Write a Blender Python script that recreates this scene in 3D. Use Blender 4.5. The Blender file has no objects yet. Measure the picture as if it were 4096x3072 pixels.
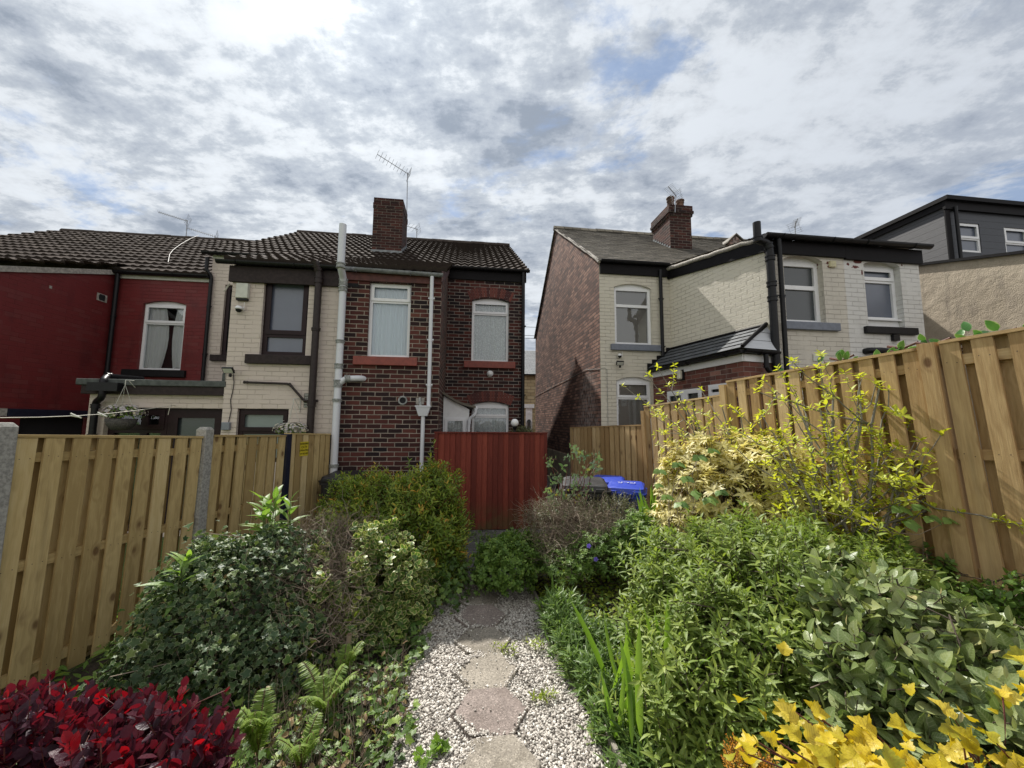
import bpy, math, random
import numpy as np
from mathutils import Vector, Matrix

random.seed(7)
rng = np.random.default_rng(11)
SC = bpy.context.scene
COL = SC.collection

# ------------------------------------------------------------------ camera
CAM = Vector((0.0, 0.0, 1.75))
FPX, PITCH, ROLL = 1539.0, 0.0976, 0.008
ROT = Matrix.Rotation(math.pi / 2 + PITCH, 3, 'X') @ Matrix.Rotation(ROLL, 3, 'Z')
cd = bpy.data.cameras.new("camera")
cd.sensor_width = 36.0
cd.lens = 36.0 * FPX / 4096.0
cd.clip_start = 0.05
cd.clip_end = 2000.0
cam = bpy.data.objects.new("camera", cd)
COL.objects.link(cam)
cam.matrix_world = Matrix.Translation(CAM) @ ROT.to_4x4()
SC.camera = cam

# ------------------------------------------------------------------ light
SUN_AZ, SUN_EL = math.radians(-26.5), math.radians(50.0)   # azimuth from +Y, negative = left
SUNV = Vector((math.sin(SUN_AZ) * math.cos(SUN_EL), math.cos(SUN_AZ) * math.cos(SUN_EL), math.sin(SUN_EL)))
sl = bpy.data.lights.new("sun", 'SUN')
sl.energy = 5.0
sl.angle = math.radians(0.6)
sl.color = (1.0, 0.955, 0.88)
so = bpy.data.objects.new("sun", sl)
COL.objects.link(so)
so.rotation_euler = SUNV.to_track_quat('Z', 'Y').to_euler()

SC.view_settings.view_transform = 'Standard'
SC.view_settings.look = 'None'
SC.view_settings.gamma = 1.0
SC.view_settings.use_curve_mapping = False
SC.view_settings.exposure = 0.33
SC.cycles.max_bounces = 6
SC.cycles.transparent_max_bounces = 6
SC.cycles.use_denoising = True


class NT:
    """small helper to build node trees"""
    def __init__(self, tree):
        self.t = tree
        self.n = tree.nodes
        self.l = tree.links

    def set(self, sock, v):
        if isinstance(v, bpy.types.NodeSocket):
            self.l.new(v, sock)
        elif isinstance(v, (tuple, list)):
            if len(v) == 3 and sock.type == 'RGBA':
                v = (*v, 1.0)
            sock.default_value = v
        else:
            sock.default_value = v

    def node(self, typ, ins=None, **props):
        nd = self.n.new('ShaderNode' + typ)
        for k, v in props.items():
            setattr(nd, k, v)
        if ins:
            for k, v in ins.items():
                self.set(nd.inputs[k], v)
        return nd

    def math(self, op, a, b=0.0, c=None):
        nd = self.n.new('ShaderNodeMath')
        nd.operation = op
        self.set(nd.inputs[0], a)
        self.set(nd.inputs[1], b)
        if c is not None:
            self.set(nd.inputs[2], c)
        return nd.outputs[0]

    def vmath(self, op, a, b=(0, 0, 0)):
        nd = self.n.new('ShaderNodeVectorMath')
        nd.operation = op
        self.set(nd.inputs[0], a)
        if op == 'SCALE':
            self.set(nd.inputs['Scale'], b)
        else:
            self.set(nd.inputs[1], b)
        return nd.outputs['Value'] if op in ('DOT_PRODUCT', 'LENGTH') else nd.outputs[0]

    def mix(self, f, a, b, mode='MIX'):
        nd = self.n.new('ShaderNodeMix')
        nd.data_type = 'RGBA'
        nd.blend_type = mode
        self.set(nd.inputs[0], f)
        self.set(nd.inputs[6], a)
        self.set(nd.inputs[7], b)
        return nd.outputs[2]

    def noise(self, vec, scale, detail=4.0, rough=0.55, dist=0.0):
        nd = self.node('TexNoise', {'Scale': scale, 'Detail': detail, 'Roughness': rough, 'Distortion': dist})
        if vec is not None:
            self.l.new(vec, nd.inputs['Vector'])
        return nd.outputs['Fac']

    def ramp(self, fac, stops, interp='LINEAR'):
        nd = self.n.new('ShaderNodeValToRGB')
        nd.color_ramp.interpolation = interp
        els = nd.color_ramp.elements
        while len(els) < len(stops):
            els.new(0.5)
        for e, (p, c) in zip(els, stops):
            e.position = p
            if not isinstance(c, (tuple, list)):
                c = (c, c, c)
            e.color = (*c[:3], 1.0)
        self.set(nd.inputs[0], fac)
        return nd.outputs[0]

    def step(self, v, lo, hi):
        nd = self.n.new('ShaderNodeMapRange')
        nd.interpolation_type = 'SMOOTHSTEP'
        self.set(nd.inputs[0], v)
        nd.inputs[1].default_value = lo
        nd.inputs[2].default_value = hi
        return nd.outputs[0]

    def mapping(self, vec, scale=(1, 1, 1), loc=(0, 0, 0), rot=(0, 0, 0)):
        nd = self.node('Mapping', {'Location': loc, 'Rotation': rot, 'Scale': scale})
        self.l.new(vec, nd.inputs['Vector'])
        return nd.outputs[0]

    def bump(self, h, dist, strength=1.0, normal=None):
        nd = self.node('Bump', {'Height': h, 'Distance': dist, 'Strength': strength})
        if normal is not None:
            self.l.new(normal, nd.inputs['Normal'])
        return nd.outputs[0]


# ------------------------------------------------------------------ sky: broken cloud over blue
world = bpy.data.worlds.new("World")
SC.world = world
world.use_nodes = True
wt = NT(world.node_tree)
wt.n.clear()
sky = wt.node('TexSky', sky_type='NISHITA', sun_disc=False, sun_elevation=SUN_EL, sun_rotation=SUN_AZ)
sky.air_density = 1.0
gen = wt.node('TexCoord').outputs['Generated']
sep = wt.node('SeparateXYZ', {0: gen})
zz = wt.math('ADD', wt.math('MAXIMUM', sep.outputs[2], 0.0), 0.16)
px_ = wt.math('DIVIDE', sep.outputs[0], zz)
py_ = wt.math('DIVIDE', sep.outputs[1], zz)
cl = wt.node('CombineXYZ', {0: px_, 1: py_, 2: 0.0}).outputs[0]
# the cloud deck is streaked along the wind
clr = wt.mapping(cl, scale=(0.75, 1.25, 1.0), rot=(0, 0, math.radians(38)), loc=(1.3, 0.2, 0))
big = wt.noise(clr, 0.85, 3.0, 0.5, 0.2)
med = wt.noise(clr, 2.6, 8.0, 0.62, 0.15)
fine = wt.noise(cl, 8.5, 9.0, 0.66, 0.1)
wisp = wt.noise(wt.mapping(cl, scale=(0.8, 2.0, 1), rot=(0, 0, math.radians(52))), 4.0, 9.0, 0.64, 0.3)
sund = wt.vmath('DOT_PRODUCT', wt.vmath('NORMALIZE', gen), tuple(SUNV))
sunglow = wt.math('POWER', wt.math('MAXIMUM', sund, 0.0), 5.0)
suncore = wt.math('POWER', wt.math('MAXIMUM', sund, 0.0), 60.0)
right = wt.step(px_, -0.1, 1.9)
# thickness (0 thin, 1 thick)
thick = wt.math('ADD', wt.math('MULTIPLY', big, 0.55), wt.math('MULTIPLY', med, 0.95))
thick = wt.math('ADD', thick, wt.math('MULTIPLY', wt.math('SUBTRACT', wisp, 0.5), 0.55))
thick = wt.math('ADD', thick, wt.math('MULTIPLY', wt.math('SUBTRACT', fine, 0.5), 0.58))
# shade: thin = brilliant white, thick = grey blue
shade = wt.ramp(wt.step(thick, 0.54, 0.96), [(0.0, (0.66, 0.70, 0.75)), (0.25, (0.60, 0.635, 0.68)), (0.5, (0.45, 0.49, 0.545)),
                                              (0.8, (0.36, 0.40, 0.465)), (1.0, (0.25, 0.29, 0.355))])
shade = wt.mix(wt.math('MULTIPLY', right, 0.45), shade, (0.40, 0.45, 0.54))
# blue gaps
gapn = wt.noise(wt.mapping(cl, loc=(4.1, 2.3, 0), scale=(1.0, 1.4, 1), rot=(0, 0, 0.5)), 1.5, 8.0, 0.62, 0.3)
gap = wt.step(wt.math('ADD', gapn, wt.math('MULTIPLY', right, 0.035)), 0.585, 0.68)
blue = wt.mix(1.0, wt.vmath('SCALE', sky.outputs[0], 0.1), (0.9, 0.95, 1.0), 'MULTIPLY')
blue = wt.mix(0.62, blue, (0.20, 0.31, 0.52))
colr = wt.mix(wt.math('MULTIPLY', gap, 0.72), shade, blue)
glow = wt.math('ADD', wt.math('MULTIPLY', sunglow, 0.30), wt.math('MULTIPLY', suncore, 0.28))
colr = wt.mix(1.0, colr, wt.node('CombineColor', {0: wt.math('ADD', 1.0, glow), 1: wt.math('ADD', 1.0, glow),
                                                   2: wt.math('ADD', 1.0, wt.math('MULTIPLY', glow, 0.95))}).outputs[0], 'MULTIPLY')
# pale near the horizon; clouds opposite the sun are lit from the front and are brighter
hz = wt.step(sep.outputs[2], 0.30, 0.05)
colr = wt.mix(wt.math('MULTIPLY', hz, 0.6), colr, (0.60, 0.65, 0.71))
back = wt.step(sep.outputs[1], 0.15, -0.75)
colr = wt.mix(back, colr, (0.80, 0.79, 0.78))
below = wt.step(sep.outputs[2], 0.0, -0.05)
colr = wt.mix(below, colr, (0.10, 0.10, 0.09))
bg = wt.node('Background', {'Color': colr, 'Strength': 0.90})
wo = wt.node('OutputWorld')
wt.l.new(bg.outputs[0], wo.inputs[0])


# ------------------------------------------------------------------ measuring helpers (survey of the place from one known viewpoint)
def ray(px, py):
    return ROT @ Vector(((px - 2048.0) / FPX, -(py - 1536.0) / FPX, -1.0))


def at(px, py, Y):
    d = ray(px, py)
    return CAM + d * (Y / d.y)


def at2(x, y, Y):
    return at(x * 1.8517, y * 1.8517, Y)


def hor(px, Y):
    p = at(px, 1687, Y)
    return Vector((p.x, p.y, 0))


TH = math.radians(7.0)
D = Vector((math.cos(TH), math.sin(TH), 0))
N = Vector((-math.sin(TH), math.cos(TH), 0))


class Wall:
    def __init__(s, O, d):
        s.O = Vector((O.x, O.y, 0))
        s.d = Vector((d.x, d.y, 0)).normalized()
        s.n = Vector((s.d.y, -s.d.x, 0))

    def P(s, u, z, off=0.0):
        return s.O + s.d * u + s.n * off + Vector((0, 0, z))

    def uv(s, px, py, off=0.0):
        r = ray(px, py)
        t = ((s.O + s.n * off) - CAM).dot(s.n) / r.dot(s.n)
        p = CAM + r * t
        return (p - s.O).dot(s.d), p.z

    def rect(s, x0, y0, x1, y1, off=0.0):
        a = s.uv(x0, y0, off)
        b = s.uv(x1, y1, off)
        c = s.uv(x0, y1, off)
        e = s.uv(x1, y0, off)
        return (a[0] + c[0]) / 2, (b[0] + e[0]) / 2, (b[1] + c[1]) / 2, (a[1] + e[1]) / 2   # u0,u1,z0,z1


# ------------------------------------------------------------------ mesh builder
class MB:
    def __init__(s):
        s.v = []; s.f = []; s.uv = []; s.m = []; s.sm = []; s.rn = []

    def face(s, pts, m=0, uv=None, smooth=False, rnd=0.5):
        i = len(s.v)
        s.v += [tuple(p) for p in pts]
        s.f.append(tuple(range(i, i + len(pts))))
        s.uv.append(uv if uv else [(0, 0)] * len(pts))
        s.m.append(m); s.sm.append(smooth)
        s.rn += [rnd] * len(pts)

    def mesh(s, verts, faces, m=0, uvs=None, smooth=True, rnd=0.5):
        i = len(s.v)
        s.v += [tuple(p) for p in verts]
        for k, f in enumerate(faces):
            s.f.append(tuple(i + q for q in f))
            s.uv.append(uvs[k] if uvs else [(verts[q][0] + verts[q][1], verts[q][2]) for q in f])
            s.m.append(m); s.sm.append(smooth)
        s.rn += [rnd] * len(verts)

    def hexa(s, c, m=0, rnd=0.5, uo=0.0, vo=0.0):
        """c: 8 corners, bottom 4 (ccw) then top 4"""
        F = [(0, 3, 2, 1), (4, 5, 6, 7), (0, 1, 5, 4), (1, 2, 6, 5), (2, 3, 7, 6), (3, 0, 4, 7)]
        for f in F:
            p = [Vector(c[i]) for i in f]
            a = (p[1] - p[0]).length
            b = (p[3] - p[0]).length
            s.face(p, m, [(uo, vo), (uo + a, vo), (uo + a, vo + b), (uo, vo + b)], rnd=rnd)

    def box(s, p, ax, ay, az, m=0, rnd=0.5, uo=0.0, vo=0.0):
        """p corner, ax, ay, az edge vectors (right handed)"""
        p = Vector(p)
        s.hexa([p, p + ax, p + ax + ay, p + ay, p + az, p + ax + az, p + ax + ay + az, p + ay + az], m, rnd, uo, vo)

    def wbox(s, w, u0, u1, z0, z1, o0, o1, m=0, rnd=0.5, uo=0.0, vo=0.0):
        """box on a wall: from offset o0 to o1 along the normal"""
        s.box(w.P(u0, z0, o1), w.d * (u1 - u0), -w.n * (o1 - o0), Vector((0, 0, z1 - z0)), m, rnd, uo, vo)

    def tube(s, pts, r, seg=10, m=0, cap=True, rnd=0.5, r1=None):
        pts = [Vector(p) for p in pts]
        n = len(pts)
        rings = []
        vs = []
        prev = None
        for i, p in enumerate(pts):
            t = (pts[min(i + 1, n - 1)] - pts[max(i - 1, 0)]).normalized()
            a = Vector((0, 0, 1)) if abs(t.z) < 0.9 else Vector((0, 1, 0))
            if prev is not None:
                x = (prev - t * prev.dot(t)).normalized()
            else:
                x = t.cross(a).normalized()
            prev = x
            y = t.cross(x)
            rr = r if r1 is None else r + (r1 - r) * i / max(1, n - 1)
            vs += [p + (x * math.cos(q * 2 * math.pi / seg) + y * math.sin(q * 2 * math.pi / seg)) * rr for q in range(seg)]
        fs = []; uvs = []
        L = 0
        for i in range(n - 1):
            L2 = L + (pts[i + 1] - pts[i]).length
            for q in range(seg):
                q2 = (q + 1) % seg
                fs.append((i * seg + q, i * seg + q2, (i + 1) * seg + q2, (i + 1) * seg + q))
                c = 2 * math.pi * r / seg
                uvs.append([(q * c, L), (q * c + c, L), (q * c + c, L2), (q * c, L2)])
            L = L2
        s.mesh(vs, fs, m, uvs, True, rnd)
        if cap:
            s.face([vs[q] for q in reversed(range(seg))], m, rnd=rnd)
            s.face([vs[(n - 1) * seg + q] for q in range(seg)], m, rnd=rnd)

    def lathe(s, c, prof, seg=16, m=0, axis='z'):
        vs = []
        for (r, h) in prof:
            for q in range(seg):
                a = q * 2 * math.pi / seg
                if axis == 'z':
                    vs.append(Vector(c) + Vector((r * math.cos(a), r * math.sin(a), h)))
                else:
                    e1, e2, e3 = axis
                    vs.append(Vector(c) + e1 * (r * math.cos(a)) + e2 * (r * math.sin(a)) + e3 * h)
        fs = []
        for i in range(len(prof) - 1):
            for q in range(seg):
                q2 = (q + 1) % seg
                fs.append((i * seg + q, i * seg + q2, (i + 1) * seg + q2, (i + 1) * seg + q))
        s.mesh(vs, fs, m)

    def build(s, name, mats, parent=None, bevel=0.0):
        me = bpy.data.meshes.new(name)
        me.from_pydata(s.v, [], s.f)
        if not isinstance(mats, (list, tuple)):
            mats = [mats]
        for q in mats:
            me.materials.append(q)
        ul = me.uv_layers.new(name="UVMap")
        flat = [c for f in s.uv for p in f for c in p]
        ul.data.foreach_set('uv', flat)
        me.polygons.foreach_set('material_index', s.m)
        me.polygons.foreach_set('use_smooth', s.sm)
        at_ = me.attributes.new('rnd', 'FLOAT', 'POINT')
        at_.data.foreach_set('value', s.rn)
        me.update()
        o = bpy.data.objects.new(name, me)
        COL.objects.link(o)
        if parent is not None:
            o.parent = parent
            o.matrix_parent_inverse = parent.matrix_world.inverted()
        if bevel:
            wl = o.modifiers.new('weld', 'WELD'); wl.merge_threshold = 0.0005
            b = o.modifiers.new('bevel', 'BEVEL'); b.width = bevel; b.segments = 2; b.limit_method = 'ANGLE'
        return o


def empty(name, loc):
    o = bpy.data.objects.new(name, None)
    COL.objects.link(o)
    o.location = loc
    o.matrix_world = Matrix.Translation(loc)
    o.empty_display_size = 0.1
    return o


def tag(o, label=None, cat=None, group=None, kind=None):
    if label: o['label'] = label
    if cat: o['category'] = cat
    if group: o['group'] = group
    if kind: o['kind'] = kind
    return o


def thing(name, loc, label, cat, group=None):
    return tag(empty(name, Vector(loc)), label, cat, group)


# ------------------------------------------------------------------ materials
def newmat(name):
    m = bpy.data.materials.new(name)
    m.use_nodes = True
    t = NT(m.node_tree)
    b = t.n['Principled BSDF']
    return m, t, b


def uvc(t):
    return t.node('TexCoord').outputs['UV']


def objc(t):
    return t.node('TexCoord').outputs['Object']


def plain(name, col, rough=0.5, metal=0.0, var=0.12, nscale=9.0, bump=0.0, spec=0.5):
    m, t, b = newmat(name)
    oc = objc(t)
    nz = t.noise(oc, nscale, 6.0, 0.6)
    c = t.mix(t.step(nz, 0.3, 0.7), tuple(x * (1 - var) for x in col), tuple(min(1, x * (1 + var)) for x in col))
    t.set(b.inputs['Base Color'], c)
    t.set(b.inputs['Roughness'], t.math('ADD', rough - 0.08, t.math('MULTIPLY', nz, 0.16)))
    b.inputs['Metallic'].default_value = metal
    b.inputs['Specular IOR Level'].default_value = spec
    if bump:
        t.set(b.inputs['Normal'], t.bump(t.noise(oc, nscale * 6, 4.0), bump))
    return m


def brick(name, stops, mortar, bw=0.235, rh=0.077, ms=0.010, bumpd=0.006, eff=None, soot=None, rough=0.88, moff=0.5):
    """bare brick: stops = colour ramp over the random value of each brick"""
    m, t, b = newmat(name)
    uv = uvc(t)
    wob = t.node('TexNoise', {'Vector': uv, 'Scale': 7.0, 'Detail': 3.0})
    uvw = t.vmath('ADD', uv, t.vmath('SCALE', t.vmath('SUBTRACT', wob.outputs['Color'], (0.5, 0.5, 0.5)), 0.012))
    br = t.node('TexBrick', {'Vector': uvw, 'Color1': (0, 0, 0, 1), 'Color2': (1, 1, 1, 1), 'Mortar': (0.5, 0.5, 0.5, 1), 'Scale': 1.0,
                             'Mortar Size': ms * 0.5, 'Mortar Smooth': 0.25, 'Brick Width': bw, 'Row Height': rh, 'Bias': 0.0})
    br.offset = moff
    rv = t.node('SeparateColor', {0: br.outputs['Color']}).outputs[0]
    lf = t.noise(uv, 1.1, 5.0, 0.6)
    rv2 = t.math('ADD', t.math('MULTIPLY', rv, 0.75), t.math('MULTIPLY', t.math('SUBTRACT', lf, 0.37), 0.8))
    c = t.ramp(rv2, stops)
    fn = t.noise(uv, 60.0, 5.0, 0.65)
    c = t.mix(t.step(fn, 0.45, 0.8), c, t.mix(0.5, c, (0.04, 0.03, 0.03)))
    mo = t.mix(t.step(t.noise(uv, 3.0, 5.0), 0.35, 0.65), mortar, tuple(x * 0.62 for x in mortar))
    c = t.mix(br.outputs['Fac'], c, mo)
    if soot:
        sz = t.step(t.noise(t.mapping(uv, scale=(1, 0.6, 1)), 1.7, 6.0, 0.62), soot[0], soot[1])
        c = t.mix(t.math('MULTIPLY', sz, soot[3] if len(soot) > 3 else 0.7), c, soot[2])
    if eff:   # lime / efflorescence patch: (u centre, z centre, ru, rz, colour)
        su = t.node('SeparateXYZ', {0: uv})
        for (cu, cz, ru, rz, ec, am) in eff:
            dx = t.math('DIVIDE', t.math('SUBTRACT', su.outputs[0], cu), ru)
            dz = t.math('DIVIDE', t.math('SUBTRACT', su.outputs[1], cz), rz)
            dd = t.math('SQRT', t.math('ADD', t.math('MULTIPLY', dx, dx), t.math('MULTIPLY', dz, dz)))
            e = t.math('MULTIPLY', t.step(dd, 1.0, 0.3), t.step(t.noise(t.mapping(uv, scale=(3, 1.2, 1)), 5.0, 6.0, 0.65), 0.40, 0.62))
            c = t.mix(t.math('MULTIPLY', e, am), c, ec)
    t.set(b.inputs['Base Color'], c)
    b.inputs['Roughness'].default_value = rough
    b.inputs['Specular IOR Level'].default_value = 0.25
    h = t.math('ADD', t.math('SUBTRACT', 1.0, br.outputs['Fac']), t.math('MULTIPLY', fn, 0.35))
    h = t.math('ADD', h, t.math('MULTIPLY', rv, 0.35))
    t.set(b.inputs['Normal'], t.bump(h, bumpd))
    return m


def painted(name, col, bw=0.235, rh=0.077, bumpd=0.007, joint=0.80, stain=(0.5, 0.45, 0.38), stainamt=0.25, split=None, rough=0.6, patches=None):
    m, t, b = newmat(name)
    uv = uvc(t)
    wob = t.node('TexNoise', {'Vector': uv, 'Scale': 5.0, 'Detail': 4.0})
    uvw = t.vmath('ADD', uv, t.vmath('SCALE', t.vmath('SUBTRACT', wob.outputs['Color'], (0.5, 0.5, 0.5)), 0.022))
    br = t.node('TexBrick', {'Vector': uvw, 'Color1': (0, 0, 0, 1), 'Color2': (1, 1, 1, 1), 'Mortar': (0.3, 0.3, 0.3, 1), 'Scale': 1.0,
                             'Mortar Size': 0.0045, 'Mortar Smooth': 0.5, 'Brick Width': bw, 'Row Height': rh})
    rv = t.node('SeparateColor', {0: br.outputs['Color']}).outputs[0]
    base = col
    if split:
        su = t.node('SeparateXYZ', {0: uv})
        edge = t.math('ADD', su.outputs[0], t.math('MULTIPLY', t.math('SUBTRACT', t.noise(uv, 9.0), 0.5), 0.03))
        base = t.mix(t.step(edge, split[0] - 0.01, split[0] + 0.01), col, split[1])
    # joints lose their definition where the paint is thick
    vis = t.step(t.noise(uv, 2.6, 5.0, 0.6), 0.36, 0.58)
    jf = t.math('MULTIPLY', br.outputs['Fac'], t.math('ADD', 0.12, t.math('MULTIPLY', vis, 0.88)))
    c = t.mix(jf, base, t.mix(1.0, base, (joint, joint * 0.98, joint * 0.95), 'MULTIPLY'))
    c = t.mix(t.math('MULTIPLY', t.step(rv, 0.6, 1.0), 0.07), c, (0.2, 0.18, 0.16))
    sn = t.step(t.noise(t.mapping(uv, scale=(1.3, 0.5, 1)), 2.2, 7.0, 0.65), 0.48, 0.72)
    c = t.mix(t.math('MULTIPLY', sn, stainamt), c, stain)
    fn = t.noise(uv, 90.0, 4.0, 0.6)
    if patches:   # flaked paint showing brick: (u, z, r)
        su = t.node('SeparateXYZ', {0: uv})
        pn = t.noise(uv, 26.0, 5.0, 0.6)
        for (cu, cz, ru, rz) in patches:
            dx = t.math('DIVIDE', t.math('SUBTRACT', su.outputs[0], cu), ru)
            dz = t.math('DIVIDE', t.math('SUBTRACT', su.outputs[1], cz), rz)
            dd = t.math('ADD', t.math('MULTIPLY', dx, dx), t.math('MULTIPLY', dz, dz))
            e = t.step(t.math('ADD', dd, t.math('MULTIPLY', pn, 2.4)), 1.95, 1.85)
            c = t.mix(e, c, (0.13, 0.035, 0.028))
    t.set(b.inputs['Base Color'], c)
    b.inputs['Roughness'].default_value = rough
    b.inputs['Specular IOR Level'].default_value = 0.3
    h = t.math('SUBTRACT', 1.0, jf)
    h = t.math('ADD', h, t.math('MULTIPLY', rv, 0.45))
    h = t.math('ADD', h, t.math('MULTIPLY', t.noise(uv, 22.0, 5.0), 0.5))
    h = t.math('ADD', h, t.math('MULTIPLY', fn, 0.08))
    t.set(b.inputs['Normal'], t.bump(h, bumpd))
    return m


M = {}
M['brick_front'] = brick('dark_red_brick', [(0.0, (0.014, 0.011, 0.014)), (0.30, (0.030, 0.015, 0.015)), (0.5, (0.072, 0.024, 0.021)),
                                            (0.75, (0.105, 0.034, 0.028)), (1.0, (0.165, 0.065, 0.046))], (0.36, 0.31, 0.255), ms=0.015)
M['brick_recess'] = brick('sooty_red_brick', [(0.0, (0.013, 0.012, 0.015)), (0.35, (0.030, 0.017, 0.017)), (0.6, (0.075, 0.025, 0.021)),
                                              (1.0, (0.12, 0.038, 0.028))], (0.34, 0.30, 0.26), ms=0.014)
M['brick_gable'] = brick('weathered_gable_brick', [(0.0, (0.070, 0.045, 0.040)), (0.3, (0.16, 0.085, 0.066)), (0.6, (0.255, 0.138, 0.104)),
                                                   (1.0, (0.42, 0.25, 0.19))], (0.065, 0.055, 0.052), ms=0.019, bumpd=0.012,
                         soot=(0.50, 0.72, (0.11, 0.085, 0.082), 0.35),
                         eff=[(0.9, 1.2, 1.6, 1.3, (0.46, 0.41, 0.38), 0.8), (0.9, 2.4, 0.8, 0.7, (0.46, 0.41, 0.38), 0.6)])
M['brick_leanto'] = brick('lean_to_red_brick', [(0.0, (0.075, 0.036, 0.032)), (0.4, (0.150, 0.058, 0.046)), (0.7, (0.205, 0.080, 0.060)),
                                                (1.0, (0.38, 0.21, 0.17))], (0.36, 0.29, 0.25), ms=0.010, bumpd=0.007,
                          soot=(0.5, 0.7, (0.40, 0.30, 0.27), 0.4))
M['brick_chimney'] = brick('chimney_brick', [(0.0, (0.016, 0.011, 0.011)), (0.4, (0.045, 0.018, 0.016)), (0.8, (0.085, 0.030, 0.024)),
                                             (1.0, (0.16, 0.085, 0.06))], (0.24, 0.21, 0.18), ms=0.011, bumpd=0.007)
M['stone_far'] = brick('buff_stone_blocks', [(0.0, (0.28, 0.22, 0.12)), (0.5, (0.42, 0.34, 0.20)), (1.0, (0.55, 0.46, 0.30))],
                       (0.20, 0.16, 0.10), bw=0.42, rh=0.19, ms=0.02, bumpd=0.02)
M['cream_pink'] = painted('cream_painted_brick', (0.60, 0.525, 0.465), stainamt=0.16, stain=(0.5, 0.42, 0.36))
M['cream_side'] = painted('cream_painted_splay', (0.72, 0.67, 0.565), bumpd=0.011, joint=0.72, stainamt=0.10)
M['red_paint'] = painted('maroon_painted_brick', (0.160, 0.023, 0.024), joint=0.8, bumpd=0.004, stain=(0.05, 0.012, 0.014), stainamt=0.45, rough=0.55)


def upvc(name='white_upvc', col=(0.80, 0.81, 0.83)):
    m, t, b = newmat(name)
    oc = objc(t)
    nz = t.step(t.noise(oc, 14.0, 6.0, 0.65), 0.5, 0.8)
    t.set(b.inputs['Base Color'], t.mix(t.math('MULTIPLY', nz, 0.25), col, (0.42, 0.41, 0.37)))
    b.inputs['Roughness'].default_value = 0.33
    return m


M['upvc'] = upvc()
M['pipe_white'] = upvc('white_painted_pipe', (0.66, 0.68, 0.72))
M['pipe_grey'] = plain('grey_weathered_fitting', (0.27, 0.28, 0.27), 0.7, var=0.4, nscale=30)
M['black_plastic'] = plain('black_plastic', (0.009, 0.009, 0.011), 0.42, var=0.3, nscale=25, spec=.28)
M['black_wood'] = plain('black_painted_timber', (0.007, 0.006, 0.007), 0.6, var=0.35, nscale=12, bump=0.002, spec=.15)
M['brown_frame'] = plain('mahogany_brown_upvc', (0.020, 0.009, 0.011), 0.42, var=0.2, spec=.22)
M['brown_paint'] = plain('dark_brown_painted_stone', (0.034, 0.025, 0.025), 0.65, spec=.2, var=0.25, nscale=20, bump=0.002)
M['brown_pipe'] = plain('brown_pipe', (0.030, 0.021, 0.020), 0.45, spec=.3, var=0.25, nscale=20)
M['sill_red'] = plain('terracotta_painted_sill', (0.23, 0.052, 0.036), 0.55, var=0.18, nscale=16, bump=0.001)
M['sill_grey'] = plain('grey_painted_sill', (0.17, 0.19, 0.235), 0.55, var=0.12, nscale=18, bump=0.001)
M['sill_black'] = plain('black_painted_sill', (0.012, 0.012, 0.014), 0.5, spec=.25, var=0.2, nscale=18)
M['purple_board'] = plain('faded_purple_board', (0.085, 0.045, 0.045), 0.7, var=0.5, nscale=40, bump=0.004)
M['lead'] = plain('lead_flashing', (0.21, 0.225, 0.24), 0.5, var=0.3, nscale=12, bump=0.003)
M['mortar'] = plain('grey_mortar', (0.40, 0.37, 0.33), 0.9, var=0.3, nscale=25, bump=0.01)
M['felt'] = plain('grey_green_felt', (0.075, 0.085, 0.080), 0.75, var=0.3, nscale=15, bump=0.003)
M['metal'] = plain('grey_galvanised_metal', (0.30, 0.31, 0.33), 0.45, metal=0.7, var=0.25, nscale=30)
M['clay_pot'] = plain('sooty_clay_pot', (0.15, 0.085, 0.06), 0.8, var=0.6, nscale=7, bump=0.004)
M['dark_in'] = plain('dark_room', (0.012, 0.012, 0.014), 0.9)
M['conc'] = plain('weathered_concrete', (0.33, 0.32, 0.29), 0.85, var=0.3, nscale=45, bump=0.003)
M['white'] = plain('white_plastic', (0.76, 0.77, 0.78), 0.4, var=0.06)
M['offwhite'] = plain('aged_cream_plastic', (0.55, 0.56, 0.50), 0.45, var=0.1)
M['navy'] = plain('navy_painted_post', (0.012, 0.016, 0.035), 0.45, var=0.2)
M['grey_box'] = plain('grey_junction_box', (0.20, 0.22, 0.25), 0.45, var=0.08)
M['cable'] = plain('white_cable', (0.42, 0.41, 0.38), 0.6)
M['line'] = plain('washing_line_cord', (0.62, 0.60, 0.52), 0.6)


def render_wall():
    m, t, b = newmat('tan_render')
    uv = uvc(t)
    big = t.noise(uv, 1.0, 7.0, 0.62)
    c = t.mix(t.step(big, 0.35, 0.68), (0.40, 0.335, 0.255), (0.52, 0.445, 0.345))
    st = t.step(t.noise(t.mapping(uv, scale=(4.5, 0.7, 1)), 1.6, 7.0, 0.68), 0.50, 0.74)
    c = t.mix(t.math('MULTIPLY', st, 0.6), c, (0.20, 0.175, 0.15))
    c = t.mix(t.math('MULTIPLY', t.step(t.noise(uv, 5.0, 6.0, 0.6), 0.4, 0.75), 0.28), c, (0.25, 0.21, 0.17))
    t.set(b.inputs['Base Color'], c)
    b.inputs['Roughness'].default_value = 0.92
    h = t.math('ADD', t.noise(uv, 5.0, 6.0, 0.6), t.math('MULTIPLY', t.noise(uv, 60.0, 4.0), 0.35))
    t.set(b.inputs['Normal'], t.bump(h, 0.03))
    return m


M['render'] = render_wall()


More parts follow.
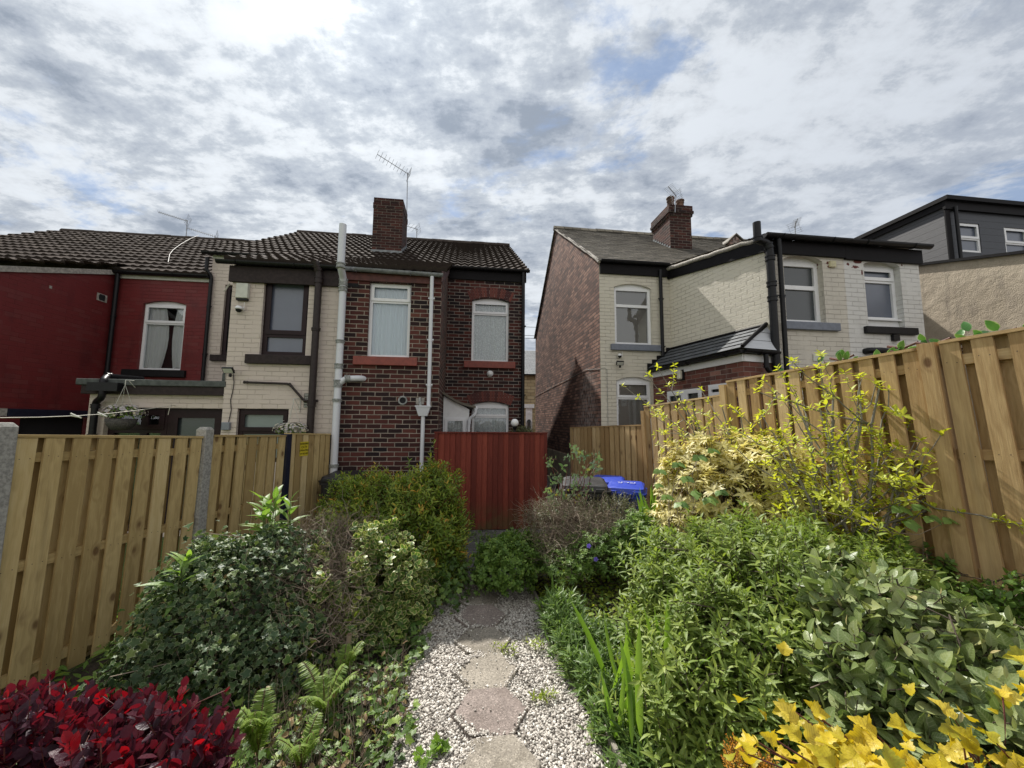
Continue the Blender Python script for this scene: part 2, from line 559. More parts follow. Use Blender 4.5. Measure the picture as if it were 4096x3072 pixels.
def glass():
    m, t, b = newmat('window_glass')
    t.n.remove(b)
    gl = t.node('BsdfGlossy', {'Color': (0.85, 0.90, 0.95, 1), 'Roughness': 0.01})
    tr = t.node('BsdfTransparent', {'Color': (0.93, 0.95, 0.95, 1)})
    fr = t.node('Fresnel', {'IOR': 1.75})
    oc = objc(t)
    bp = t.bump(t.noise(oc, 2.5, 2.0), 0.002)
    t.l.new(bp, gl.inputs['Normal'])
    mx = t.node('MixShader', {0: t.math('ADD', fr.outputs[0], 0.04), 1: tr.outputs[0], 2: gl.outputs[0]})
    t.l.new(mx.outputs[0], t.n['Material Output'].inputs[0])
    return m


M['glass'] = glass()


def obscure(name, col, rough=0.22):
    m, t, b = newmat(name)
    oc = objc(t)
    nz = t.noise(oc, 3.0, 3.0)
    t.set(b.inputs['Base Color'], t.mix(nz, tuple(x * 0.75 for x in col), col))
    b.inputs['Roughness'].default_value = rough
    b.inputs['Specular IOR Level'].default_value = 0.9
    t.set(b.inputs['Normal'], t.bump(t.noise(oc, 90.0, 3.0), 0.0015))
    return m


M['obscure_blue'] = obscure('frosted_blue_glass', (0.115, 0.135, 0.185))
M['obscure_dark'] = obscure('frosted_dark_glass', (0.035, 0.045, 0.050), 0.15)
M['obscure_pale'] = obscure('frosted_pale_glass', (0.20, 0.25, 0.24))


def cloth(name, col, lace=False):
    m, t, b = newmat(name)
    uv = uvc(t)
    c = col
    if lace:
        w = t.node('TexVoronoi', {'Vector': t.mapping(uv, scale=(1, 1, 1)), 'Scale': 42.0}).outputs['Distance']
        c = t.mix(t.math('MULTIPLY', t.step(w, 0.2, 0.55), 0.45), col, tuple(x * 0.35 for x in col))
    t.set(b.inputs['Base Color'], c)
    b.inputs['Roughness'].default_value = 0.9
    return m


M['net'] = cloth('pale_net_curtain', (0.86, 0.94, 0.98))
M['lace'] = cloth('white_lace_curtain', (0.92, 0.95, 0.95), True)
M['curtain'] = cloth('white_curtain', (0.85, 0.85, 0.87))
M['blind'] = cloth('grey_brown_blind', (0.40, 0.37, 0.34))


def roof_tile():
    m, t, b = newmat('brown_concrete_roof_tile')
    uv = uvc(t)
    at_ = t.node('Attribute', attribute_name='rnd').outputs['Fac']
    br = t.node('TexBrick', {'Vector': uv, 'Color1': (0, 0, 0, 1), 'Color2': (1, 1, 1, 1), 'Scale': 1.0, 'Mortar Size': 0.004,
                             'Brick Width': 0.2, 'Row Height': 0.36})
    br.offset = 0.0
    rv = t.node('SeparateColor', {0: br.outputs['Color']}).outputs[0]
    nz = t.noise(uv, 30.0, 6.0, 0.7)
    big = t.noise(uv, 0.9, 4.0)
    f = t.math('ADD', t.math('MULTIPLY', rv, 0.35), t.math('ADD', t.math('MULTIPLY', nz, 0.6), t.math('MULTIPLY', big, 0.25)))
    c = t.ramp(f, [(0.2, (0.030, 0.023, 0.020)), (0.6, (0.062, 0.048, 0.041)), (0.95, (0.115, 0.093, 0.078))])
    moss = t.step(t.noise(uv, 6.0, 7.0, 0.7), 0.62, 0.75)
    c = t.mix(t.math('MULTIPLY', moss, 0.45), c, (0.10, 0.095, 0.045))
    # shade under each lap, painted as a darker foot on the course's riser
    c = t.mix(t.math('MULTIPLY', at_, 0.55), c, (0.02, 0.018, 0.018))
    t.set(b.inputs['Base Color'], c)
    b.inputs['Roughness'].default_value = 0.95
    b.inputs['Specular IOR Level'].default_value = 0.12
    t.set(b.inputs['Normal'], t.bump(nz, 0.004))
    return m


M['tile'] = roof_tile()


def slate(name, stops, bw=0.26, rh=0.10):
    m, t, b = newmat(name)
    uv = uvc(t)
    br = t.node('TexBrick', {'Vector': uv, 'Color1': (0, 0, 0, 1), 'Color2': (1, 1, 1, 1), 'Scale': 1.0, 'Mortar Size': 0.009,
                             'Brick Width': bw, 'Row Height': rh, 'Mortar': (0, 0, 0, 1)})
    rv = t.node('SeparateColor', {0: br.outputs['Color']}).outputs[0]
    nz = t.noise(uv, 9.0, 7.0, 0.7)
    big = t.noise(uv, 0.8, 5.0)
    f = t.math('ADD', t.math('MULTIPLY', rv, 0.45), t.math('ADD', t.math('MULTIPLY', nz, 0.35), t.math('MULTIPLY', big, 0.3)))
    c = t.ramp(f, stops)
    c = t.mix(t.math('MULTIPLY', br.outputs['Fac'], 0.85), c, (0.012, 0.011, 0.010))
    t.set(b.inputs['Base Color'], c)
    b.inputs['Roughness'].default_value = 0.72
    h = t.math('ADD', t.math('MULTIPLY', rv, 0.6), t.math('MULTIPLY', nz, 0.4))
    h = t.math('SUBTRACT', h, br.outputs['Fac'])
    t.set(b.inputs['Normal'], t.bump(h, 0.008))
    return m


M['slate_brown'] = slate('brown_stone_slates', [(0.2, (0.080, 0.068, 0.052)), (0.5, (0.165, 0.145, 0.112)), (0.8, (0.27, 0.24, 0.19))], 0.3, 0.14)
M['slate_grey'] = slate('grey_lean_to_slates', [(0.2, (0.055, 0.06, 0.068)), (0.9, (0.12, 0.13, 0.14))], 0.3, 0.16)
M['slate_far'] = slate('pale_far_slates', [(0.2, (0.14, 0.15, 0.16)), (0.9, (0.24, 0.25, 0.26))], 0.4, 0.22)


def cladding(name, col, hi, rough):
    m, t, b = newmat(name)
    uv = uvc(t)
    su = t.node('SeparateXYZ', {0: uv})
    row = t.math('FRACT', t.math('DIVIDE', su.outputs[1], 0.175))
    gap = t.step(row, 0.93, 0.97)
    gr = t.noise(t.mapping(uv, scale=(2.0, 22.0, 1)), 3.0, 6.0, 0.65)
    c = t.mix(t.step(gr, 0.3, 0.75), col, hi)
    c = t.mix(gap, c, (0.006, 0.006, 0.008))
    t.set(b.inputs['Base Color'], c)
    b.inputs['Roughness'].default_value = rough
    t.set(b.inputs['Normal'], t.bump(t.math('ADD', t.math('MULTIPLY', t.math('SUBTRACT', 1.0, row), 1.0), t.math('MULTIPLY', gr, 0.12)), 0.02))
    return m


M['clad_side'] = cladding('grey_woodgrain_cladding', (0.040, 0.040, 0.046), (0.072, 0.072, 0.080), 0.65)
M['clad_front'] = cladding('anthracite_cladding', (0.027, 0.030, 0.038), (0.040, 0.044, 0.053), 0.5)
M['white_clad'] = cladding('white_board_gable', (0.50, 0.52, 0.55), (0.60, 0.62, 0.65), 0.4)


def wood(name, lo, mid, hi, knot=(0.10, 0.045, 0.018), knotamt=1.0, green=0.0):
    """sawn fence timber: UV x across the board, y along it; 'rnd' differs for every board"""
    m, t, b = newmat(name)
    uv = uvc(t)
    rn = t.node('Attribute', attribute_name='rnd').outputs['Fac']
    off = t.node('CombineXYZ', {0: t.math('MULTIPLY', rn, 37.0), 1: t.math('MULTIPLY', rn, 91.0), 2: t.math('MULTIPLY', rn, 13.0)}).outputs[0]
    p = t.vmath('ADD', uv, off)
    warp = t.noise(t.mapping(p, scale=(4, 1.2, 1)), 1.6, 3.0)
    su = t.node('SeparateXYZ', {0: p})
    # knots
    kv = t.node('TexVoronoi', {'Vector': t.mapping(p, scale=(7.0, 4.2, 1)), 'Scale': 1.0, 'Randomness': 0.9})
    kd = kv.outputs['Distance']
    kpick = t.math('GREATER_THAN', t.node('SeparateColor', {0: kv.outputs['Color']}).outputs[0], 0.35)
    g = t.math('ADD', t.math('MULTIPLY', su.outputs[0], 95.0), t.math('MULTIPLY', warp, 26.0))
    g = t.math('ADD', g, t.math('MULTIPLY', t.step(kd, 0.42, 0.0), 9.0))
    rings = t.math('ADD', 0.5, t.math('MULTIPLY', t.math('SINE', g), 0.5))
    fib = t.noise(t.mapping(p, scale=(55, 2.2, 1)), 2.0, 5.0, 0.7)
    tone = t.noise(t.mapping(p, scale=(1.5, 0.6, 1)), 1.3, 4.0, 0.6)
    f = t.math('ADD', t.math('MULTIPLY', rings, 0.09), t.math('ADD', t.math('MULTIPLY', fib, 0.42), t.math('MULTIPLY', tone, 0.35)))
    f = t.math('ADD', f, t.math('MULTIPLY', t.math('SUBTRACT', rn, 0.5), 0.46))
    c = t.ramp(f, [(0.28, lo), (0.5, mid), (0.74, hi)])
    kf = t.math('MULTIPLY', t.math('MULTIPLY', t.step(kd, 0.20, 0.09), kpick), knotamt)
    c = t.mix(t.math('MULTIPLY', kf, 0.8), c, knot)
    kh = t.math('MULTIPLY', t.math('MULTIPLY', t.step(kd, 0.40, 0.10), kpick), 0.30 * knotamt)
    c = t.mix(kh, c, tuple(x * 1.25 for x in knot))
    # nails/water streaks and algae
    sn = t.step(t.noise(t.mapping(p, scale=(9, 0.6, 1)), 1.2, 5.0, 0.6), 0.56, 0.78)
    c = t.mix(t.math('MULTIPLY', sn, 0.45), c, tuple(x * 0.45 for x in lo))
    if green:
        gz = t.step(t.node('SeparateXYZ', {0: t.node('NewGeometry').outputs['Position']}).outputs[2], 0.55, 0.0)
        gn = t.math('MULTIPLY', t.math('MULTIPLY', gz, t.step(t.noise(p, 5.0, 5.0), 0.3, 0.6)), green)
        c = t.mix(gn, c, (0.10, 0.085, 0.035))
    t.set(b.inputs['Base Color'], c)
    b.inputs['Roughness'].default_value = 0.78
    b.inputs['Specular IOR Level'].default_value = 0.25
    t.set(b.inputs['Normal'], t.bump(t.math('ADD', t.math('MULTIPLY', fib, 0.8), t.math('MULTIPLY', kf, -0.5)), 0.0025))
    return m


M['wood_left'] = wood('treated_softwood', (0.38, 0.27, 0.115), (0.56, 0.42, 0.195), (0.68, 0.54, 0.29), knotamt=0.9)
M['wood_right'] = wood('golden_treated_softwood', (0.37, 0.235, 0.105), (0.54, 0.375, 0.185), (0.68, 0.51, 0.285))
M['wood_end'] = plain('sawn_end_grain', (0.62, 0.50, 0.33), 0.8, var=0.2, nscale=30)
M['wood_red'] = wood('red_stained_boards', (0.125, 0.026, 0.018), (0.185, 0.038, 0.025), (0.25, 0.058, 0.036), knot=(0.08, 0.015, 0.012), knotamt=0.15, green=0.75)
# ================================================================== ground height
def lerp(a, b, t):
    return a + (b - a) * t


def clamp(x, a=0.0, b=1.0):
    return max(a, min(b, x))


def path_c(y):
    return -0.11 - 0.125 * (y - 2.36)


def gz(x, y):
    z = 0.035 * max(0.0, 4.4 - max(y, -2))
    c = path_c(min(max(y, 0), 7.5))
    nearf = clamp((7.0 - y) / 4.5)
    if x > c + 0.62:
        z += 0.20 * min(x - c - 0.62, 3.4) * nearf * 0.95 + 0.03 * clamp((x - c - 0.62) / 0.1)
    elif x < c - 0.5:
        z -= 0.11 * min(c - 0.5 - x, 3.2) * nearf
    if y > 8.5:
        z += 0.0
    return z


# ================================================================== generic building pieces
def arch_top(h, u):
    rise = h.get('arch', 0.0)
    if not rise:
        return h['z1']
    t = (u - h['u0']) / (h['u1'] - h['u0']) * 2 - 1
    return h['z1'] + rise * (1 - t * t) - rise * 0


def wall_face(mb, w, u0, u1, zb, zt, holes=(), depth=0.12, m=0, mrev=None, uo=0.0):
    """wall with a piecewise-linear top [(u,z)...] and window openings with reveals"""
    if not isinstance(zt, (list, tuple)):
        zt = [(u0, zt), (u1, zt)]
    if mrev is None:
        mrev = m

    def top(u):
        for (a, za), (b, zb_) in zip(zt[:-1], zt[1:]):
            if a - 1e-9 <= u <= b + 1e-9:
                return za + (zb_ - za) * (u - a) / max(1e-9, b - a)
        return zt[-1][1] if u > zt[-1][0] else zt[0][1]
    br = {u0, u1} | {a for a, _ in zt if u0 < a < u1}
    for h in holes:
        n = 10 if h.get('arch') else 1
        for i in range(n + 1):
            uu = lerp(h['u0'], h['u1'], i / n)
            if u0 < uu < u1:
                br.add(uu)
    br = sorted(br)

    def quad(a, b, z0a, z0b, z1a, z1b):
        mb.face([w.P(a, z0a), w.P(b, z0b), w.P(b, z1b), w.P(a, z1a)], m,
                [(a + uo, z0a), (b + uo, z0b), (b + uo, z1b), (a + uo, z1a)])
    for a, b in zip(br[:-1], br[1:]):
        mid = (a + b) / 2
        hs = sorted([h for h in holes if h['u0'] < mid < h['u1']], key=lambda h: h['z0'])
        ca = cb = zb
        for h in hs:
            quad(a, b, ca, cb, h['z0'], h['z0'])
            ca, cb = arch_top(h, a), arch_top(h, b)
            # soffit of the opening
            mb.face([w.P(a, ca), w.P(b, cb), w.P(b, cb, -depth), w.P(a, ca, -depth)], mrev,
                    [(a, 0), (b, 0), (b, depth), (a, depth)])
            mb.face([w.P(a, h['z0'], -depth), w.P(b, h['z0'], -depth), w.P(b, h['z0']), w.P(a, h['z0'])], mrev,
                    [(a, 0), (b, 0), (b, depth), (a, depth)])
        quad(a, b, ca, cb, top(a), top(b))
    for h in holes:
        for u, s in ((h['u0'], 1), (h['u1'], -1)):
            z0, z1 = h['z0'], arch_top(h, u)
            p = [w.P(u, z0), w.P(u, z0, -depth), w.P(u, z1, -depth), w.P(u, z1)]
            q = [(uo + u, z0), (uo + u + depth, z0), (uo + u + depth, z1), (uo + u, z1)]
            if s < 0:
                p.reverse(); q.reverse()
            mb.face(p, mrev, q)


def flat(mb, w, pts, m=0, off=0.0):
    mb.face([w.P(u, z, off) for u, z in pts], m, [(u, z) for u, z in pts])


def frame_bars(mb, w, u0, u1, z0, z1, o0, o1, t, m=0):
    mb.wbox(w, u0, u1, z0, z0 + t, o0, o1, m)
    mb.wbox(w, u0, u1, z1 - t, z1, o0, o1, m)
    mb.wbox(w, u0, u0 + t, z0 + t, z1 - t, o0, o1, m)
    mb.wbox(w, u1 - t, u1, z0 + t, z1 - t, o0, o1, m)


def window(parent, w, u0, u1, z0, z1, rec, mat, glassm, trans=None, arch=0.0, curtain=None, fw=0.052, open_top=True, name='window',
           curt_spans=((0.0, 1.0),), mull=None, drop=0.0):
    """frame (part) with pane and curtain as sub-parts. trans = height of the transom"""
    mb = MB()
    o1 = -rec; o0 = -rec - 0.055
    frame_bars(mb, w, u0, u1, z0, z1, o0, o1, fw)
    # moulded inner lip, stepped back
    if trans:
        mb.wbox(w, u0 + fw, u1 - fw, trans - fw * 0.5, trans + fw * 0.5, o0, o1 - 0.003)
        if open_top:
            frame_bars(mb, w, u0 + fw * 0.45, u1 - fw * 0.45, trans + fw * 0.15, z1 - fw * 0.45, o1 - 0.002, o1 + 0.014, fw * 0.95)
    else:
        frame_bars(mb, w, u0 + fw * 0.5, u1 - fw * 0.5, z0 + fw * 0.5, z1 - fw * 0.5, o1 - 0.002, o1 + 0.012, fw * 0.9)
    if mull:
        mb.wbox(w, mull - fw * 0.6, mull + fw * 0.6, z0 + fw, z1 - fw, o0, o1 - 0.005)
    if arch:
        n = 10
        for i in range(n):
            a, b = lerp(u0, u1, i / n), lerp(u0, u1, (i + 1) / n)
            za = z1 + arch * (1 - (2 * i / n - 1) ** 2) + 0.004
            zb_ = z1 + arch * (1 - (2 * (i + 1) / n - 1) ** 2) + 0.004
            mb.face([w.P(a, z1, o1 - 0.012), w.P(b, z1, o1 - 0.012), w.P(b, zb_, o1 - 0.012), w.P(a, za, o1 - 0.012)])
    fr = mb.build(name, mat, parent, bevel=0.004)
    # closed back so the room is dark
    mb = MB()
    og = o0 + 0.02
    mb.face([w.P(u0 + fw * .8, z0 + fw * .8, og), w.P(u1 - fw * .8, z0 + fw * .8, og), w.P(u1 - fw * .8, z1 - fw * .8, og), w.P(u0 + fw * .8, z1 - fw * .8, og)],
            0, [(u0, z0), (u1, z0), (u1, z1), (u0, z1)])
    mb.build('pane', glassm, fr)
    if curtain:
        mb = MB()
        oc_ = o0 - 0.03
        for (a, b) in curt_spans:
            ua, ub = lerp(u0, u1, a) + 0.02, lerp(u0, u1, b) - 0.02
            n = max(8, int((ub - ua) * 90))
            ph = random.random() * 6
            amps = [random.uniform(0.5, 1.2) for _ in range(n + 1)]
            vs = []; fs = []; uvs = []
            zc0 = z0 + fw * 0.9; zc1 = z1 - fw * 0.6
            rows = 6
            for r in range(rows + 1):
                t = r / rows
                for i in range(n + 1):
                    uu = lerp(ua, ub, i / n)
                    if curtain in ('blind',):
                        k = (i * 1.0 / n * (ub - ua)) / 0.085
                        o = 0.028 * (k - math.floor(k))
                    else:
                        o = 0.020 * amps[i] * math.sin(uu * 75 + ph + 2.2 * math.sin(uu * 17)) * (0.6 + 0.4 * (1 - t)) + 0.006 * math.sin(uu * 160)
                    dz = 0.03 * math.sin(uu * 9) if (curtain == 'curtain' and r == 0) else 0
                    pull = 0.0
                    if curtain == 'curtain':
                        pull = (0.10 if a == 0 else -0.06) * math.sin(t * 3.1) * (i / n if a == 0 else 1 - i / n)
                    vs.append(w.P(uu + pull, lerp(zc0, zc1, t) + dz, oc_ + o))
            for r in range(rows):
                for i in range(n):
                    q = r * (n + 1) + i
                    fs.append((q, q + 1, q + n + 2, q + n + 1))
                    ua_, ub_ = lerp(0, ub - ua, i / n), lerp(0, ub - ua, (i + 1) / n)
                    za_, zb_ = r * 0.2, (r + 1) * 0.2
                    uvs.append([(ua_, za_), (ub_, za_), (ub_, zb_), (ua_, zb_)])
            mb.mesh(vs, fs, 0, uvs, curtain != 'blind')
        mb.build('blind' if curtain == 'blind' else 'curtain', M[curtain], fr)
    mb = MB()
    mb.wbox(w, u0 + 0.01, u1 - 0.01, z0 + 0.01, z1 + arch * 0.7, o0 - 0.32, o0 - 0.30)
    mb.build('room_back', M['dark_in'], fr)
    return fr


def sill(parent, w, u0, u1, z0, z1, mat, proj=0.07):
    mb = MB()
    mb.wbox(w, u0, u1, z0, z1, -0.10, proj)
    return mb.build('sill', mat, parent, bevel=0.008)


def gutter(parent, w, u0, u1, z, off, mat, r=0.055, name='gutter', tilt=0.0):
    mb = MB()
    n = 8
    L = u1 - u0
    for k in range(2):
        rr = r if k == 0 else r - 0.006
        prof = [(off + rr * math.cos(math.pi * i / n), -rr * math.sin(math.pi * i / n)) for i in range(n + 1)]
        for i in range(n):
            (oa, za), (ob, zb_) = prof[i], prof[i + 1]
            p = [w.P(u0, z + za, oa), w.P(u1, z + za + tilt, oa), w.P(u1, z + zb_ + tilt, ob), w.P(u0, z + zb_, ob)]
            if k:
                p.reverse()
            mb.face(p, 0, smooth=True)
    for u, s in ((u0, 1), (u1, -1)):
        prof = [w.P(u, z + (tilt if s < 0 else 0) - r * math.sin(math.pi * i / n), off + r * math.cos(math.pi * i / n)) for i in range(n + 1)]
        mb.face(prof if s > 0 else prof[::-1])
    # union clips and joints
    k = u0 + 0.3
    while k < u1:
        tz = z + tilt * (k - u0) / L
        pts = [w.P(k, tz - (r + 0.006) * math.sin(math.pi * i / n), off + (r + 0.006) * math.cos(math.pi * i / n)) for i in range(n + 1)]
        mb.tube(pts, 0.008, 4, 0, cap=False)
        k += 0.9
    return mb.build(name, mat, parent)


def pipe(parent, pts, r, mat, collars=(), name='downpipe', cmat=None, seg=14, clips=()):
    """bent pipe: rounded elbows, collars = list of (index, t)"""
    P = [Vector(p) for p in pts]
    path = [P[0]]
    for i in range(1, len(P) - 1):
        a, b, c = P[i - 1], P[i], P[i + 1]
        k = min(r * 1.6, (b - a).length * 0.45, (c - b).length * 0.45)
        p0 = b + (a - b).normalized() * k
        p1 = b + (c - b).normalized() * k
        for q in range(6):
            t = q / 5
            path.append(p0 * (1 - t) ** 2 + b * 2 * t * (1 - t) + p1 * t * t)
    path.append(P[-1])
    mb = MB()
    mb.tube(path, r, seg)
    for (i, t, ln) in collars:
        a, b = P[i], P[i + 1]
        c = a.lerp(b, t)
        d = (b - a).normalized()
        mb.tube([c - d * ln, c - d * ln * 0.98, c + d * ln * 0.98, c + d * ln], r * 1.16, seg, 1 if cmat else 0)
        mb.tube([c - d * (ln + 0.012), c - d * (ln - 0.008)], r * 1.3, seg, 1 if cmat else 0)
        mb.tube([c + d * (ln - 0.008), c + d * (ln + 0.010)], r * 1.26, seg, 1 if cmat else 0)
    for (i, t, nv) in clips:
        a, b = P[i], P[i + 1]
        c = a.lerp(b, t)
        d = (b - a).normalized()
        mb.tube([c - d * 0.012, c + d * 0.012], r * 1.16, seg, 0)
        mb.box(c - d * 0.012 - Vector((r * 1.7, 0, 0)), Vector((r * 3.4, 0, 0)), -Vector(nv) * 0.012, Vector((0, 0, 0.024)), 0)
    return mb.build(name, [mat, cmat or mat], parent)


def tiled(mb, A, B, C_, D_, per=0.17, row=0.36, amp=0.021, step=0.050, m=0):
    """profiled roof: A eave-left, B eave-right, C ridge-right, D ridge-left"""
    A, B, C_, D_ = map(Vector, (A, B, C_, D_))
    nrm = (B - A).cross(D_ - A).normalized()
    if nrm.z < 0:
        nrm = -nrm
    Lu = max((B - A).length, (C_ - D_).length)
    Lv = ((D_ - A).length + (C_ - B).length) / 2
    nr = max(1, round(Lv / row))
    ns = max(2, int(Lu / per * 6))

    def pt(s, t, h):
        return A.lerp(B, s).lerp(D_.lerp(C_, s), t) + nrm * h

    def prof(s, jit):
        x = (s * Lu / per) % 1.0
        # double-roll: steep roll then a shallow pan
        v = math.sin(math.pi * min(1, x / 0.62)) if x < 0.62 else -0.28 * math.sin(math.pi * (x - 0.62) / 0.38)
        return amp * v * jit
    ss = [i / ns for i in range(ns + 1)]
    for r in range(nr):
        t0, t1 = r / nr, (r + 1.12) / nr if r < nr - 1 else 1.0
        jr = random.uniform(-0.004, 0.004)
        cells = {}
        vs = []
        rn = []
        for k, (t, base) in enumerate(((t0, 0.0), (t0, step), (t1, 0.0))):
            for s in ss:
                c = int(s * Lu / per + 1e-6)
                if c not in cells:
                    cells[c] = (random.uniform(-0.004, 0.005), random.uniform(-0.006, 0.006))
                dh, dt = cells[c]
                h = prof(s, 1.0) + base + (dh if k else dh - 0.03) + jr
                vs.append(pt(s, t + (dt / Lv if k < 2 else 0), h))
        w_ = ns + 1
        fs = []; uvs = []
        for k in range(2):
            for i in range(ns):
                fs.append((k * w_ + i, k * w_ + i + 1, (k + 1) * w_ + i + 1, (k + 1) * w_ + i))
                va, vb = (r * row, r * row) if k == 0 else (r * row + 0.002, r * row + 0.358)
                uvs.append([(ss[i] * Lu, va), (ss[i + 1] * Lu, va), (ss[i + 1] * Lu, vb), (ss[i] * Lu, vb)])
        i0 = len(mb.v)
        mb.mesh(vs, fs, m, uvs, False)
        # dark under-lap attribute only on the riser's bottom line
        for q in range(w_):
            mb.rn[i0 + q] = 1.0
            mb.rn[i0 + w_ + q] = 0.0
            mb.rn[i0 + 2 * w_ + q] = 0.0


def slated(mb, A, B, C_, D_, row=0.14, step=0.014, m=0, uo=0.0):
    A, B, C_, D_ = map(Vector, (A, B, C_, D_))
    nrm = (B - A).cross(D_ - A).normalized()
    if nrm.z < 0:
        nrm = -nrm
    Lv = ((D_ - A).length + (C_ - B).length) / 2
    nr = max(1, round(Lv / row))
    nseg = max(1, int((B - A).length / 0.3))
    for r in range(nr):
        t0, t1 = r / nr, min(1.0, (r + 1.05) / nr)
        jit = [random.uniform(-0.0015, 0.0015) for _ in range(nseg)]
        for k in range(nseg):
            s0, s1 = k / nseg, (k + 1) / nseg
            L0, L1 = A.lerp(B, s0).lerp(D_.lerp(C_, s0), t0), A.lerp(B, s1).lerp(D_.lerp(C_, s1), t0)
            U0, U1 = A.lerp(B, s0).lerp(D_.lerp(C_, s0), t1), A.lerp(B, s1).lerp(D_.lerp(C_, s1), t1)
            h = step + jit[k]
            a0, a1 = L0 + nrm * h, L1 + nrm * h
            ua = uo + (A.lerp(D_, t0) - A).dot((B - A).normalized()) + s0 * (B - A).length
            ub = ua + (L1 - L0).length
            mb.face([a0, a1, U1, U0], m, [(ua, r * row + .002), (ub, r * row + .002), (ub, (r + 1) * row), (ua, (r + 1) * row)])
            mb.face([L0, L1, a1, a0], m, [(ua, r * row), (ub, r * row), (ub, r * row + .002), (ua, r * row + .002)])


def ridge_tiles(mb, A, B, r=0.09, m=0, ln=0.42):
    A, B = Vector(A), Vector(B)
    L = (B - A).length
    n = max(1, int(L / ln))
    d = (B - A).normalized()
    side = d.cross(Vector((0, 0, 1))).normalized()
    for i in range(n):
        a = A + d * (L * i / n)
        b = A + d * (L * (i + 1.04) / n if i < n - 1 else L)
        j = random.uniform(-0.008, 0.008)
        pr = [(-1, -0.75), (-0.75, 0.05), (-0.3, 0.55), (0.3, 0.55), (0.75, 0.05), (1, -0.75)]
        va = [a + side * (x * r) + Vector((0, 0, z * r + j)) for x, z in pr]
        vb = [b + side * (x * r * .96) + Vector((0, 0, z * r * .96 + j)) for x, z in pr]
        mb.mesh(va + vb, [(q, q + 1, q + 7, q + 6) for q in range(5)], m, None, False)
        mb.face(va[::-1], m)
        mb.face(vb, m)


def arch_bricks(parent, w, uc, half, zspring, rise, mat, course=0.235, n=17, off=0.006):
    """ring of soldier bricks over an opening"""
    mb = MB()
    R = (half * half + rise * rise) / (2 * rise)
    zc = zspring + rise - R
    amax = math.asin(half / R) * 1.02
    for i in range(n):
        a0 = -amax + 2 * amax * (i + 0.07) / n
        a1 = -amax + 2 * amax * (i + 0.93) / n
        c = []
        for o in (off, -0.05):
            for (a, r_) in ((a0, R), (a1, R), (a1, R + course), (a0, R + course)):
                c.append(w.P(uc + r_ * math.sin(a), zc + r_ * math.cos(a), o))
        f, b_ = c[:4], c[4:]
        rv = random.random()
        mb.face(f, 0, rnd=rv)
        for i2 in range(4):
            j2 = (i2 + 1) % 4
            mb.face([f[j2], f[i2], b_[i2], b_[j2]], 0, rnd=rv)
    return mb.build('arch', mat, parent)


def vouss():
    m, t, b = newmat('arch_brick')
    rn = t.node('Attribute', attribute_name='rnd').outputs['Fac']
    nz = t.noise(objc(t), 40.0, 5.0, 0.6)
    c = t.ramp(t.math('ADD', t.math('MULTIPLY', rn, 0.7), t.math('MULTIPLY', nz, 0.3)),
               [(0.1, (0.055, 0.02, 0.02)), (0.5, (0.12, 0.035, 0.028)), (0.9, (0.18, 0.055, 0.04))])
    t.set(b.inputs['Base Color'], c)
    b.inputs['Roughness'].default_value = 0.85
    t.set(b.inputs['Normal'], t.bump(nz, 0.004))
    return m


M['vouss'] = vouss()


def vrect(w, x0, y0, x1, y1, off=0.0):
    return w.rect(x0, y0, x1, y1, off)


# ================================================================== LEFT TERRACE
WO = Wall(hor(1752, 6.6), D)      # outrigger fronts, u = 0 at the brick outrigger's right corner
WM = Wall(hor(2093, 9.0), D)      # main rear wall, u = 0 at the end corner
uOL = WO.uv(886, 1687)[0]         # left corner of the cream outrigger
uOB = WO.uv(1331, 1687)[0]        # cream / brick boundary
uMB = (WO.P(uOB, 0) - WM.O).dot(D)
uMC = WM.uv(795, 1687)[0]         # maroon / cream boundary on the main wall
uMR = WM.uv(402, 1687)[0]         # inner corner of the maroon outrigger
uME = uMR - 5.2                   # left end of the maroon roof
GD = (WM.O - WO.O).dot(N)         # how far the outriggers project

zeC = (WM.uv(828, 1015)[1] + WM.uv(2114, 1083)[1]) / 2     # eave of cream and brick houses
zeR = (WM.uv(824, 1106)[1] + WM.uv(454, 1079)[1]) / 2      # eave of the maroon house
RD = 4.25
WR = Wall(WM.O + N * RD, D)
zrC = (WR.uv(1167, 935)[1] + WR.uv(2019, 981)[1]) / 2
zrR = WR.uv(250, 926)[1]
zoC = (WO.uv(899, 1050, 0.1)[1] + WO.uv(1751, 1092, 0.1)[1]) / 2   # outrigger gutter height
print('terrace', [round(q, 2) for q in (uOL, uOB, uMB, uMC, uMR, GD, zeC, zeR, zrC, zrR, zoC)])
BD = 8.6                          # depth of the main block

uOLm = (WO.P(uOL, 0) - WM.O).dot(D)
uORm = (WO.O - WM.O).dot(D)


def hole(w, x0, y0, x1, y1, arch=0.0, pad=0.0, off=0.0):
    a, b, c, d = w.rect(x0, y0, x1, y1, off)
    return dict(u0=a - pad, u1=b + pad, z0=c, z1=d, arch=arch)


def house_shell(mb, w, u0, u1, depth, ze, zr, rd, m=0, left=True, right=True, left_holes=()):
    """gable sides and back of a main block"""
    A0, A1 = w.P(u0, 0), w.P(u1, 0)
    for flag, u in ((left, u0), (right, u1)):
        if not flag:
            continue
        sw = Wall(w.P(u, 0), N)
        pts = [(0, 0), (depth, 0), (depth, ze), (rd, zr), (0, ze)]
        if u == u1:
            mb.face([sw.P(a, b) for a, b in pts], m, pts)
        else:
            mb.face([sw.P(a, b) for a, b in reversed(pts)], m, list(reversed(pts)))
    bw = Wall(w.P(u1, 0) + N * depth, -D)
    mb.face([bw.P(0, 0), bw.P(u1 - u0, 0), bw.P(u1 - u0, ze), bw.P(0, ze)], m, [(0, 0), (u1 - u0, 0), (u1 - u0, ze), (0, ze)])


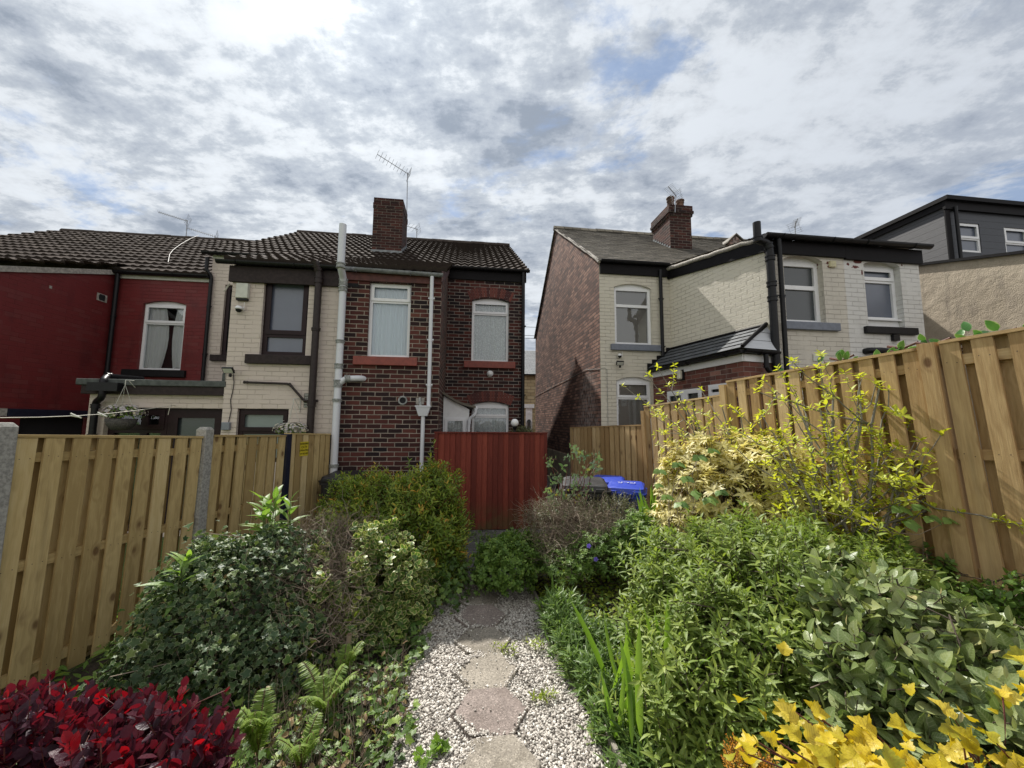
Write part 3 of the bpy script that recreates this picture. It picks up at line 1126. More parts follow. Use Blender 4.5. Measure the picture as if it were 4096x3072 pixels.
def P3(w, u, t, z):
    """point t metres behind wall w"""
    return w.P(u, z, -t)


# ------------------------------------------------ brick end house
H = thing('brick_house', WM.P(-1.4, 0), 'dark red brick end-of-terrace house with white soil pipe and red sills', 'house')
hb = hole(WO, 1472, 1131, 1641, 1430)
hm = hole(WM, 1887, 1204, 2035, 1447, arch=0.075)
hg = hole(WM, 1887, 1621, 2035, 1800, arch=0.075)
hg['z0'] = 0.95
mb = MB()
wall_face(mb, WO, uOB, 0, -0.6, zoC - 0.02, [hb])
sw = Wall(WO.O, N)                                       # right side of the outrigger
wall_face(mb, sw, 0, GD, -0.6, [(0, zoC + 0.0), (GD, zeC)], m=0, uo=3.0)
mb.build('outrigger_wall', M['brick_front'], H)
mb = MB()
wall_face(mb, WM, uORm, 0, -0.6, zeC, [hm, hg])
house_shell(mb, WM, uMB, 0, BD, zeC, zrC, RD, left=False)
mb.build('main_wall', M['brick_recess'], H)
mb = MB()
o = 0.12
tiled(mb, P3(WM, uMB, -0.02, zeC - .03), P3(WM, 0.10, -o, zeC - .05), P3(WM, 0.10, RD, zrC), P3(WM, uMB, RD, zrC))
tiled(mb, P3(WM, 0.10, BD + o, zeC - .08), P3(WM, uMB, BD + o, zeC - .08), P3(WM, uMB, RD, zrC), P3(WM, 0.10, RD, zrC), row=0.6)
# lower slope over the outrigger
tiled(mb, WO.P(uOB, zoC + .05, 0.10), WO.P(0.10, zoC + .05, 0.10), P3(WM, uORm + .10, 0.25, zeC + .16), P3(WM, uMB, 0.25, zeC + .16))
ridge_tiles(mb, P3(WM, uMB, RD, zrC + .05), P3(WM, 0.12, RD, zrC + .05))
# verge mortar
mb.tube([P3(WM, 0.07, -o, zeC - .07), P3(WM, 0.07, RD, zrC - 0.02)], 0.03, 6)
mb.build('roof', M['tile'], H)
mb = MB()
mb.wbox(WM, uORm + 0.03, 0.05, zeC - 0.30, zeC - 0.03, 0.003, 0.05)
mb.build('fascia', M['black_wood'], H)
gutter(H, WM, uORm + 0.05, 0.12, zeC - 0.03, 0.12, M['black_plastic'])
mb = MB()
mb.wbox(WO, uOB + 0.02, -0.003, zoC - 0.17, zoC - 0.03, 0.003, 0.035)
mb.build('fascia', plain('faded_red_fascia', (.10, .035, .03), .7, var=.35, nscale=10), H, bevel=0.004)
gutter(H, WO, uOB - 0.02, 0.03, zoC + 0.02, 0.10, M['lead'], tilt=-0.03)
# barge board on the outrigger's right side
mb = MB()
for (a, b) in ((0.0, 1.0),):
    p0, p1 = sw.P(-0.12, zoC - 0.16, 0.003), sw.P(GD, zeC - 0.16, 0.003)
    mb.box(p0, p1 - p0, Vector((0, 0, 0)) + sw.n * -0.0 + (-sw.n) * -0.03, Vector((0, 0, 0.2)))
mb.build('barge_board', M['purple_board'], H)
window(H, WO, hb['u0'], hb['u1'], hb['z0'], hb['z1'], 0.07, M['upvc'], M['glass'], trans=WO.uv(1560, 1203)[1], curtain='net')
window(H, WM, hm['u0'], hm['u1'], hm['z0'], hm['z1'], 0.07, M['upvc'], M['glass'], trans=WM.uv(1960, 1254)[1], arch=0.075, curtain='lace')
window(H, WM, hg['u0'], hg['u1'], hg['z0'], hg['z1'], 0.07, M['upvc'], M['glass'], trans=WM.uv(1960, 1667)[1], arch=0.075, curtain='lace')
a = vrect(WO, 1415, 1432, 1670, 1463); sill(H, WO, a[0], a[1], a[2], hb['z0'] + .003, M['sill_red'])
a = vrect(WM, 1855, 1449, 2060, 1473); sill(H, WM, a[0], a[1], a[2], hm['z0'] + .003, M['sill_red'])
for h in (hm, hg):
    arch_bricks(H, WM, (h['u0'] + h['u1']) / 2, (h['u1'] - h['u0']) / 2 + 0.03, h['z1'], 0.095, M['vouss'])
# white soil pipe with branch
so_ = 0.13
pp = [WO.P(*WO.uv(1368, 898, so_ + .22), so_ + .22), WO.P(*WO.uv(1363, 1066, so_ + .22), so_ + .22), WO.P(*WO.uv(1374, 1118, so_), so_),
      WO.P(*WO.uv(1366, 1523, so_), so_), WO.P(*WO.uv(1336, 1905, so_), so_)]
# keep the long run plumb
pp[3].x, pp[3].y = pp[2].x, pp[2].y
pp[4].x, pp[4].y, pp[4].z = pp[2].x, pp[2].y, -0.1
pp[0].x, pp[0].y = pp[1].x, pp[1].y
pipe(H, pp, 0.057, M['pipe_white'], name='soil_pipe', cmat=M['pipe_grey'],
     collars=[(0, 0.985, 0.03), (2, 0.03, 0.045), (2, 0.10, 0.03), (2, 0.62, 0.015), (2, 0.86, 0.03), (3, 0.02, 0.05), (3, 0.13, 0.015), (3, 0.55, 0.015)])
bb = WO.P(*WO.uv(1449, 1513, 0.07), 0.07)
mid = pp[3] + Vector((0.11, 0.01, 0.035))
pipe(H, [pp[3] - Vector((0, 0, 0.06)), mid, bb + Vector((-0.05, 0, 0)), bb + N * 0.12 + Vector((0.02, 0, 0))], 0.05, M['pipe_white'], name='soil_branch',
     collars=[(1, 0.15, 0.03)], cmat=M['pipe_grey'])
# white downpipe, hopper, lower pipe
p1 = WO.P(*WO.uv(1729, 1112, .08), .08); p2 = WO.P(*WO.uv(1711, 1630, .08), .08); p2.x, p2.y = p1.x, p1.y
pipe(H, [p1 + Vector((0, -.02, 0.02)), p2], 0.033, M['pipe_white'], clips=[(0, .18, WO.n), (0, .5, WO.n), (0, .84, WO.n)])
hc = WO.P(*WO.uv(1693, 1640, .09), .09)
mb = MB()
mb.hexa([hc + D * -.07 + N * .06 - Vector((0, 0, .10)), hc + D * -.07 - N * .05 - Vector((0, 0, .10)), hc + D * .07 - N * .05 - Vector((0, 0, .10)), hc + D * .07 + N * .06 - Vector((0, 0, .10)),
         hc + D * -.12 + N * .07 + Vector((0, 0, .05)), hc + D * -.12 - N * .08 + Vector((0, 0, .05)), hc + D * .12 - N * .08 + Vector((0, 0, .05)), hc + D * .12 + N * .07 + Vector((0, 0, .05))])
mb.box(hc + D * -.13 - N * .09 + Vector((0, 0, .052)), D * .26, N * .17, Vector((0, 0, .02)))
mb.build('hopper', M['pipe_white'], H)
pipe(H, [hc - Vector((0, 0, .08)), Vector((hc.x, hc.y, -0.1))], 0.033, M['pipe_white'], clips=[(0, .5, WO.n)])
wp = WO.P(*WO.uv(1680, 1606, .05), .05)
pipe(H, [wp + N * .1 + Vector((0, 0, .05)), wp + Vector((0, -.03, .05)), wp + Vector((0.02, -.04, -.10))], 0.022, M['pipe_grey'], name='waste_pipe')
mb = MB(); mb.wbox(WO, *WO.rect(1664, 1592, 1696, 1618), 0.001, 0.012); mb.build('mortar_patch', M['mortar'], H)
# flue hole, round vents, paint splash
mb = MB(); c = WO.P(*WO.uv(1611, 1602), 0.012)
mb.lathe(c, [(0.075, -0.01), (0.078, 0.004), (0.052, 0.006), (0.05, -0.05)], 18, 0, (D, Vector((0, 0, 1)), WO.n))
mb.build('flue_ring', M['pipe_grey'], H)
mb = MB(); mb.lathe(c, [(0.0, -0.008), (0.052, -0.008)], 18, 0, (D, Vector((0, 0, 1)), WO.n)); mb.build('flue_opening', M['dark_in'], H)
mb = MB(); c = WM.P(*WM.uv(1960, 1495), 0.01)
mb.lathe(c, [(0.075, -0.01), (0.075, 0.02), (0.055, 0.028), (0.055, 0.045), (0.0, 0.05)], 18, 0, (D, Vector((0, 0, 1)), WM.n))
mb.build('extractor_vent', M['white'], H)
mb = MB(); mb.wbox(WO, *WO.rect(1392, 1133, 1434, 1148), 0.001, 0.006)
for i in range(2):
    pass
mb.build('air_brick', M['dark_in'], H)
# black downpipe at the end corner
p1 = WM.P(-0.03, zeC - 0.05, 0.10)
pipe(H, [p1, Vector((p1.x, p1.y, -0.1))], 0.04, M['black_plastic'], clips=[(0, .25, WM.n), (0, .55, WM.n)])

# white lean-to porch in the recess
PW = Wall(WM.P(uORm, 0, 1.0), D)         # porch front
q0 = PW.uv(1752, 1570); q1 = PW.uv(1893, 1628); q2 = PW.uv(1875, 1640)
uP0 = 0.0; uP1 = q1[0]; zP0 = q0[1]; zP1 = q1[1]
Pt = thing('white_porch', PW.P(0.3, 0), 'small white lean-to porch with slate roof behind the red gate', 'porch')
mb = MB()
dz = PW.rect(1772, 1667, 1868, 1800)
ps = dict(u0=dz[0], u1=min(dz[1], uP1 - 0.12), z0=0.15, z1=dz[3], arch=0)
wall_face(mb, PW, 0.02, uP1 - 0.08, -0.1, [(0.02, zP0 - .06), (uP1 - 0.08, zP1 - .05)], [ps], depth=0.05)
sw2 = Wall(PW.P(uP1 - 0.08, 0), N)
wall_face(mb, sw2, 0, 1.0, -0.1, [(0, zP1 - .05), (1.0, zP1 - .05)])
mb.build('wall', M['white'], Pt)
window(Pt, PW, ps['u0'], ps['u1'], ps['z0'], ps['z1'], 0.0, M['upvc'], M['glass'], curtain='lace', name='door', fw=0.06)
mb = MB()
for i in range(8):       # sagging roof edge
    t0, t1 = i / 8, (i + 1) / 8
    sag = lambda t: -0.05 * math.sin(math.pi * t)
    ua, ub = lerp(-0.0, uP1 + .05, t0), lerp(0, uP1 + .05, t1)
    za, zb_ = lerp(zP0, zP1, t0) + sag(t0), lerp(zP0, zP1, t1) + sag(t1)
    p = PW.P(ua, za - 0.03, 0.08)
    mb.hexa([PW.P(ua, za - .035, .08), PW.P(ub, zb_ - .035, .08), PW.P(ub, zb_ - .035, -1.0), PW.P(ua, za - .035, -1.0),
             PW.P(ua, za + .02, .08), PW.P(ub, zb_ + .02, .08), PW.P(ub, zb_ + .02, -1.0), PW.P(ua, za + .02, -1.0)])
mb.build('roof', M['slate_brown'], Pt)
g0 = PW.P(uP1 + .05, zP1 - .03, .06)
mb = MB(); mb.tube([g0, g0 + N * 0.9], 0.045, 10); mb.build('gutter', M['upvc'], Pt)
pipe(Pt, [g0 + Vector((0, -.01, 0)), g0 + Vector((0, -.02, -.12)), g0 + Vector((-.13, -.02, -.22)), g0 + Vector((-.16, 0, -1.4))], 0.033, M['pipe_white'],
     collars=[(1, .3, .02), (2, .05, .02)], cmat=M['pipe_white'])

# chimney: base on the roof slope of the brick house
def roof_hit(px, py):
    A = P3(WM, 0, 0, zeC)
    e1 = D
    e2 = (P3(WM, 0, RD, zrC) - A).normalized()
    n_ = e1.cross(e2)
    r = ray(px, py)
    t = (A - CAM).dot(n_) / r.dot(n_)
    return CAM + r * t


def chimney(parent, cl, cr, topz, dep, mat, cap, zb=-1.2, pots=0):
    """cl, cr: bottom-left, bottom-right of the front face"""
    w_ = Wall(cl, D)
    L = (cr - cl).dot(D)
    mb = MB()
    z0 = cl.z + zb
    for f in range(4):
        a = [cl, cl + D * L, cl + D * L + N * dep, cl + N * dep][f]
        b = [cl + D * L, cl + D * L + N * dep, cl + N * dep, cl][f]
        ln = (b - a).length
        ww = Wall(a, b - a)
        mb.face([ww.P(0, z0), ww.P(ln, z0), ww.P(ln, topz - 0.30), ww.P(0, topz - 0.30)], 0, [(f, z0), (f + ln, z0), (f + ln, topz - .3), (f, topz - .3)])
    base = Vector((cl.x, cl.y, 0))
    lv = [(0.0, 0.03, -0.30, -0.225), (0.03, 0.055, -0.225, -0.15), (0.03, 0.035, -0.15, -0.0)] if cap else [(0, 0.012, -0.30, -0.15), (0, 0.0, -0.15, 0)]
    for (_, e, za, zb2) in lv:
        p = base - D * e - N * e + Vector((0, 0, topz + za))
        mb.box(p, D * (L + 2 * e), N * (dep + 2 * e), Vector((0, 0, zb2 - za - 0.001)), 0, uo=random.random(), vo=0.0)
    # uneven mortar flaunching
    p = base + D * .05 + N * .05 + Vector((0, 0, topz))
    mb.hexa([p, p + D * (L - .1), p + D * (L - .1) + N * (dep - .1), p + N * (dep - .1),
             p + D * .06 + N * .06 + Vector((0, 0, .05)), p + D * (L - .2) + N * .06 + Vector((0, 0, .04)),
             p + D * (L - .2) + N * (dep - .2) + Vector((0, 0, .05)), p + D * .06 + N * (dep - .2) + Vector((0, 0, .05))], 1)
    ch = mb.build('chimney', [mat, M['mortar']], parent)
    for i in range(pots):
        mb = MB()
        s = (i + 0.5) / pots
        c = base + D * (L * (0.27 + 0.46 * i)) + N * (0.22) + Vector((0, 0, topz))
        h = 0.36 if i == 0 else 0.30
        mb.lathe(c, [(0.0, .02), (0.125, 0.0), (0.105, 0.06), (0.088, h * .62), (0.105, h * .66), (0.105, h * .72), (0.092, h * .76), (0.092, h * .84), (0.115, h * .88), (0.112, h * .97), (0.085, h), (0.08, h - .12), (0, h - .12)], 14)
        mb.build('chimney_pot', M['clay_pot'], ch)
    return ch


cl = roof_hit(1486, 1008); cr_ = roof_hit(1611, 1010)
def topz_at(p, py):
    for k in range(60):
        z = p.z + k * 0.05
        v = ROT.transposed() @ (Vector((p.x, p.y, z)) - CAM)
        y = 1536 - FPX * (v.y / -v.z)
        if y < py:
            return z
    return p.z + 2
chz = topz_at(cl, 795)
ch = chimney(H, cl, cr_, chz, 0.80, M['brick_chimney'], False)
mb = MB()
L = (cr_ - cl).dot(D)
w_ = Wall(cl, D)
mb.wbox(w_, -0.02, L + 0.02, cl.z - 0.10, cl.z + 0.07, 0.003, 0.02)
for i in range(9):       # stepped side flashing up the slope
    t = i / 9
    zz_ = cl.z + t * 0.8 * (zrC - zeC) / RD
    p = cl + D * (L + 0.004) + N * (t * 0.8)
    mb.box(Vector((p.x, p.y, zz_ - 0.1)), D * 0.012, N * 0.10, Vector((0, 0, 0.24)))
mb.build('chimney_flashing', M['lead'], H)

# ------------------------------------------------ cream middle house
H = thing('cream_house', WM.P(uMC + 1.0, 0), 'cream painted terraced house with dark brown window frames and parapet extension', 'house')
hc1 = hole(WO, 1048, 1108, 1230, 1423)
hc2 = hole(WO, 945, 1635, 1151, 1780)
hc2['z0'] = WO.uv(1000, 1850)[1]
mb = MB()
wall_face(mb, WO, uOL, uOB, -0.6, zoC - 0.02, [hc1, hc2])
swl = Wall(WO.P(uOL, 0) + N * GD, -N)
wall_face(mb, swl, 0, GD, -0.6, [(0, zeC), (GD, zoC)], uo=5.0)
hs_ = dict(u0=WM.uv(888, 1300)[0], u1=uOLm + 0.25, z0=WM.uv(888, 1420)[1], z1=WM.uv(918, 1140)[1], arch=0)
hs_['u1'] = uOLm - 0.02
wall_face(mb, WM, uMC, uOLm, -0.6, zeC, [hs_])
wl = Wall(WM.P(uMC, 0) + N * BD, -N)
house_shell(mb, WM, uMC, uMB, BD, zeC, zrC, RD, right=False)
mb.build('wall', M['cream_pink'], H)
mb = MB()
tiled(mb, P3(WM, uMC - .10, -o, zeC - .05), P3(WM, uMB, -0.02, zeC - .03), P3(WM, uMB, RD, zrC), P3(WM, uMC - .10, RD, zrC))
tiled(mb, P3(WM, uMB, BD + o, zeC - .08), P3(WM, uMC - .1, BD + o, zeC - .08), P3(WM, uMC - .1, RD, zrC), P3(WM, uMB, RD, zrC), row=0.6)
tiled(mb, WO.P(uOL - .10, zoC + .05, 0.10), WO.P(uOB, zoC + .05, 0.10), P3(WM, uMB, 0.25, zeC + .16), P3(WM, uOLm - .10, 0.25, zeC + .16))
ridge_tiles(mb, P3(WM, uMC - .12, RD, zrC + .05), P3(WM, uMB, RD, zrC + .05))
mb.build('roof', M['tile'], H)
mb = MB()
mb.wbox(WO, uOL - 0.04, uOB + 0.015, zoC - 0.30, zoC - 0.03, 0.004, 0.055)
mb.build('fascia', M['brown_paint'], H, bevel=0.004)
mb = MB(); mb.wbox(WM, uMC + 0.01, uOLm - 0.02, zeC - 0.12, zeC - 0.02, 0.003, 0.03)
mb.build('fascia', M['offwhite'], H, bevel=0.004)
gutter(H, WO, uOL - 0.20, uOB - 0.03, zoC + 0.02, 0.12, M['black_plastic'])
gutter(H, WM, uMC - 0.14, uOLm - 0.05, zeC - 0.02, 0.13, M['black_plastic'])
window(H, WO, hc1['u0'], hc1['u1'], hc1['z0'], hc1['z1'], 0.06, M['brown_frame'], M['obscure_blue'], trans=WO.uv(1130, 1338)[1], fw=0.075)
window(H, WO, hc2['u0'], hc2['u1'], hc2['z0'], hc2['z1'], 0.05, M['brown_frame'], M['obscure_pale'], trans=WO.uv(1050, 1728)[1], fw=0.07)
window(H, WM, hs_['u0'], hs_['u1'], hs_['z0'], hs_['z1'], 0.06, M['brown_frame'], M['obscure_dark'], fw=0.06)
a = vrect(WO, 987, 1423, 1260, 1458); sill(H, WO, a[0], a[1], a[2], hc1['z0'] + .003, M['brown_paint'])
a = vrect(WM, 846, 1420, 910, 1445); sill(H, WM, a[0], uOLm - .03, a[2], a[3], M['brown_paint'])
# brown soil pipe
p0 = WO.P(*WO.uv(1278, 1075, .10), .10)
pb = Vector((p0.x, p0.y, -0.2))
pipe(H, [p0 + Vector((-.04, -.06, .10)), p0 + Vector((0, 0, -.07)), pb], 0.055, M['brown_pipe'],
     collars=[(0, .6, .03), (1, .03, .04), (1, .22, .012), (1, .50, .03), (1, .66, .015)], cmat=M['brown_pipe'], name='soil_pipe')
wpts = [WO.P(*WO.uv(x, y, .05), .05) for x, y in ((982, 1529), (1150, 1535), (1160, 1539), (1212, 1598), (1222, 1603), (1272, 1603))]
pipe(H, wpts, 0.019, M['brown_pipe'], name='waste_pipe', collars=[(0, .01, .02), (2, .02, .02), (4, .02, .02)])
mb = MB()
a = WO.rect(1217, 1574, 1262, 1630)
mb.wbox(WO, a[0], a[1], a[2], a[3], 0.001, 0.010)
for i in range(9):
    zq = lerp(a[2], a[3], (i + .5) / 9)
    mb.wbox(WO, a[0] + .01, a[1] - .01, zq - .007, zq + .004, 0.010, 0.022, 1)
mb.build('vent_grille', [M['dark_in'], M['offwhite']], H)
# black downpipe between maroon and cream
e0 = WM.P(*WM.uv(830, 1030, .12), .12)
e1 = WM.P(*WM.uv(846, 1105, .06), .06)
pipe(H, [e0, e0 + Vector((0, 0, -.28)), e1, Vector((e1.x, e1.y, WM.uv(811, 1530)[1]))], 0.036, M['black_plastic'], clips=[(2, .3, WM.n), (2, .75, WM.n)])
# flat-roofed ground floor extension with parapet
WE = Wall(WO.O + N * 0.10, D)
uE0 = WE.uv(348, 1687)[0]; uE1 = uOL - 0.0
zE = WE.uv(640, 1578)[1]
hw = dict(u0=WE.uv(416, 1687)[0], u1=WE.uv(889, 1687)[0], z0=0.0, z1=WE.uv(650, 1632)[1], arch=0)
mb = MB()
wall_face(mb, WE, uE0, uE1, -0.6, zE, [hw], depth=0.14)
ws = Wall(WE.P(uE0, 0) + N * (GD - .1), -N)
wall_face(mb, ws, 0, GD - .1, -0.6, zE)
mb.build('extension_wall', M['cream_pink'], H)
mb = MB()
zf0 = WE.uv(640, 1580)[1]; zf1 = WE.uv(640, 1546)[1]; zf2 = WE.uv(640, 1522)[1]
mb.wbox(WE, uE0 - 0.06, uE1 + 0.04, zf0, zf1, 0.003, 0.09)
mb.build('parapet_board', M['brown_paint'], H, bevel=0.005)
mb = MB()
mb.wbox(WE, uE0 - 0.12, uE1 + 0.02, zf1 + .001, zf2, -GD + .12, 0.12)
mb.wbox(WE, uE1 - .05, uE1 + .03, zf2, zf2 + .13, -.3, 0.10)
mb.build('extension_roof', M['felt'], H, bevel=0.01)
um = WE.uv(655, 1687)[0]
window(H, WE, hw['u0'], um - .003, 0.0, hw['z1'], 0.08, M['brown_frame'], M['glass'], trans=WE.uv(550, 1722)[1], fw=0.085, mull=WE.uv(560, 1687)[0])
window(H, WE, um + .003, hw['u1'], 0.0, hw['z1'], 0.08, M['brown_frame'], M['obscure_dark'], fw=0.11, name='door')
# grey pipe over the parapet and black downpipe
g = [WE.P(*WE.uv(x, y, f), f) for x, y, f in ((570, 1517, -.5), (428, 1505, .0), (412, 1522, .18), (408, 1590, .18), (383, 1608, .08))]
pipe(H, g + [Vector((g[-1].x, g[-1].y, -0.1))], 0.045, M['black_plastic'], name='downpipe', collars=[(0, .97, .02), (4, .03, .02), (4, .25, .02)])
mb = MB(); p = WE.P(*WE.uv(378, 1565, .09), .09); mb.box(p, D * .42, -N * .14, Vector((0, 0, .13))); mb.build('hopper', M['black_plastic'], H)

# ------------------------------------------------ maroon house
H = thing('maroon_house', WM.P(uMR, 0), 'maroon painted terraced house with projecting wing at far left', 'house')
hr = hole(WM, 560, 1216, 733, 1481, arch=0.07)
hr['z0'] = WM.uv(640, 1481)[1]
hr['z1'] = WM.uv(660, 1216)[1]
mb = MB()
wall_face(mb, WM, uMR, uMC, -0.6, zeR, [hr])
mb.build('wall', M['red_paint'], H)
mb = MB()
house_shell(mb, WM, uME, uMC, BD, zeR, zrR, RD, right=False)
mb.build('gable_wall', M['red_paint'], H)
mb = MB()
MS = Wall(WM.P(uMR, 0) - N * 3.4, N)         # side of the wing, runs away from the camera
tz0 = MS.uv(20, 1072)[1]; tz1 = MS.uv(452, 1080)[1]
ut0, ut1 = MS.uv(20, 1072)[0], 3.4
zfr = tz1 + (tz0 - tz1) * (0 - ut1) / (ut0 - ut1)
wall_face(mb, MS, 0, 3.4, -0.6, [(0, zfr), (3.4, tz1)],
          [dict(u0=1.95, u1=3.15, z0=0.0, z1=MS.uv(250, 1668)[1], arch=0)], depth=0.1)
mf = Wall(MS.P(0, 0) - D * 2.2, D)
wall_face(mb, mf, 0, 2.2, -0.6, zfr)
mb.build('wing_wall', M['red_paint'], H)
mb = MB()
tiled(mb, P3(WM, uME - .1, -o, zeR - .03), P3(WM, uMC + .0, -o, zeR - .03), P3(WM, uMC, RD, zrR), P3(WM, uME - .1, RD, zrR), per=0.18)
tiled(mb, P3(WM, uMC, BD + o, zeR - .08), P3(WM, uME - .1, BD + o, zeR - .08), P3(WM, uME - .1, RD, zrR), P3(WM, uMC, RD, zrR), row=0.6)
tiled(mb, MS.P(-.12, zfr + .05) - D * 2.3, MS.P(-.12, zfr + .05) + D * .10, MS.P(3.6, tz1 + .2) + D * .10, MS.P(3.6, tz1 + .2) - D * 2.3, per=0.18)
ridge_tiles(mb, P3(WM, uME, RD, zrR + .04), P3(WM, uMC, RD, zrR + .04))
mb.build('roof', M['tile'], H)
mb = MB()
pa, pb_ = MS.P(0, zfr - .06, .01), MS.P(3.4, tz1 - .06, .01)
mb.box(pa, pb_ - pa, MS.n * .03, Vector((0, 0, .10)))
mb.build('verge_mortar', M['mortar'], H)
mb = MB(); mb.wbox(WM, uMR + .05, uMC - .01, zeR - .16, zeR - .08, 0.003, 0.03); mb.build('fascia', M['offwhite'], H)
gutter(H, WM, uMR - .02, uMC + .02, zeR - 0.04, 0.12, M['black_plastic'])
window(H, WM, hr['u0'], hr['u1'], hr['z0'], hr['z1'], 0.06, M['upvc'], M['glass'], trans=WM.uv(650, 1291)[1], arch=0.07, curtain='curtain', curt_spans=((0, .44), (.66, 1.0)))
a = vrect(WM, 494, 1484, 745, 1508); sill(H, WM, a[0], a[1], a[2], hr['z0'] + .003, M['sill_black'])
p0 = WM.P(uMR + .10, zeR - .08, .10)
pipe(H, [p0, Vector((p0.x, p0.y, zE + .3))], 0.04, M['black_plastic'], clips=[(0, .4, WM.n), (0, .9, WM.n)])
mb = MB(); mb.wbox(MS, 1.97, 3.13, 0, MS.uv(250, 1668)[1] - .01, -.12, -.10); mb.build('doorway', M['dark_in'], H)
mb = MB(); mb.wbox(MS, 1.75, 3.16, MS.uv(250, 1668)[1] + .002, MS.uv(250, 1640)[1], -0.01, .03); mb.build('lintel', M['navy'], H)
mb = MB(); mb.wbox(MS, 1.45, 1.74, MS.uv(250, 1668)[1] + .002, MS.uv(250, 1640)[1], -0.01, .012)
mb.build('mortar_patch', M['mortar'], H)
mb = MB(); mb.wbox(MS, *MS.rect(196, 1143, 206, 1154), 0.001, 0.01); mb.build('mortar_patch', M['mortar'], H)
mb = MB(); mb.wbox(MS, *MS.rect(395, 1178, 418, 1203), 0.001, 0.012, 0)
mb.build('vent', M['dark_in'], H)
mb = MB(); frame_bars(mb, MS, *MS.rect(386, 1176, 427, 1206), 0.0, 0.010, 0.035); mb.build('vent_surround', M['mortar'], H)

# ================================================================== RIGHT HOUSES
RM = Wall(hor(2405, 7.94), D)
uRI = RM.uv(2694, 1687)[0]
RF = Wall(hor(3101, 6.0), D)
uRF1 = RF.uv(3735, 1687)[0]
GDp = 7.4
pin = RM.P(uRI, 0)
RS = Wall(pin, RF.O - pin)                       # splayed side wall, u runs toward the camera
LS = (RF.O - pin).length
zeG = RM.uv(2400, 1046)[1]
zeG = (zeG + RM.uv(2640, 1072)[1]) / 2
WRg = Wall(RM.O + N * 3.85, D)
zrG = WRg.uv(2218, 917)[1]
zsI = RS.uv(2682, 1083)[1]; zsO = RS.uv(3046, 972)[1]
zoR = (RF.uv(3063, 947, .1)[1] + RF.uv(3665, 996, .1)[1]) / 2
print('right', [round(q, 2) for q in (uRI, uRF1, LS, zeG, zrG, zsI, zsO, zoR)])
uSplit = RF.uv(3390, 1250)[0]

flakes = []
for (x, y, ru, rz) in ((3428, 1030, .07, .04), (3430, 1045, .10, .045), (3420, 1068, .08, .03), (3448, 1090, .02, .05), (3392, 1056, .03, .03), (3450, 1030, .03, .05),
                       (3550, 1030, .035, .06), (3578, 1043, .06, .03), (3311, 1052, .03, .03), (3318, 1066, .05, .03), (3607, 1060, .02, .02)):
    u_, z_ = RF.uv(x, y)
    flakes.append((u_, z_, ru, rz))
M['cream_front'] = painted('white_painted_outrigger', (0.60, 0.565, 0.495), stainamt=0.22, stain=(0.36, 0.34, 0.31),
                           split=(uSplit, (0.66, 0.655, 0.635)), patches=flakes, joint=0.78, bumpd=0.009)
M['cream_main'] = painted('cream_painted_main', (0.62, 0.585, 0.495), joint=0.76, bumpd=0.009, stainamt=0.18, stain=(0.42, 0.39, 0.32))

H = thing('gable_house', RM.P(1.0, 0), 'end house with bare red brick gable, cream rear wall and stone slate roof', 'house')
hw1 = hole(RM, 2458, 1151, 2606, 1380, arch=0.085)
hw2 = hole(RM, 2467, 1524, 2606, 1760, arch=0.085)
hw2['z0'] = 0.95
uEnd = 9.6
mb = MB()
wall_face(mb, RM, 0, uRI + .4, -0.6, zeG, [hw1, hw2])
mb.build('rear_wall', M['cream_main'], H)
mb = MB()
GW = Wall(RM.O + N * GDp, -N)                       # gable, u runs toward the camera
pts = [(0, -0.6), (GDp, -0.6), (GDp, zeG), (GDp - 3.85, zrG), (0, zeG - .05)]
uvp = [(GDp - a, b) for a, b in pts]
mb.face([GW.P(a, b) for a, b in pts], 0, uvp)
bk = Wall(RM.P(uEnd, 0) + N * GDp, -D)
mb.face([bk.P(0, -.6), bk.P(uEnd, -.6), bk.P(uEnd, zeG), bk.P(0, zeG)], 0, [(0, 0), (uEnd, 0), (uEnd, 5), (0, 5)])
gR = Wall(RM.P(uEnd, 0), N)
mb.face([gR.P(a, b) for a, b in ((0, -.6), (GDp, -.6), (GDp, zeG), (3.85, zrG), (0, zeG))], 0, [(0, -.6), (GDp, -.6), (GDp, zeG), (3.85, zrG), (0, zeG)])
rest = Wall(RM.P(uRI + .4, 0), D)
mb.face([rest.P(0, -.6), rest.P(uEnd - uRI - .4, -.6), rest.P(uEnd - uRI - .4, zeG), rest.P(0, zeG)], 0)
mb.build('gable_wall', M['brick_gable'], H)
mb = MB()      # rendered plinth along the foot of the gable
gb = GW.uv(2190, 1790)[1]
mb.wbox(GW, 0.0, GDp + .02, -0.6, GW.uv(2210, 1798)[1], 0.002, 0.03)
mb.build('plinth', plain('stained_cement_plinth', (0.36, 0.32, 0.24), 0.9, var=0.3, nscale=4, bump=.006), H)
mb = MB()
slated(mb, P3(RM, -.06, -.10, zeG + .02), P3(RM, uEnd, -.10, zeG + .02), P3(RM, uEnd, 3.85, zrG + .03), P3(RM, -.06, 3.85, zrG + .03))
slated(mb, P3(RM, uEnd, GDp + .1, zeG - .04), P3(RM, -.06, GDp + .1, zeG - .04), P3(RM, -.06, 3.85, zrG + .03), P3(RM, uEnd, 3.85, zrG + .03), row=.3)
ridge_tiles(mb, P3(RM, -.08, 3.85, zrG + .06), P3(RM, uEnd, 3.85, zrG + .06), r=.085, ln=.46)
mb.build('roof', M['slate_brown'], H)
mb = MB()
vp = [P3(RM, -.03, -.10, zeG - .02)] + [P3(RM, -.03 + random.uniform(-.01, .01), lerp(-.1, 3.85, i / 22), lerp(zeG, zrG, i / 22) + random.uniform(-.012, .012)) for i in range(1, 23)]
mb.tube(vp, 0.035, 6)
mb.build('verge_mortar', M['mortar'], H)
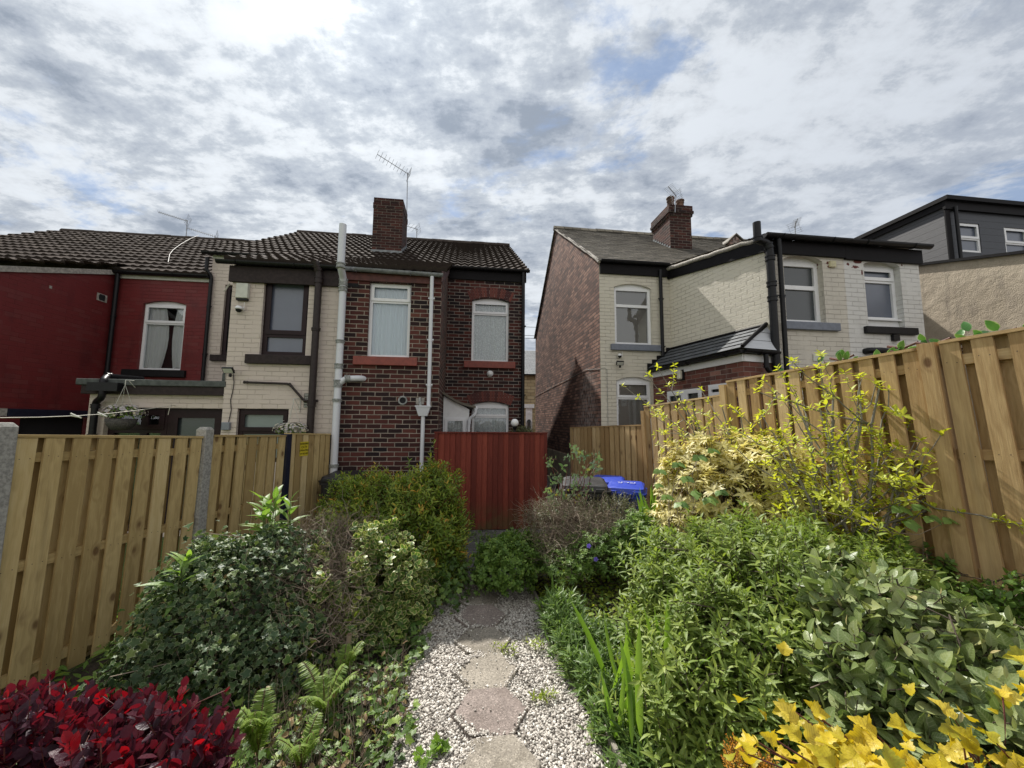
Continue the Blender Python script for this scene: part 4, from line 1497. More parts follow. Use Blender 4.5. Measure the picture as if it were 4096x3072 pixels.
mb = MB(); mb.wbox(RM, 0.01, uRI - .01, zeG - .24, zeG + .0, 0.003, 0.05); mb.build('fascia', M['black_wood'], H)
gutter(H, RM, 0.0, uRI - .05, zeG + .03, 0.11, M['black_plastic'])
window(H, RM, hw1['u0'], hw1['u1'], hw1['z0'], hw1['z1'], 0.05, M['upvc'], M['glass'], trans=RM.uv(2530, 1222)[1], arch=0.085, curtain='blind', open_top=False, fw=.06)
window(H, RM, hw2['u0'], hw2['u1'], hw2['z0'], hw2['z1'], 0.05, M['upvc'], M['glass'], trans=RM.uv(2530, 1592)[1], arch=0.085, curtain='blind', fw=.055)
a = vrect(RM, 2442, 1378, 2647, 1404); sill(H, RM, a[0], a[1], a[2], hw1['z0'] + .003, M['sill_grey'])
p1 = RM.P(*RM.uv(2641, 1080, .07), .07)
pipe(H, [p1, Vector((p1.x, p1.y, RM.uv(2654, 1428)[1]))], 0.036, M['black_plastic'], clips=[(0, .35, RM.n), (0, .9, RM.n)])
# cables clipped to the gable and rear wall
cz = [GW.P(*GW.uv(x, y, .012), .012) for x, y in ((2133, 1590), (2180, 1563), (2240, 1532), (2300, 1502), (2345, 1478), (2399, 1476))]
cz += [RM.P(*RM.uv(x, y, .012), .012) for x, y in ((2404, 1473), (2420, 1472), (2428, 1480), (2433, 1740))]
mb = MB(); mb.tube(cz, 0.0045, 5); mb.build('wall_cable', M['pipe_grey'], H)
# left half of the projecting wing
hw3 = hole(RF, 3130, 1038, 3297, 1290, arch=0.10)
hw3['u1'] = (RF.uv(3286, 1038)[0] + RF.uv(3308, 1290)[0]) / 2
hw3['u0'] = (RF.uv(3130, 1035)[0] + RF.uv(3149, 1285)[0]) / 2
hw3['z1'] = RF.uv(3200, 1040)[1]; hw3['z0'] = RF.uv(3200, 1290)[1]
mb = MB()
wall_face(mb, RF, 0, uSplit, -0.6, zoR - .02, [hw3], depth=.16)
mb.build('wing_front', M['cream_front'], H)
mb = MB()
wall_face(mb, RS, 0, LS, -0.6, [(0, zsI + .02), (LS, zsO + .02)])
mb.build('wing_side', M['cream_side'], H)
window(H, RF, hw3['u0'] - .05, hw3['u1'], hw3['z0'], hw3['z1'], 0.10, M['upvc'], M['obscure_dark'], trans=RF.uv(3210, 1142)[1], arch=0.10, fw=.07, open_top=False)
a = RF.rect(3131, 1290, 3350, 1322)
sill(H, RF, a[0], a[1], RF.uv(3240, 1322)[1], hw3['z0'] + .003, M['sill_grey'], .06)
# wing roof: shallow fall toward the camera
wl_ = [RS.P(LS + .05, zsO + .12, .08), RF.P(uSplit, zoR + .08, .06)]
mb = MB()
A_ = RF.P(-.06, zoR + .07, .07); B_ = RF.P(uSplit, zoR + .07, .07)
C2 = P3(RM, (B_ - RM.O).dot(D) - .12 * 0, .35, zsI + .20); D2 = P3(RM, uRI - .08, .35, zsI + .20)
C2 = RM.P((RF.P(uSplit, 0) - RM.O).dot(D) - .24, zsI + .20, -.35)
slated(mb, A_, B_, C2, D2)
mb.build('wing_roof', M['slate_brown'], H)
mb = MB()
p0, p1 = RS.P(-.02, zsI - .17, .004), RS.P(LS + .07, zsO - .19, .004)
mb.box(p0, p1 - p0, -RS.n * -.035, Vector((0, 0, .20)))
mb.build('barge_board', M['black_wood'], H)
mb = MB()
vp = [RS.P(lerp(0, LS + .05, i / 16), lerp(zsI, zsO, i / 16) + .05 + random.uniform(-.012, .012), .03 + random.uniform(-.01, .01)) for i in range(17)]
mb.tube(vp, 0.045, 6); mb.build('verge_mortar', M['mortar'], H)
mb = MB(); mb.wbox(RF, -.03, uSplit - .002, zoR - .22, zoR - .0, .004, .05); mb.build('fascia', M['black_wood'], H)
gutter(H, RF, -.10, uSplit - .002, zoR + .05, .12, M['black_plastic'], r=.062)
# big soil pipe at the splay corner
sp = .11
q = RF.P(-0.02, 0, sp)
def onv(px, py, base):      # height at which the viewing line passes the vertical through base
    r = ray(px, py)
    t = base.y / r.y
    return CAM.z + r.z * t
zb1 = onv(3049, 970, q)
q2_ = q - D * 0.20 + N * .0
topz_ = onv(3008, 890, q2_)
pipe(H, [Vector((q2_.x, q2_.y, topz_)), Vector((q2_.x, q2_.y, onv(3005, 962, q2_))), Vector((q.x - .03, q.y, zb1 - .01)), Vector((q.x, q.y, zb1 - .12)), Vector((q.x, q.y, -.2))],
     0.057, M['black_plastic'], collars=[(0, .95, .03), (2, .5, .03), (3, .03, .03), (3, .12, .03), (3, .17, .03), (3, .42, .03), (3, .50, .04)], name='soil_pipe')
p1 = RF.P(0.16, zoR, .10)
pipe(H, [p1, Vector((p1.x, p1.y, -.1))], 0.036, M['black_plastic'], clips=[(0, .2, RF.n), (0, .45, RF.n)])
for (x, y, w_px, h_px) in ((3340, 1020, 33, 9),):
    a = RF.rect(x - w_px / 2, y - h_px / 2, x + w_px / 2, y + h_px / 2)
    mb = MB(); 
    for r_ in range(2):
        for c_ in range(7):
            uq = lerp(a[0], a[1], (c_ + .5) / 7); zq = lerp(a[2], a[3], (r_ + .5) / 2)
            mb.wbox(RF, uq - .007, uq + .007, zq - .009, zq + .009, .001, .003)
    mb.build('air_brick', M['dark_in'], H)
a = RF.rect(3314, 1047, 3338, 1070)
mb = MB(); mb.wbox(RF, *a, .001, .03)
for i in range(4):
    zq = lerp(a[2], a[3], (i + .6) / 4); mb.wbox(RF, a[0] + .006, a[1] - .006, zq - .004, zq + .012, .03, .036)
mb.build('vent_cover', plain('yellowed_plastic_vent', (.62, .58, .38), .5), H)
a = RF.rect(3250, 1419, 3274, 1445)
mb = MB(); mb.wbox(RF, *a, .001, .02); mb.build('vent_cover', M['offwhite'], H)
# chimney of the gable house
def roof_hit_r(px, py):
    A = P3(RM, 0, 0, zeG)
    n_ = D.cross((P3(RM, 0, 3.85, zrG) - A).normalized())
    r = ray(px, py)
    return CAM + r * ((A - CAM).dot(n_) / r.dot(n_))
cl = roof_hit_r(2683, 1002); cr_ = roof_hit_r(2775, 1010)
chz = topz_at(cl, 822)
ch = chimney(H, cl, cr_, chz, 0.95, M['brick_chimney'], True, pots=2)
mb = MB()
L = (cr_ - cl).dot(D)
mb.wbox(Wall(cl, D), -0.02, L + .02, cl.z - .10, cl.z + .05, .003, .02)
for i in range(8):
    t = i / 8
    zz_ = cl.z + t * .95 * (zrG - zeG) / 3.85
    p = cl - D * 0.016 + N * (t * .95)
    mb.box(Vector((p.x, p.y, zz_ - .08)), D * 0.012, N * .10, Vector((0, 0, .22)))
mb.build('chimney_flashing', M['lead'], H)

# brick lean-to with hipped slate roof
LT0 = RM.P(RM.uv(2617, 1687)[0], 0)
nr = hor(2985, 5.80)
LW = Wall(LT0, nr - LT0)
LL = (nr - LT0).length
zL = (LW.uv(2613, 1498)[1] + LW.uv(2965, 1407)[1]) / 2
zLt = (RS.uv(2688, 1407)[1] + RS.uv(3069, 1288)[1]) / 2
print('leanto', round(LL, 2), round(zL, 2), round(zLt, 2))
Lt = thing('brick_lean_to', LT0 + (nr - LT0) * .5, 'single-storey red brick lean-to with dark slate roof against the cream wing', 'lean-to')
LRw = Wall(nr, RF.P(0.02, 0, 0.02) - nr)
LRL = (RF.P(0.02, 0, .02) - nr).length
hd1 = hole(LW, 2669, 1560, 2809, 1700); hd1['z0'] = .5; hd1['z1'] = LW.uv(2740, 1558)[1]
hd2 = hole(LW, 2833, 1535, 2925, 1588)
mb = MB()
wall_face(mb, LW, 0, LL, -.6, zL, [hd1, hd2], depth=.06)
wall_face(mb, LRw, 0, LRL, -.6, zL, uo=LL)
mb.build('wall', M['brick_leanto'], Lt)
um = lerp(hd1['u0'], hd1['u1'], .55)
window(Lt, LW, hd1['u0'], um - .002, hd1['z0'], hd1['z1'], .0, M['upvc'], M['obscure_dark'], name='door', fw=.07)
window(Lt, LW, um + .002, hd1['u1'], hd1['z0'], hd1['z1'], .0, M['upvc'], M['obscure_dark'], fw=.06)
window(Lt, LW, hd2['u0'], hd2['u1'], hd2['z0'], hd2['z1'], .0, M['upvc'], M['obscure_dark'], fw=.06)
mb = MB()
E0 = LW.P(0.0, zL + .07, .13); E1 = LW.P(LL + .13, zL + .07, .13)
T0 = RS.P(0.0, zLt, .01); T1 = RS.P(LS - .05, zLt, .01)
slated(mb, E0, E1, T1, T0, row=.16)
mb.build('roof', M['slate_grey'], Lt)
E2 = LRw.P(LRL, zL + .07, .13)
mb = MB(); mb.face([E1, E2, T1 + Vector((0.03, 0, -.01))], 0, [(0, 0), (.55, 0), (.5, .5)]); mb.build('boarded_hip', M['white_clad'], Lt)
mb = MB(); mb.tube([E1 + Vector((0, 0, .02)), T1 + Vector((0, 0, .03))], .03, 6)
mb.tube([T0 + Vector((0, 0, .01)), T1 + Vector((0, 0, .01))], .03, 6)
for i in range(5):        # stepped flashing on the rear wall
    t = i / 5
    p = E0.lerp(T0, t)
    mb.box(Vector((p.x, p.y, p.z - .01)) - N * .16 * 0 + RM.n * .02, D * .13, N * .02, Vector((0, 0, .13)))
mb.build('flashing', M['black_wood'], Lt)
mb = MB()
mb.wbox(LW, 0.01, LL + .012, zL - .11, zL, .003, .022)
mb.wbox(LRw, 0.0, LRL, zL - .11, zL, .003, .022)
mb.build('fascia', M['upvc'], Lt)
gutter(Lt, LW, 0.02, LL + .10, zL + .05, .10, M['black_plastic'], r=.05)
gutter(Lt, LRw, -.08, LRL - .02, zL + .05, .10, M['black_plastic'], r=.05)
gq = LRw.P(LRL * .55, zL, .10)
pipe(Lt, [gq, gq + Vector((0, 0, -.22)), gq + Vector((.10, .02, -.30)), gq + Vector((.24, .03, -.31))], .034, M['black_plastic'], collars=[(0, .8, .02), (2, .5, .02)])

# ------------------------------------------------ neighbour sharing the wing
H = thing('white_wing_house', RF.P(2.3, 0), 'white painted half of the projecting wing with peeling paint and black sill', 'house')
hw4 = dict(u0=(RF.uv(3452, 1060)[0] + RF.uv(3476, 1305)[0]) / 2, u1=(RF.uv(3596, 1060)[0] + RF.uv(3623, 1305)[0]) / 2,
           z0=RF.uv(3550, 1311)[1], z1=RF.uv(3520, 1060)[1], arch=0.085)
mb = MB()
wall_face(mb, RF, uSplit, uRF1, -.6, zoR - .02, [hw4], depth=.16)
sr = Wall(RF.P(uRF1, 0), N)
wall_face(mb, sr, 0, 2.6, -.6, [(0, zoR), (2.6, zsI + .2)], uo=7)
mb.build('wall', M['cream_front'], H)
zp = RF.uv(3540, 1277)[1]
window(H, RF, hw4['u0'] - .04, hw4['u1'], zp, hw4['z1'], .10, M['upvc'], M['obscure_blue'], trans=RF.uv(3530, 1117)[1], arch=.085, fw=.06)
mb = MB(); mb.wbox(RF, hw4['u0'], hw4['u1'], hw4['z0'], zp + .02, -.15, -.09)
mb.wbox(RF, hw4['u0'] - .02, hw4['u1'] + .01, zp - .005, zp + .02, -.12, -.04); mb.build('window_apron', M['upvc'], H)
a = (RF.uv(3454, 1310)[0], RF.uv(3660, 1330)[0])
sill(H, RF, a[0], a[1], RF.uv(3560, 1338)[1], hw4['z0'] + .003, M['sill_black'], .06)
mb = MB(); mb.wbox(RF, *RF.rect(3563, 1341, 3587, 1365), .001, .05); mb.build('vent_box', M['black_plastic'], H)
mb = MB()
B3 = RF.P(uRF1 + .08, zoR + .07, .07)
C3 = RM.P((RF.P(uRF1 + .08, 0) - RM.O).dot(D) - .24, zsI + .2, -.35)
slated(mb, B_, B3, C3, C2); mb.build('wing_roof', M['slate_brown'], H)
mb = MB(); mb.wbox(RF, uSplit + .002, uRF1 + .03, zoR - .24, zoR, .004, .05); mb.build('fascia', M['black_wood'], H)
gutter(H, RF, uSplit + .002, uRF1 + .10, zoR + .05, .12, M['black_plastic'], r=.062)
a = RF.rect(3388, 1021, 3426, 1031); mb = MB()
for r_ in range(2):
    for c_ in range(7):
        uq = lerp(a[0], a[1], (c_ + .5) / 7); zq = lerp(a[2], a[3], (r_ + .5) / 2)
        mb.wbox(RF, uq - .007, uq + .007, zq - .008, zq + .008, .001, .003)
mb.build('air_brick', M['dark_in'], H)
bo = [RF.P(*RF.uv(x, y, .08), .08) for x, y in ((3480, 1402), (3530, 1402), (3590, 1412))]
pipe(H, [bo[0] + N * .1] + bo + [bo[-1] + Vector((.05, 0, -.5))], .05, M['black_plastic'], name='waste_pipe')

# ------------------------------------------------ rendered wing and dark clad dormer
H = thing('rendered_house', hor(3690, 7.6) + D, 'tan rendered house wing with anthracite clad upper storey at far right', 'house')
RW = Wall(hor(3690, 7.6) + N * 1.4, -N)
zt_a = RW.uv(3676, 1064); zt_b = RW.uv(4096, 1015)
def rzt(u):
    return zt_a[1] + (zt_b[1] - zt_a[1]) * (u - zt_a[0]) / (zt_b[0] - zt_a[0])
mb = MB()
wall_face(mb, RW, 0, 4.9, -.6, [(0, rzt(0)), (4.9, rzt(4.9))])
rf2 = Wall(RW.P(4.9, 0), D)
wall_face(mb, rf2, 0, 2.4, -.6, rzt(4.6))
mb.build('rendered_wall', M['render'], H)
mb = MB()
p0, p1 = RW.P(0, rzt(0) + .0, -.03), RW.P(4.7, rzt(4.7) + .0, -.03)
mb.hexa([p0 + RW.n * .09, p1 + RW.n * .09, p1 + D * 2.5, p0 + D * 2.5, p0 + RW.n * .09 + Vector((0, 0, .05)), p1 + RW.n * .09 + Vector((0, 0, .05)), p1 + D * 2.5 + Vector((0, 0, .05)), p0 + D * 2.5 + Vector((0, 0, .05))])
mb.build('roof', M['black_wood'], H)
mb = MB(); mb.box((7.0, 8.75, 4.3), D * 1.75, N * 1.5, Vector((0, 0, 1.5))); mb.build('shadow_block', M['lead'], H)  # unseen box, added to cast the diagonal shadow on the rendered wall
DF = Wall(hor(3869, 9.02), D)
zD = DF.uv(3776, 800)[1]
zDb = 3.6
dw1 = DF.rect(3832, 893, 3922, 1008); dw2 = DF.rect(4021, 913, 4115, 1028)
h1 = dict(u0=dw1[0], u1=dw1[1], z0=dw1[2], z1=dw1[3], arch=0); h2 = dict(u0=dw2[0], u1=dw2[1], z0=dw2[2], z1=dw2[3], arch=0)
mb = MB()
wall_face(mb, DF, 0, 3.6, 0.5, zD - .1, [h1, h2], depth=.08)
mb.build('dormer_front', M['clad_front'], H)
mb = MB()
DSd = Wall(DF.O + N * 7.0, -N)
wall_face(mb, DSd, 0, 7.0, 0.5, zD - .05)
mb.build('dormer_side', M['clad_side'], H)
mb = MB()
mb.box(DF.P(-.10, zD - .05, .14), D * 3.8, N * 7.3, Vector((0, 0, .10)))
mb.wbox(DF, -.06, 3.7, zD - .26, zD - .055, .003, .06)
mb.wbox(DSd, 0, 7.05, zD - .20, zD - .055, .003, .05)
mb.wbox(DF, -.04, .10, .5, zD - .262, .003, .03)
mb.build('dormer_roof', M['black_wood'], H)
for h in (h1, h2):
    fr = window(H, DF, h['u0'], h['u1'], h['z0'], h['z1'], .02, M['upvc'], M['obscure_blue'], trans=lerp(h['z0'], h['z1'], .47), fw=.055)
p1 = DF.P(.20, zD - .2, .08)
pipe(H, [p1, Vector((p1.x, p1.y, .6))], .036, M['black_plastic'])
# small brick gablet showing over the wing roof
gq = WRg
Bg = P3(RM, RM.uv(2918, 1687)[0] + 1.3, 2.2, 0)
G0 = at(2918, 1000, 11.2); 
mb = MB()
gw = Wall(G0, D)
gL = (at(2995, 1000, 11.3) - G0).dot(D)
zg1 = at(2945, 942, 11.2).z
zg0 = G0.z - .9
for (a_, dd) in ((0, 0), ):
    mb.face([gw.P(0, zg0), gw.P(gL, zg0), gw.P(gL, zg1 - .35), gw.P(gL * .35, zg1), gw.P(0, zg1 - .2)], 0, [(0, 0), (gL, 0), (gL, .6), (gL * .35, .95), (0, .75)])
gs = Wall(gw.P(0, 0) + N * 1.0, -N)
mb.face([gs.P(0, zg0), gs.P(1, zg0), gs.P(1, zg1 - .2), gs.P(0, zg1 - .2)], 0, [(0, 0), (1, 0), (1, .7), (0, .7)])
gh = thing('brick_gablet', gw.P(gL / 2, 0) , 'small brick gablet with slate cap on the roof right of the chimney', 'gablet')
mb.build('wall', M['brick_gable'], gh)
mb = MB()
k = [(-.05, zg1 - .24), (gL * .35, zg1 + .03), (gL + .06, zg1 - .36)]
for (ua, za), (ub, zb_) in zip(k[:-1], k[1:]):
    mb.hexa([gw.P(ua, za, .04), gw.P(ub, zb_, .04), gw.P(ub, zb_, -1.0), gw.P(ua, za, -1.0), gw.P(ua, za + .05, .04), gw.P(ub, zb_ + .05, .04), gw.P(ub, zb_ + .05, -1.0), gw.P(ua, za + .05, -1.0)])
mb.build('roof', M['slate_brown'], gh)

# ------------------------------------------------ stone house across the street
FW = Wall(Vector((-6, 21.3, 0)), D)
H = thing('stone_house', FW.P(6, 0), 'buff stone house across the street seen through the gap', 'house')
ze_ = FW.uv(2118, 1498)[1]; zr_ = FW.uv(2118, 1399)[1]; zd_ = FW.uv(2118, 1632)[1]
ud0, ud1 = FW.uv(2106, 1650)[0], FW.uv(2131, 1650)[0]
dh = dict(u0=ud0 - .05, u1=ud1 - .02, z0=0.2, z1=zd_, arch=0)
hl = [dict(u0=ud0 - 2.6, u1=ud0 - 1.2, z0=1.1, z1=2.5, arch=0), dict(u0=ud0 - 2.6, u1=ud0 - 1.2, z0=3.3, z1=4.3, arch=0), dict(u0=ud0 + 1.8, u1=ud0 + 3.2, z0=1.1, z1=2.5, arch=0)]
mb = MB(); wall_face(mb, FW, 0, 16, -.5, ze_, [dh] + hl, depth=.12)
fb = Wall(FW.P(16, 0) + N * 8, -D); flat(mb, fb, [(0, 0), (16, 0), (16, ze_), (0, ze_)])
mb.build('wall', M['stone_far'], H)
mb = MB(); slated(mb, FW.P(-.1, ze_, .2), FW.P(16, ze_, .2), FW.P(16, zr_ + .9, -5.0), FW.P(-.1, zr_ + .9, -5.0), row=.22)
mb.build('roof', M['slate_far'], H)
gutter(H, FW, 0, 16, ze_, .22, M['black_plastic'], r=.09)
fr = window(H, FW, dh['u0'], dh['u1'], dh['z0'], dh['z1'], .03, M['upvc'], M['upvc'], trans=zd_ - .28, name='door', open_top=False, fw=.09)
mb = MB(); c = FW.P((dh['u0'] + dh['u1']) / 2, zd_ - .95, -.04)
mb.lathe(c, [(0, 0.0), (.14, 0.0), (.16, .02), (.14, .03)], 16, 0, (D, Vector((0, 0, 1.9)), FW.n)); mb.build('oval_light', M['obscure_dark'], fr)
for h in hl:
    window(H, FW, h['u0'], h['u1'], h['z0'], h['z1'], .05, M['upvc'], M['glass'], curtain='net', trans=lerp(h['z0'], h['z1'], .7), fw=.08)
mb = MB(); mb.wbox(FW, dh['u0'] - .12, dh['u1'] + .1, zd_, zd_ + .22, .002, .05); mb.build('door_lintel', M['white'], H)
# ================================================================== ground, paths
def axis(vals):
    return sorted(set(round(v, 3) for v in vals))


gx = axis([-300, -120, -60, -30, -18, -12] + list(np.arange(-9, 9.01, 0.25)) + [12, 18, 30, 60, 120, 300])
gy = axis([-200, -60, -20, -8, -5] + list(np.arange(-3, 9.3, 0.25)) + [10, 12, 16, 20, 30, 60, 120, 400])
mb = MB()
vs = [Vector((x, y, gz(x, y) - 0.02 + (0.02 * math.sin(x * 5 + y * 3) * math.sin(y * 4.1 - x) if -6 < x < 6 and -2 < y < 8 else 0) * (0 if abs(x - path_c(y)) < .9 else 1))) for y in gy for x in gx]
nx = len(gx)
fs = []; uvs = []
for j in range(len(gy) - 1):
    for i in range(nx - 1):
        q = j * nx + i
        fs.append((q, q + 1, q + nx + 1, q + nx))
        uvs.append([(vs[k].x, vs[k].y) for k in fs[-1]])
mb.mesh(vs, fs, 0, uvs, True)


def soil():
    m, t, b = newmat('garden_soil_and_grass')
    uv = uvc(t)
    su = t.node('SeparateXYZ', {0: uv})
    n1 = t.noise(uv, 9.0, 8.0, 0.7)
    c = t.ramp(n1, [(0.3, (0.022, 0.016, 0.011)), (0.55, (0.060, 0.044, 0.030)), (0.75, (0.12, 0.095, 0.065))])
    gr = t.ramp(t.noise(uv, 26.0, 6.0, 0.7), [(0.3, (0.05, 0.09, 0.02)), (0.7, (0.14, 0.21, 0.05))])
    # lawn in the neighbour's garden beyond the left fence, concrete yard farther out
    c = t.mix(t.step(su.outputs[0], -3.3, -3.7), c, gr)
    yard = t.ramp(t.noise(uv, 4.0, 7.0, 0.65), [(0.3, (0.11, 0.11, 0.105)), (0.7, (0.21, 0.205, 0.19))])
    c = t.mix(t.step(t.math('ADD', su.outputs[1], t.math('MULTIPLY', n1, 0.3)), 6.2, 6.5), c, yard)
    t.set(b.inputs['Base Color'], c)
    b.inputs['Roughness'].default_value = 0.95
    t.set(b.inputs['Normal'], t.bump(t.noise(uv, 34.0, 8.0, 0.75), 0.03))
    return m


tag(mb.build('ground', soil()), kind='structure')
mb = MB()
mb.face([(-60, 15.5, .012), (60, 22.5 - .0, .012), (60, 27.5, .012), (-60, 20.0, .012)], 0, [(0, 0), (120, 0), (120, 5), (0, 5)])
tag(mb.build('road', plain('asphalt_road', (.05, .05, .052), .9, var=.3, nscale=30)), kind='structure')


def slabmat(name, lo, hi, moss=(0.05, 0.055, 0.03), speck=0.5, dirt=0.5):
    m, t, b = newmat(name)
    uv = uvc(t)
    rn = t.node('Attribute', attribute_name='rnd').outputs['Fac']
    n1 = t.noise(uv, 5.0, 7.0, 0.7)
    c = t.mix(t.step(n1, 0.3, 0.7), lo, hi)
    c = t.mix(t.math('MULTIPLY', rn, 0.35), c, tuple(x * 0.6 for x in lo))
    sp = t.node('TexVoronoi', {'Vector': uv, 'Scale': 150.0})
    sv = t.node('SeparateColor', {0: sp.outputs['Color']}).outputs[0]
    c = t.mix(t.math('MULTIPLY', t.step(sv, 0.55, 1.0), speck), c, tuple(x * 0.38 for x in lo))
    c = t.mix(t.math('MULTIPLY', t.step(sv, 0.25, 0.0), speck * 0.7), c, tuple(min(1, x * 1.7) for x in hi))
    st = t.step(t.noise(uv, 3.1, 8.0, 0.72), 0.48, 0.66)
    c = t.mix(t.math('MULTIPLY', st, dirt), c, moss)
    t.set(b.inputs['Base Color'], c)
    b.inputs['Roughness'].default_value = 0.88
    t.set(b.inputs['Normal'], t.bump(t.math('ADD', sv, t.math('MULTIPLY', n1, 2.0)), 0.004))
    return m


M['flag'] = slabmat('grey_flagstone', (0.10, 0.098, 0.095), (0.18, 0.175, 0.165), dirt=.55)
M['hex_buff'] = slabmat('buff_exposed_aggregate_slab', (0.245, 0.215, 0.175), (0.36, 0.32, 0.265), speck=.6, dirt=.55, moss=(.13, .11, .08))
M['hex_pink'] = slabmat('pink_exposed_aggregate_slab', (0.235, 0.19, 0.168), (0.34, 0.28, 0.25), speck=.6, dirt=.55, moss=(.12, .09, .075))


def slab(mb, pts, th, m=0, tiltx=0.0, jit=0.0):
    """pts: outline (x,y,z of the top)"""
    n = len(pts)
    rv = random.random()
    top = [Vector(p) for p in pts]
    c = sum(top, Vector()) / n
    ins = [p + (c - p).normalized() * 0.008 for p in top]
    low = [p - Vector((0, 0, 0.006)) for p in top]
    bot = [p - Vector((0, 0, th)) for p in top]
    mb.face(ins, m, [(p.x, p.y) for p in ins], rnd=rv)
    for i in range(n):
        j = (i + 1) % n
        mb.face([low[i], low[j], ins[j], ins[i]], m, [(low[i].x, low[i].y), (low[j].x, low[j].y), (ins[j].x, ins[j].y), (ins[i].x, ins[i].y)], rnd=rv)
        mb.face([bot[i], bot[j], low[j], low[i]], m, [(low[i].x, 0), (low[j].x, 0), (low[j].x, .04), (low[i].x, .04)], rnd=rv)


# stepping path of hexagonal slabs
mb = MB()
R_ = 0.221
ang = math.atan(0.125)
cols = ['p', 'b', 'p', 'b', 'b', 'p', 'b', 'p']
for i in range(8):
    y = 1.60 + i * 0.388
    cx = path_c(y)
    a0 = ang + random.uniform(-.03, .03)
    z = gz(cx, y) + 0.030 + random.uniform(-.006, .008)
    tl = (random.uniform(-.02, .02), random.uniform(-.02, .02))
    pts = []
    for k in range(6):
        a = a0 + k * math.pi / 3
        dx, dy = R_ * math.cos(a), R_ * math.sin(a)
        pts.append((cx + dx, y + dy, z + dx * tl[0] + dy * tl[1]))
    slab(mb, pts, 0.05, 0 if cols[i] == 'b' else 1)
tag(mb.build('stepping_path', [M['hex_buff'], M['hex_pink']]), kind='structure')
# flagged yard and path to the gate
mb = MB()
y = 4.52
row = 0
while y < 12.0:
    h = 0.45
    x0, x1 = (-1.05, 0.55) if y < 6.0 else (-1.05, 3.2)
    x = x0 - (row % 2) * 0.25
    if y > 6.4:
        x0 = -1.1; x = -1.1 - (row % 2) * .3
    while x < x1:
        w_ = 0.6
        z = 0.012 + random.uniform(-.004, .004)
        g = 0.006
        slab(mb, [(x + g, y + g, z), (x + w_ - g, y + g, z + .002), (x + w_ - g, y + h - g, z), (x + g, y + h - g, z - .002)], 0.05)
        x += w_
    y += h; row += 1
tag(mb.build('flagged_path', M['flag']), kind='structure')
mb = MB()
mb.box((-1.02, 4.43, -0.05), Vector((1.3, 0.0, 0)), Vector((0, .06, 0)), Vector((0, 0, .085)), rnd=.3)
tag(mb.build('kerb', plain('old_timber_edging', (.12, .10, .08), .9, var=.4, nscale=20)), kind='structure')
mb = MB()
for (xa, ya, xb, yb) in ((.60, 1.5, .47, 2.6), (.465, 2.65, .30, 3.6), (.29, 3.65, .19, 4.4)):
    p0 = Vector((xa - .02, ya, gz(0, ya) - .03)); p1 = Vector((xb - .02, yb, gz(0, yb) - .03))
    mb.box(p0, Vector((.025, 0, 0)), p1 - p0, Vector((0, 0, .10)))
tag(mb.build('edging_board', plain('grey_weathered_edging', (.20, .18, .15), .9, var=.4, nscale=20)), kind='structure')


# ================================================================== foliage machinery
class FM:
    """numpy foliage mesh"""
    def __init__(s):
        s.V = []; s.F = []; s.R = []; s.E = []; s.nv = 0; s.Mi = []; s.U = []

    def add(s, V, F, rnd, edge, m=0, luv=None):
        """V (N,k,3); F list of tuples (template); rnd (N,) ; edge (k,)"""
        n, k = V.shape[0], V.shape[1]
        if n == 0:
            return
        s.V.append(V.reshape(-1, 3))
        base = s.nv + np.arange(n)[:, None] * k
        for f in F:
            s.F.append(base + np.array(f)[None, :])
            s.Mi.append(np.full(n, m))
        s.R.append(np.repeat(rnd, k))
        s.E.append(np.tile(edge, n))
        s.U.append(np.tile(luv if luv is not None else np.zeros((k, 3)), (n, 1)))
        s.nv += n * k

    def build(s, name, mats, parent=None, smooth=True):
        me = bpy.data.meshes.new(name)
        V = np.concatenate(s.V)
        me.vertices.add(len(V))
        me.vertices.foreach_set('co', V.astype(np.float32).ravel())
        loops = np.concatenate([f.ravel() for f in s.F])
        sizes = np.concatenate([np.full(f.shape[0], f.shape[1]) for f in s.F])
        mi = np.concatenate(s.Mi)
        me.loops.add(len(loops))
        me.loops.foreach_set('vertex_index', loops.astype(np.int32))
        me.polygons.add(len(sizes))
        st = np.concatenate([[0], np.cumsum(sizes)[:-1]])
        me.polygons.foreach_set('loop_start', st.astype(np.int32))
        me.polygons.foreach_set('material_index', mi.astype(np.int32))
        me.polygons.foreach_set('use_smooth', np.full(len(sizes), smooth))
        for q in (mats if isinstance(mats, (list, tuple)) else [mats]):
            me.materials.append(q)
        a = me.attributes.new('rnd', 'FLOAT', 'POINT'); a.data.foreach_set('value', np.concatenate(s.R).astype(np.float32))
        a = me.attributes.new('edge', 'FLOAT', 'POINT'); a.data.foreach_set('value', np.concatenate(s.E).astype(np.float32))
        a = me.attributes.new('luv', 'FLOAT_VECTOR', 'POINT'); a.data.foreach_set('vector', np.concatenate(s.U).astype(np.float32).ravel())
        me.update(calc_edges=True)
        o = bpy.data.objects.new(name, me)
        COL.objects.link(o)
        if parent is not None:
            o.parent = parent
            o.matrix_parent_inverse = parent.matrix_world.inverted()
        return o


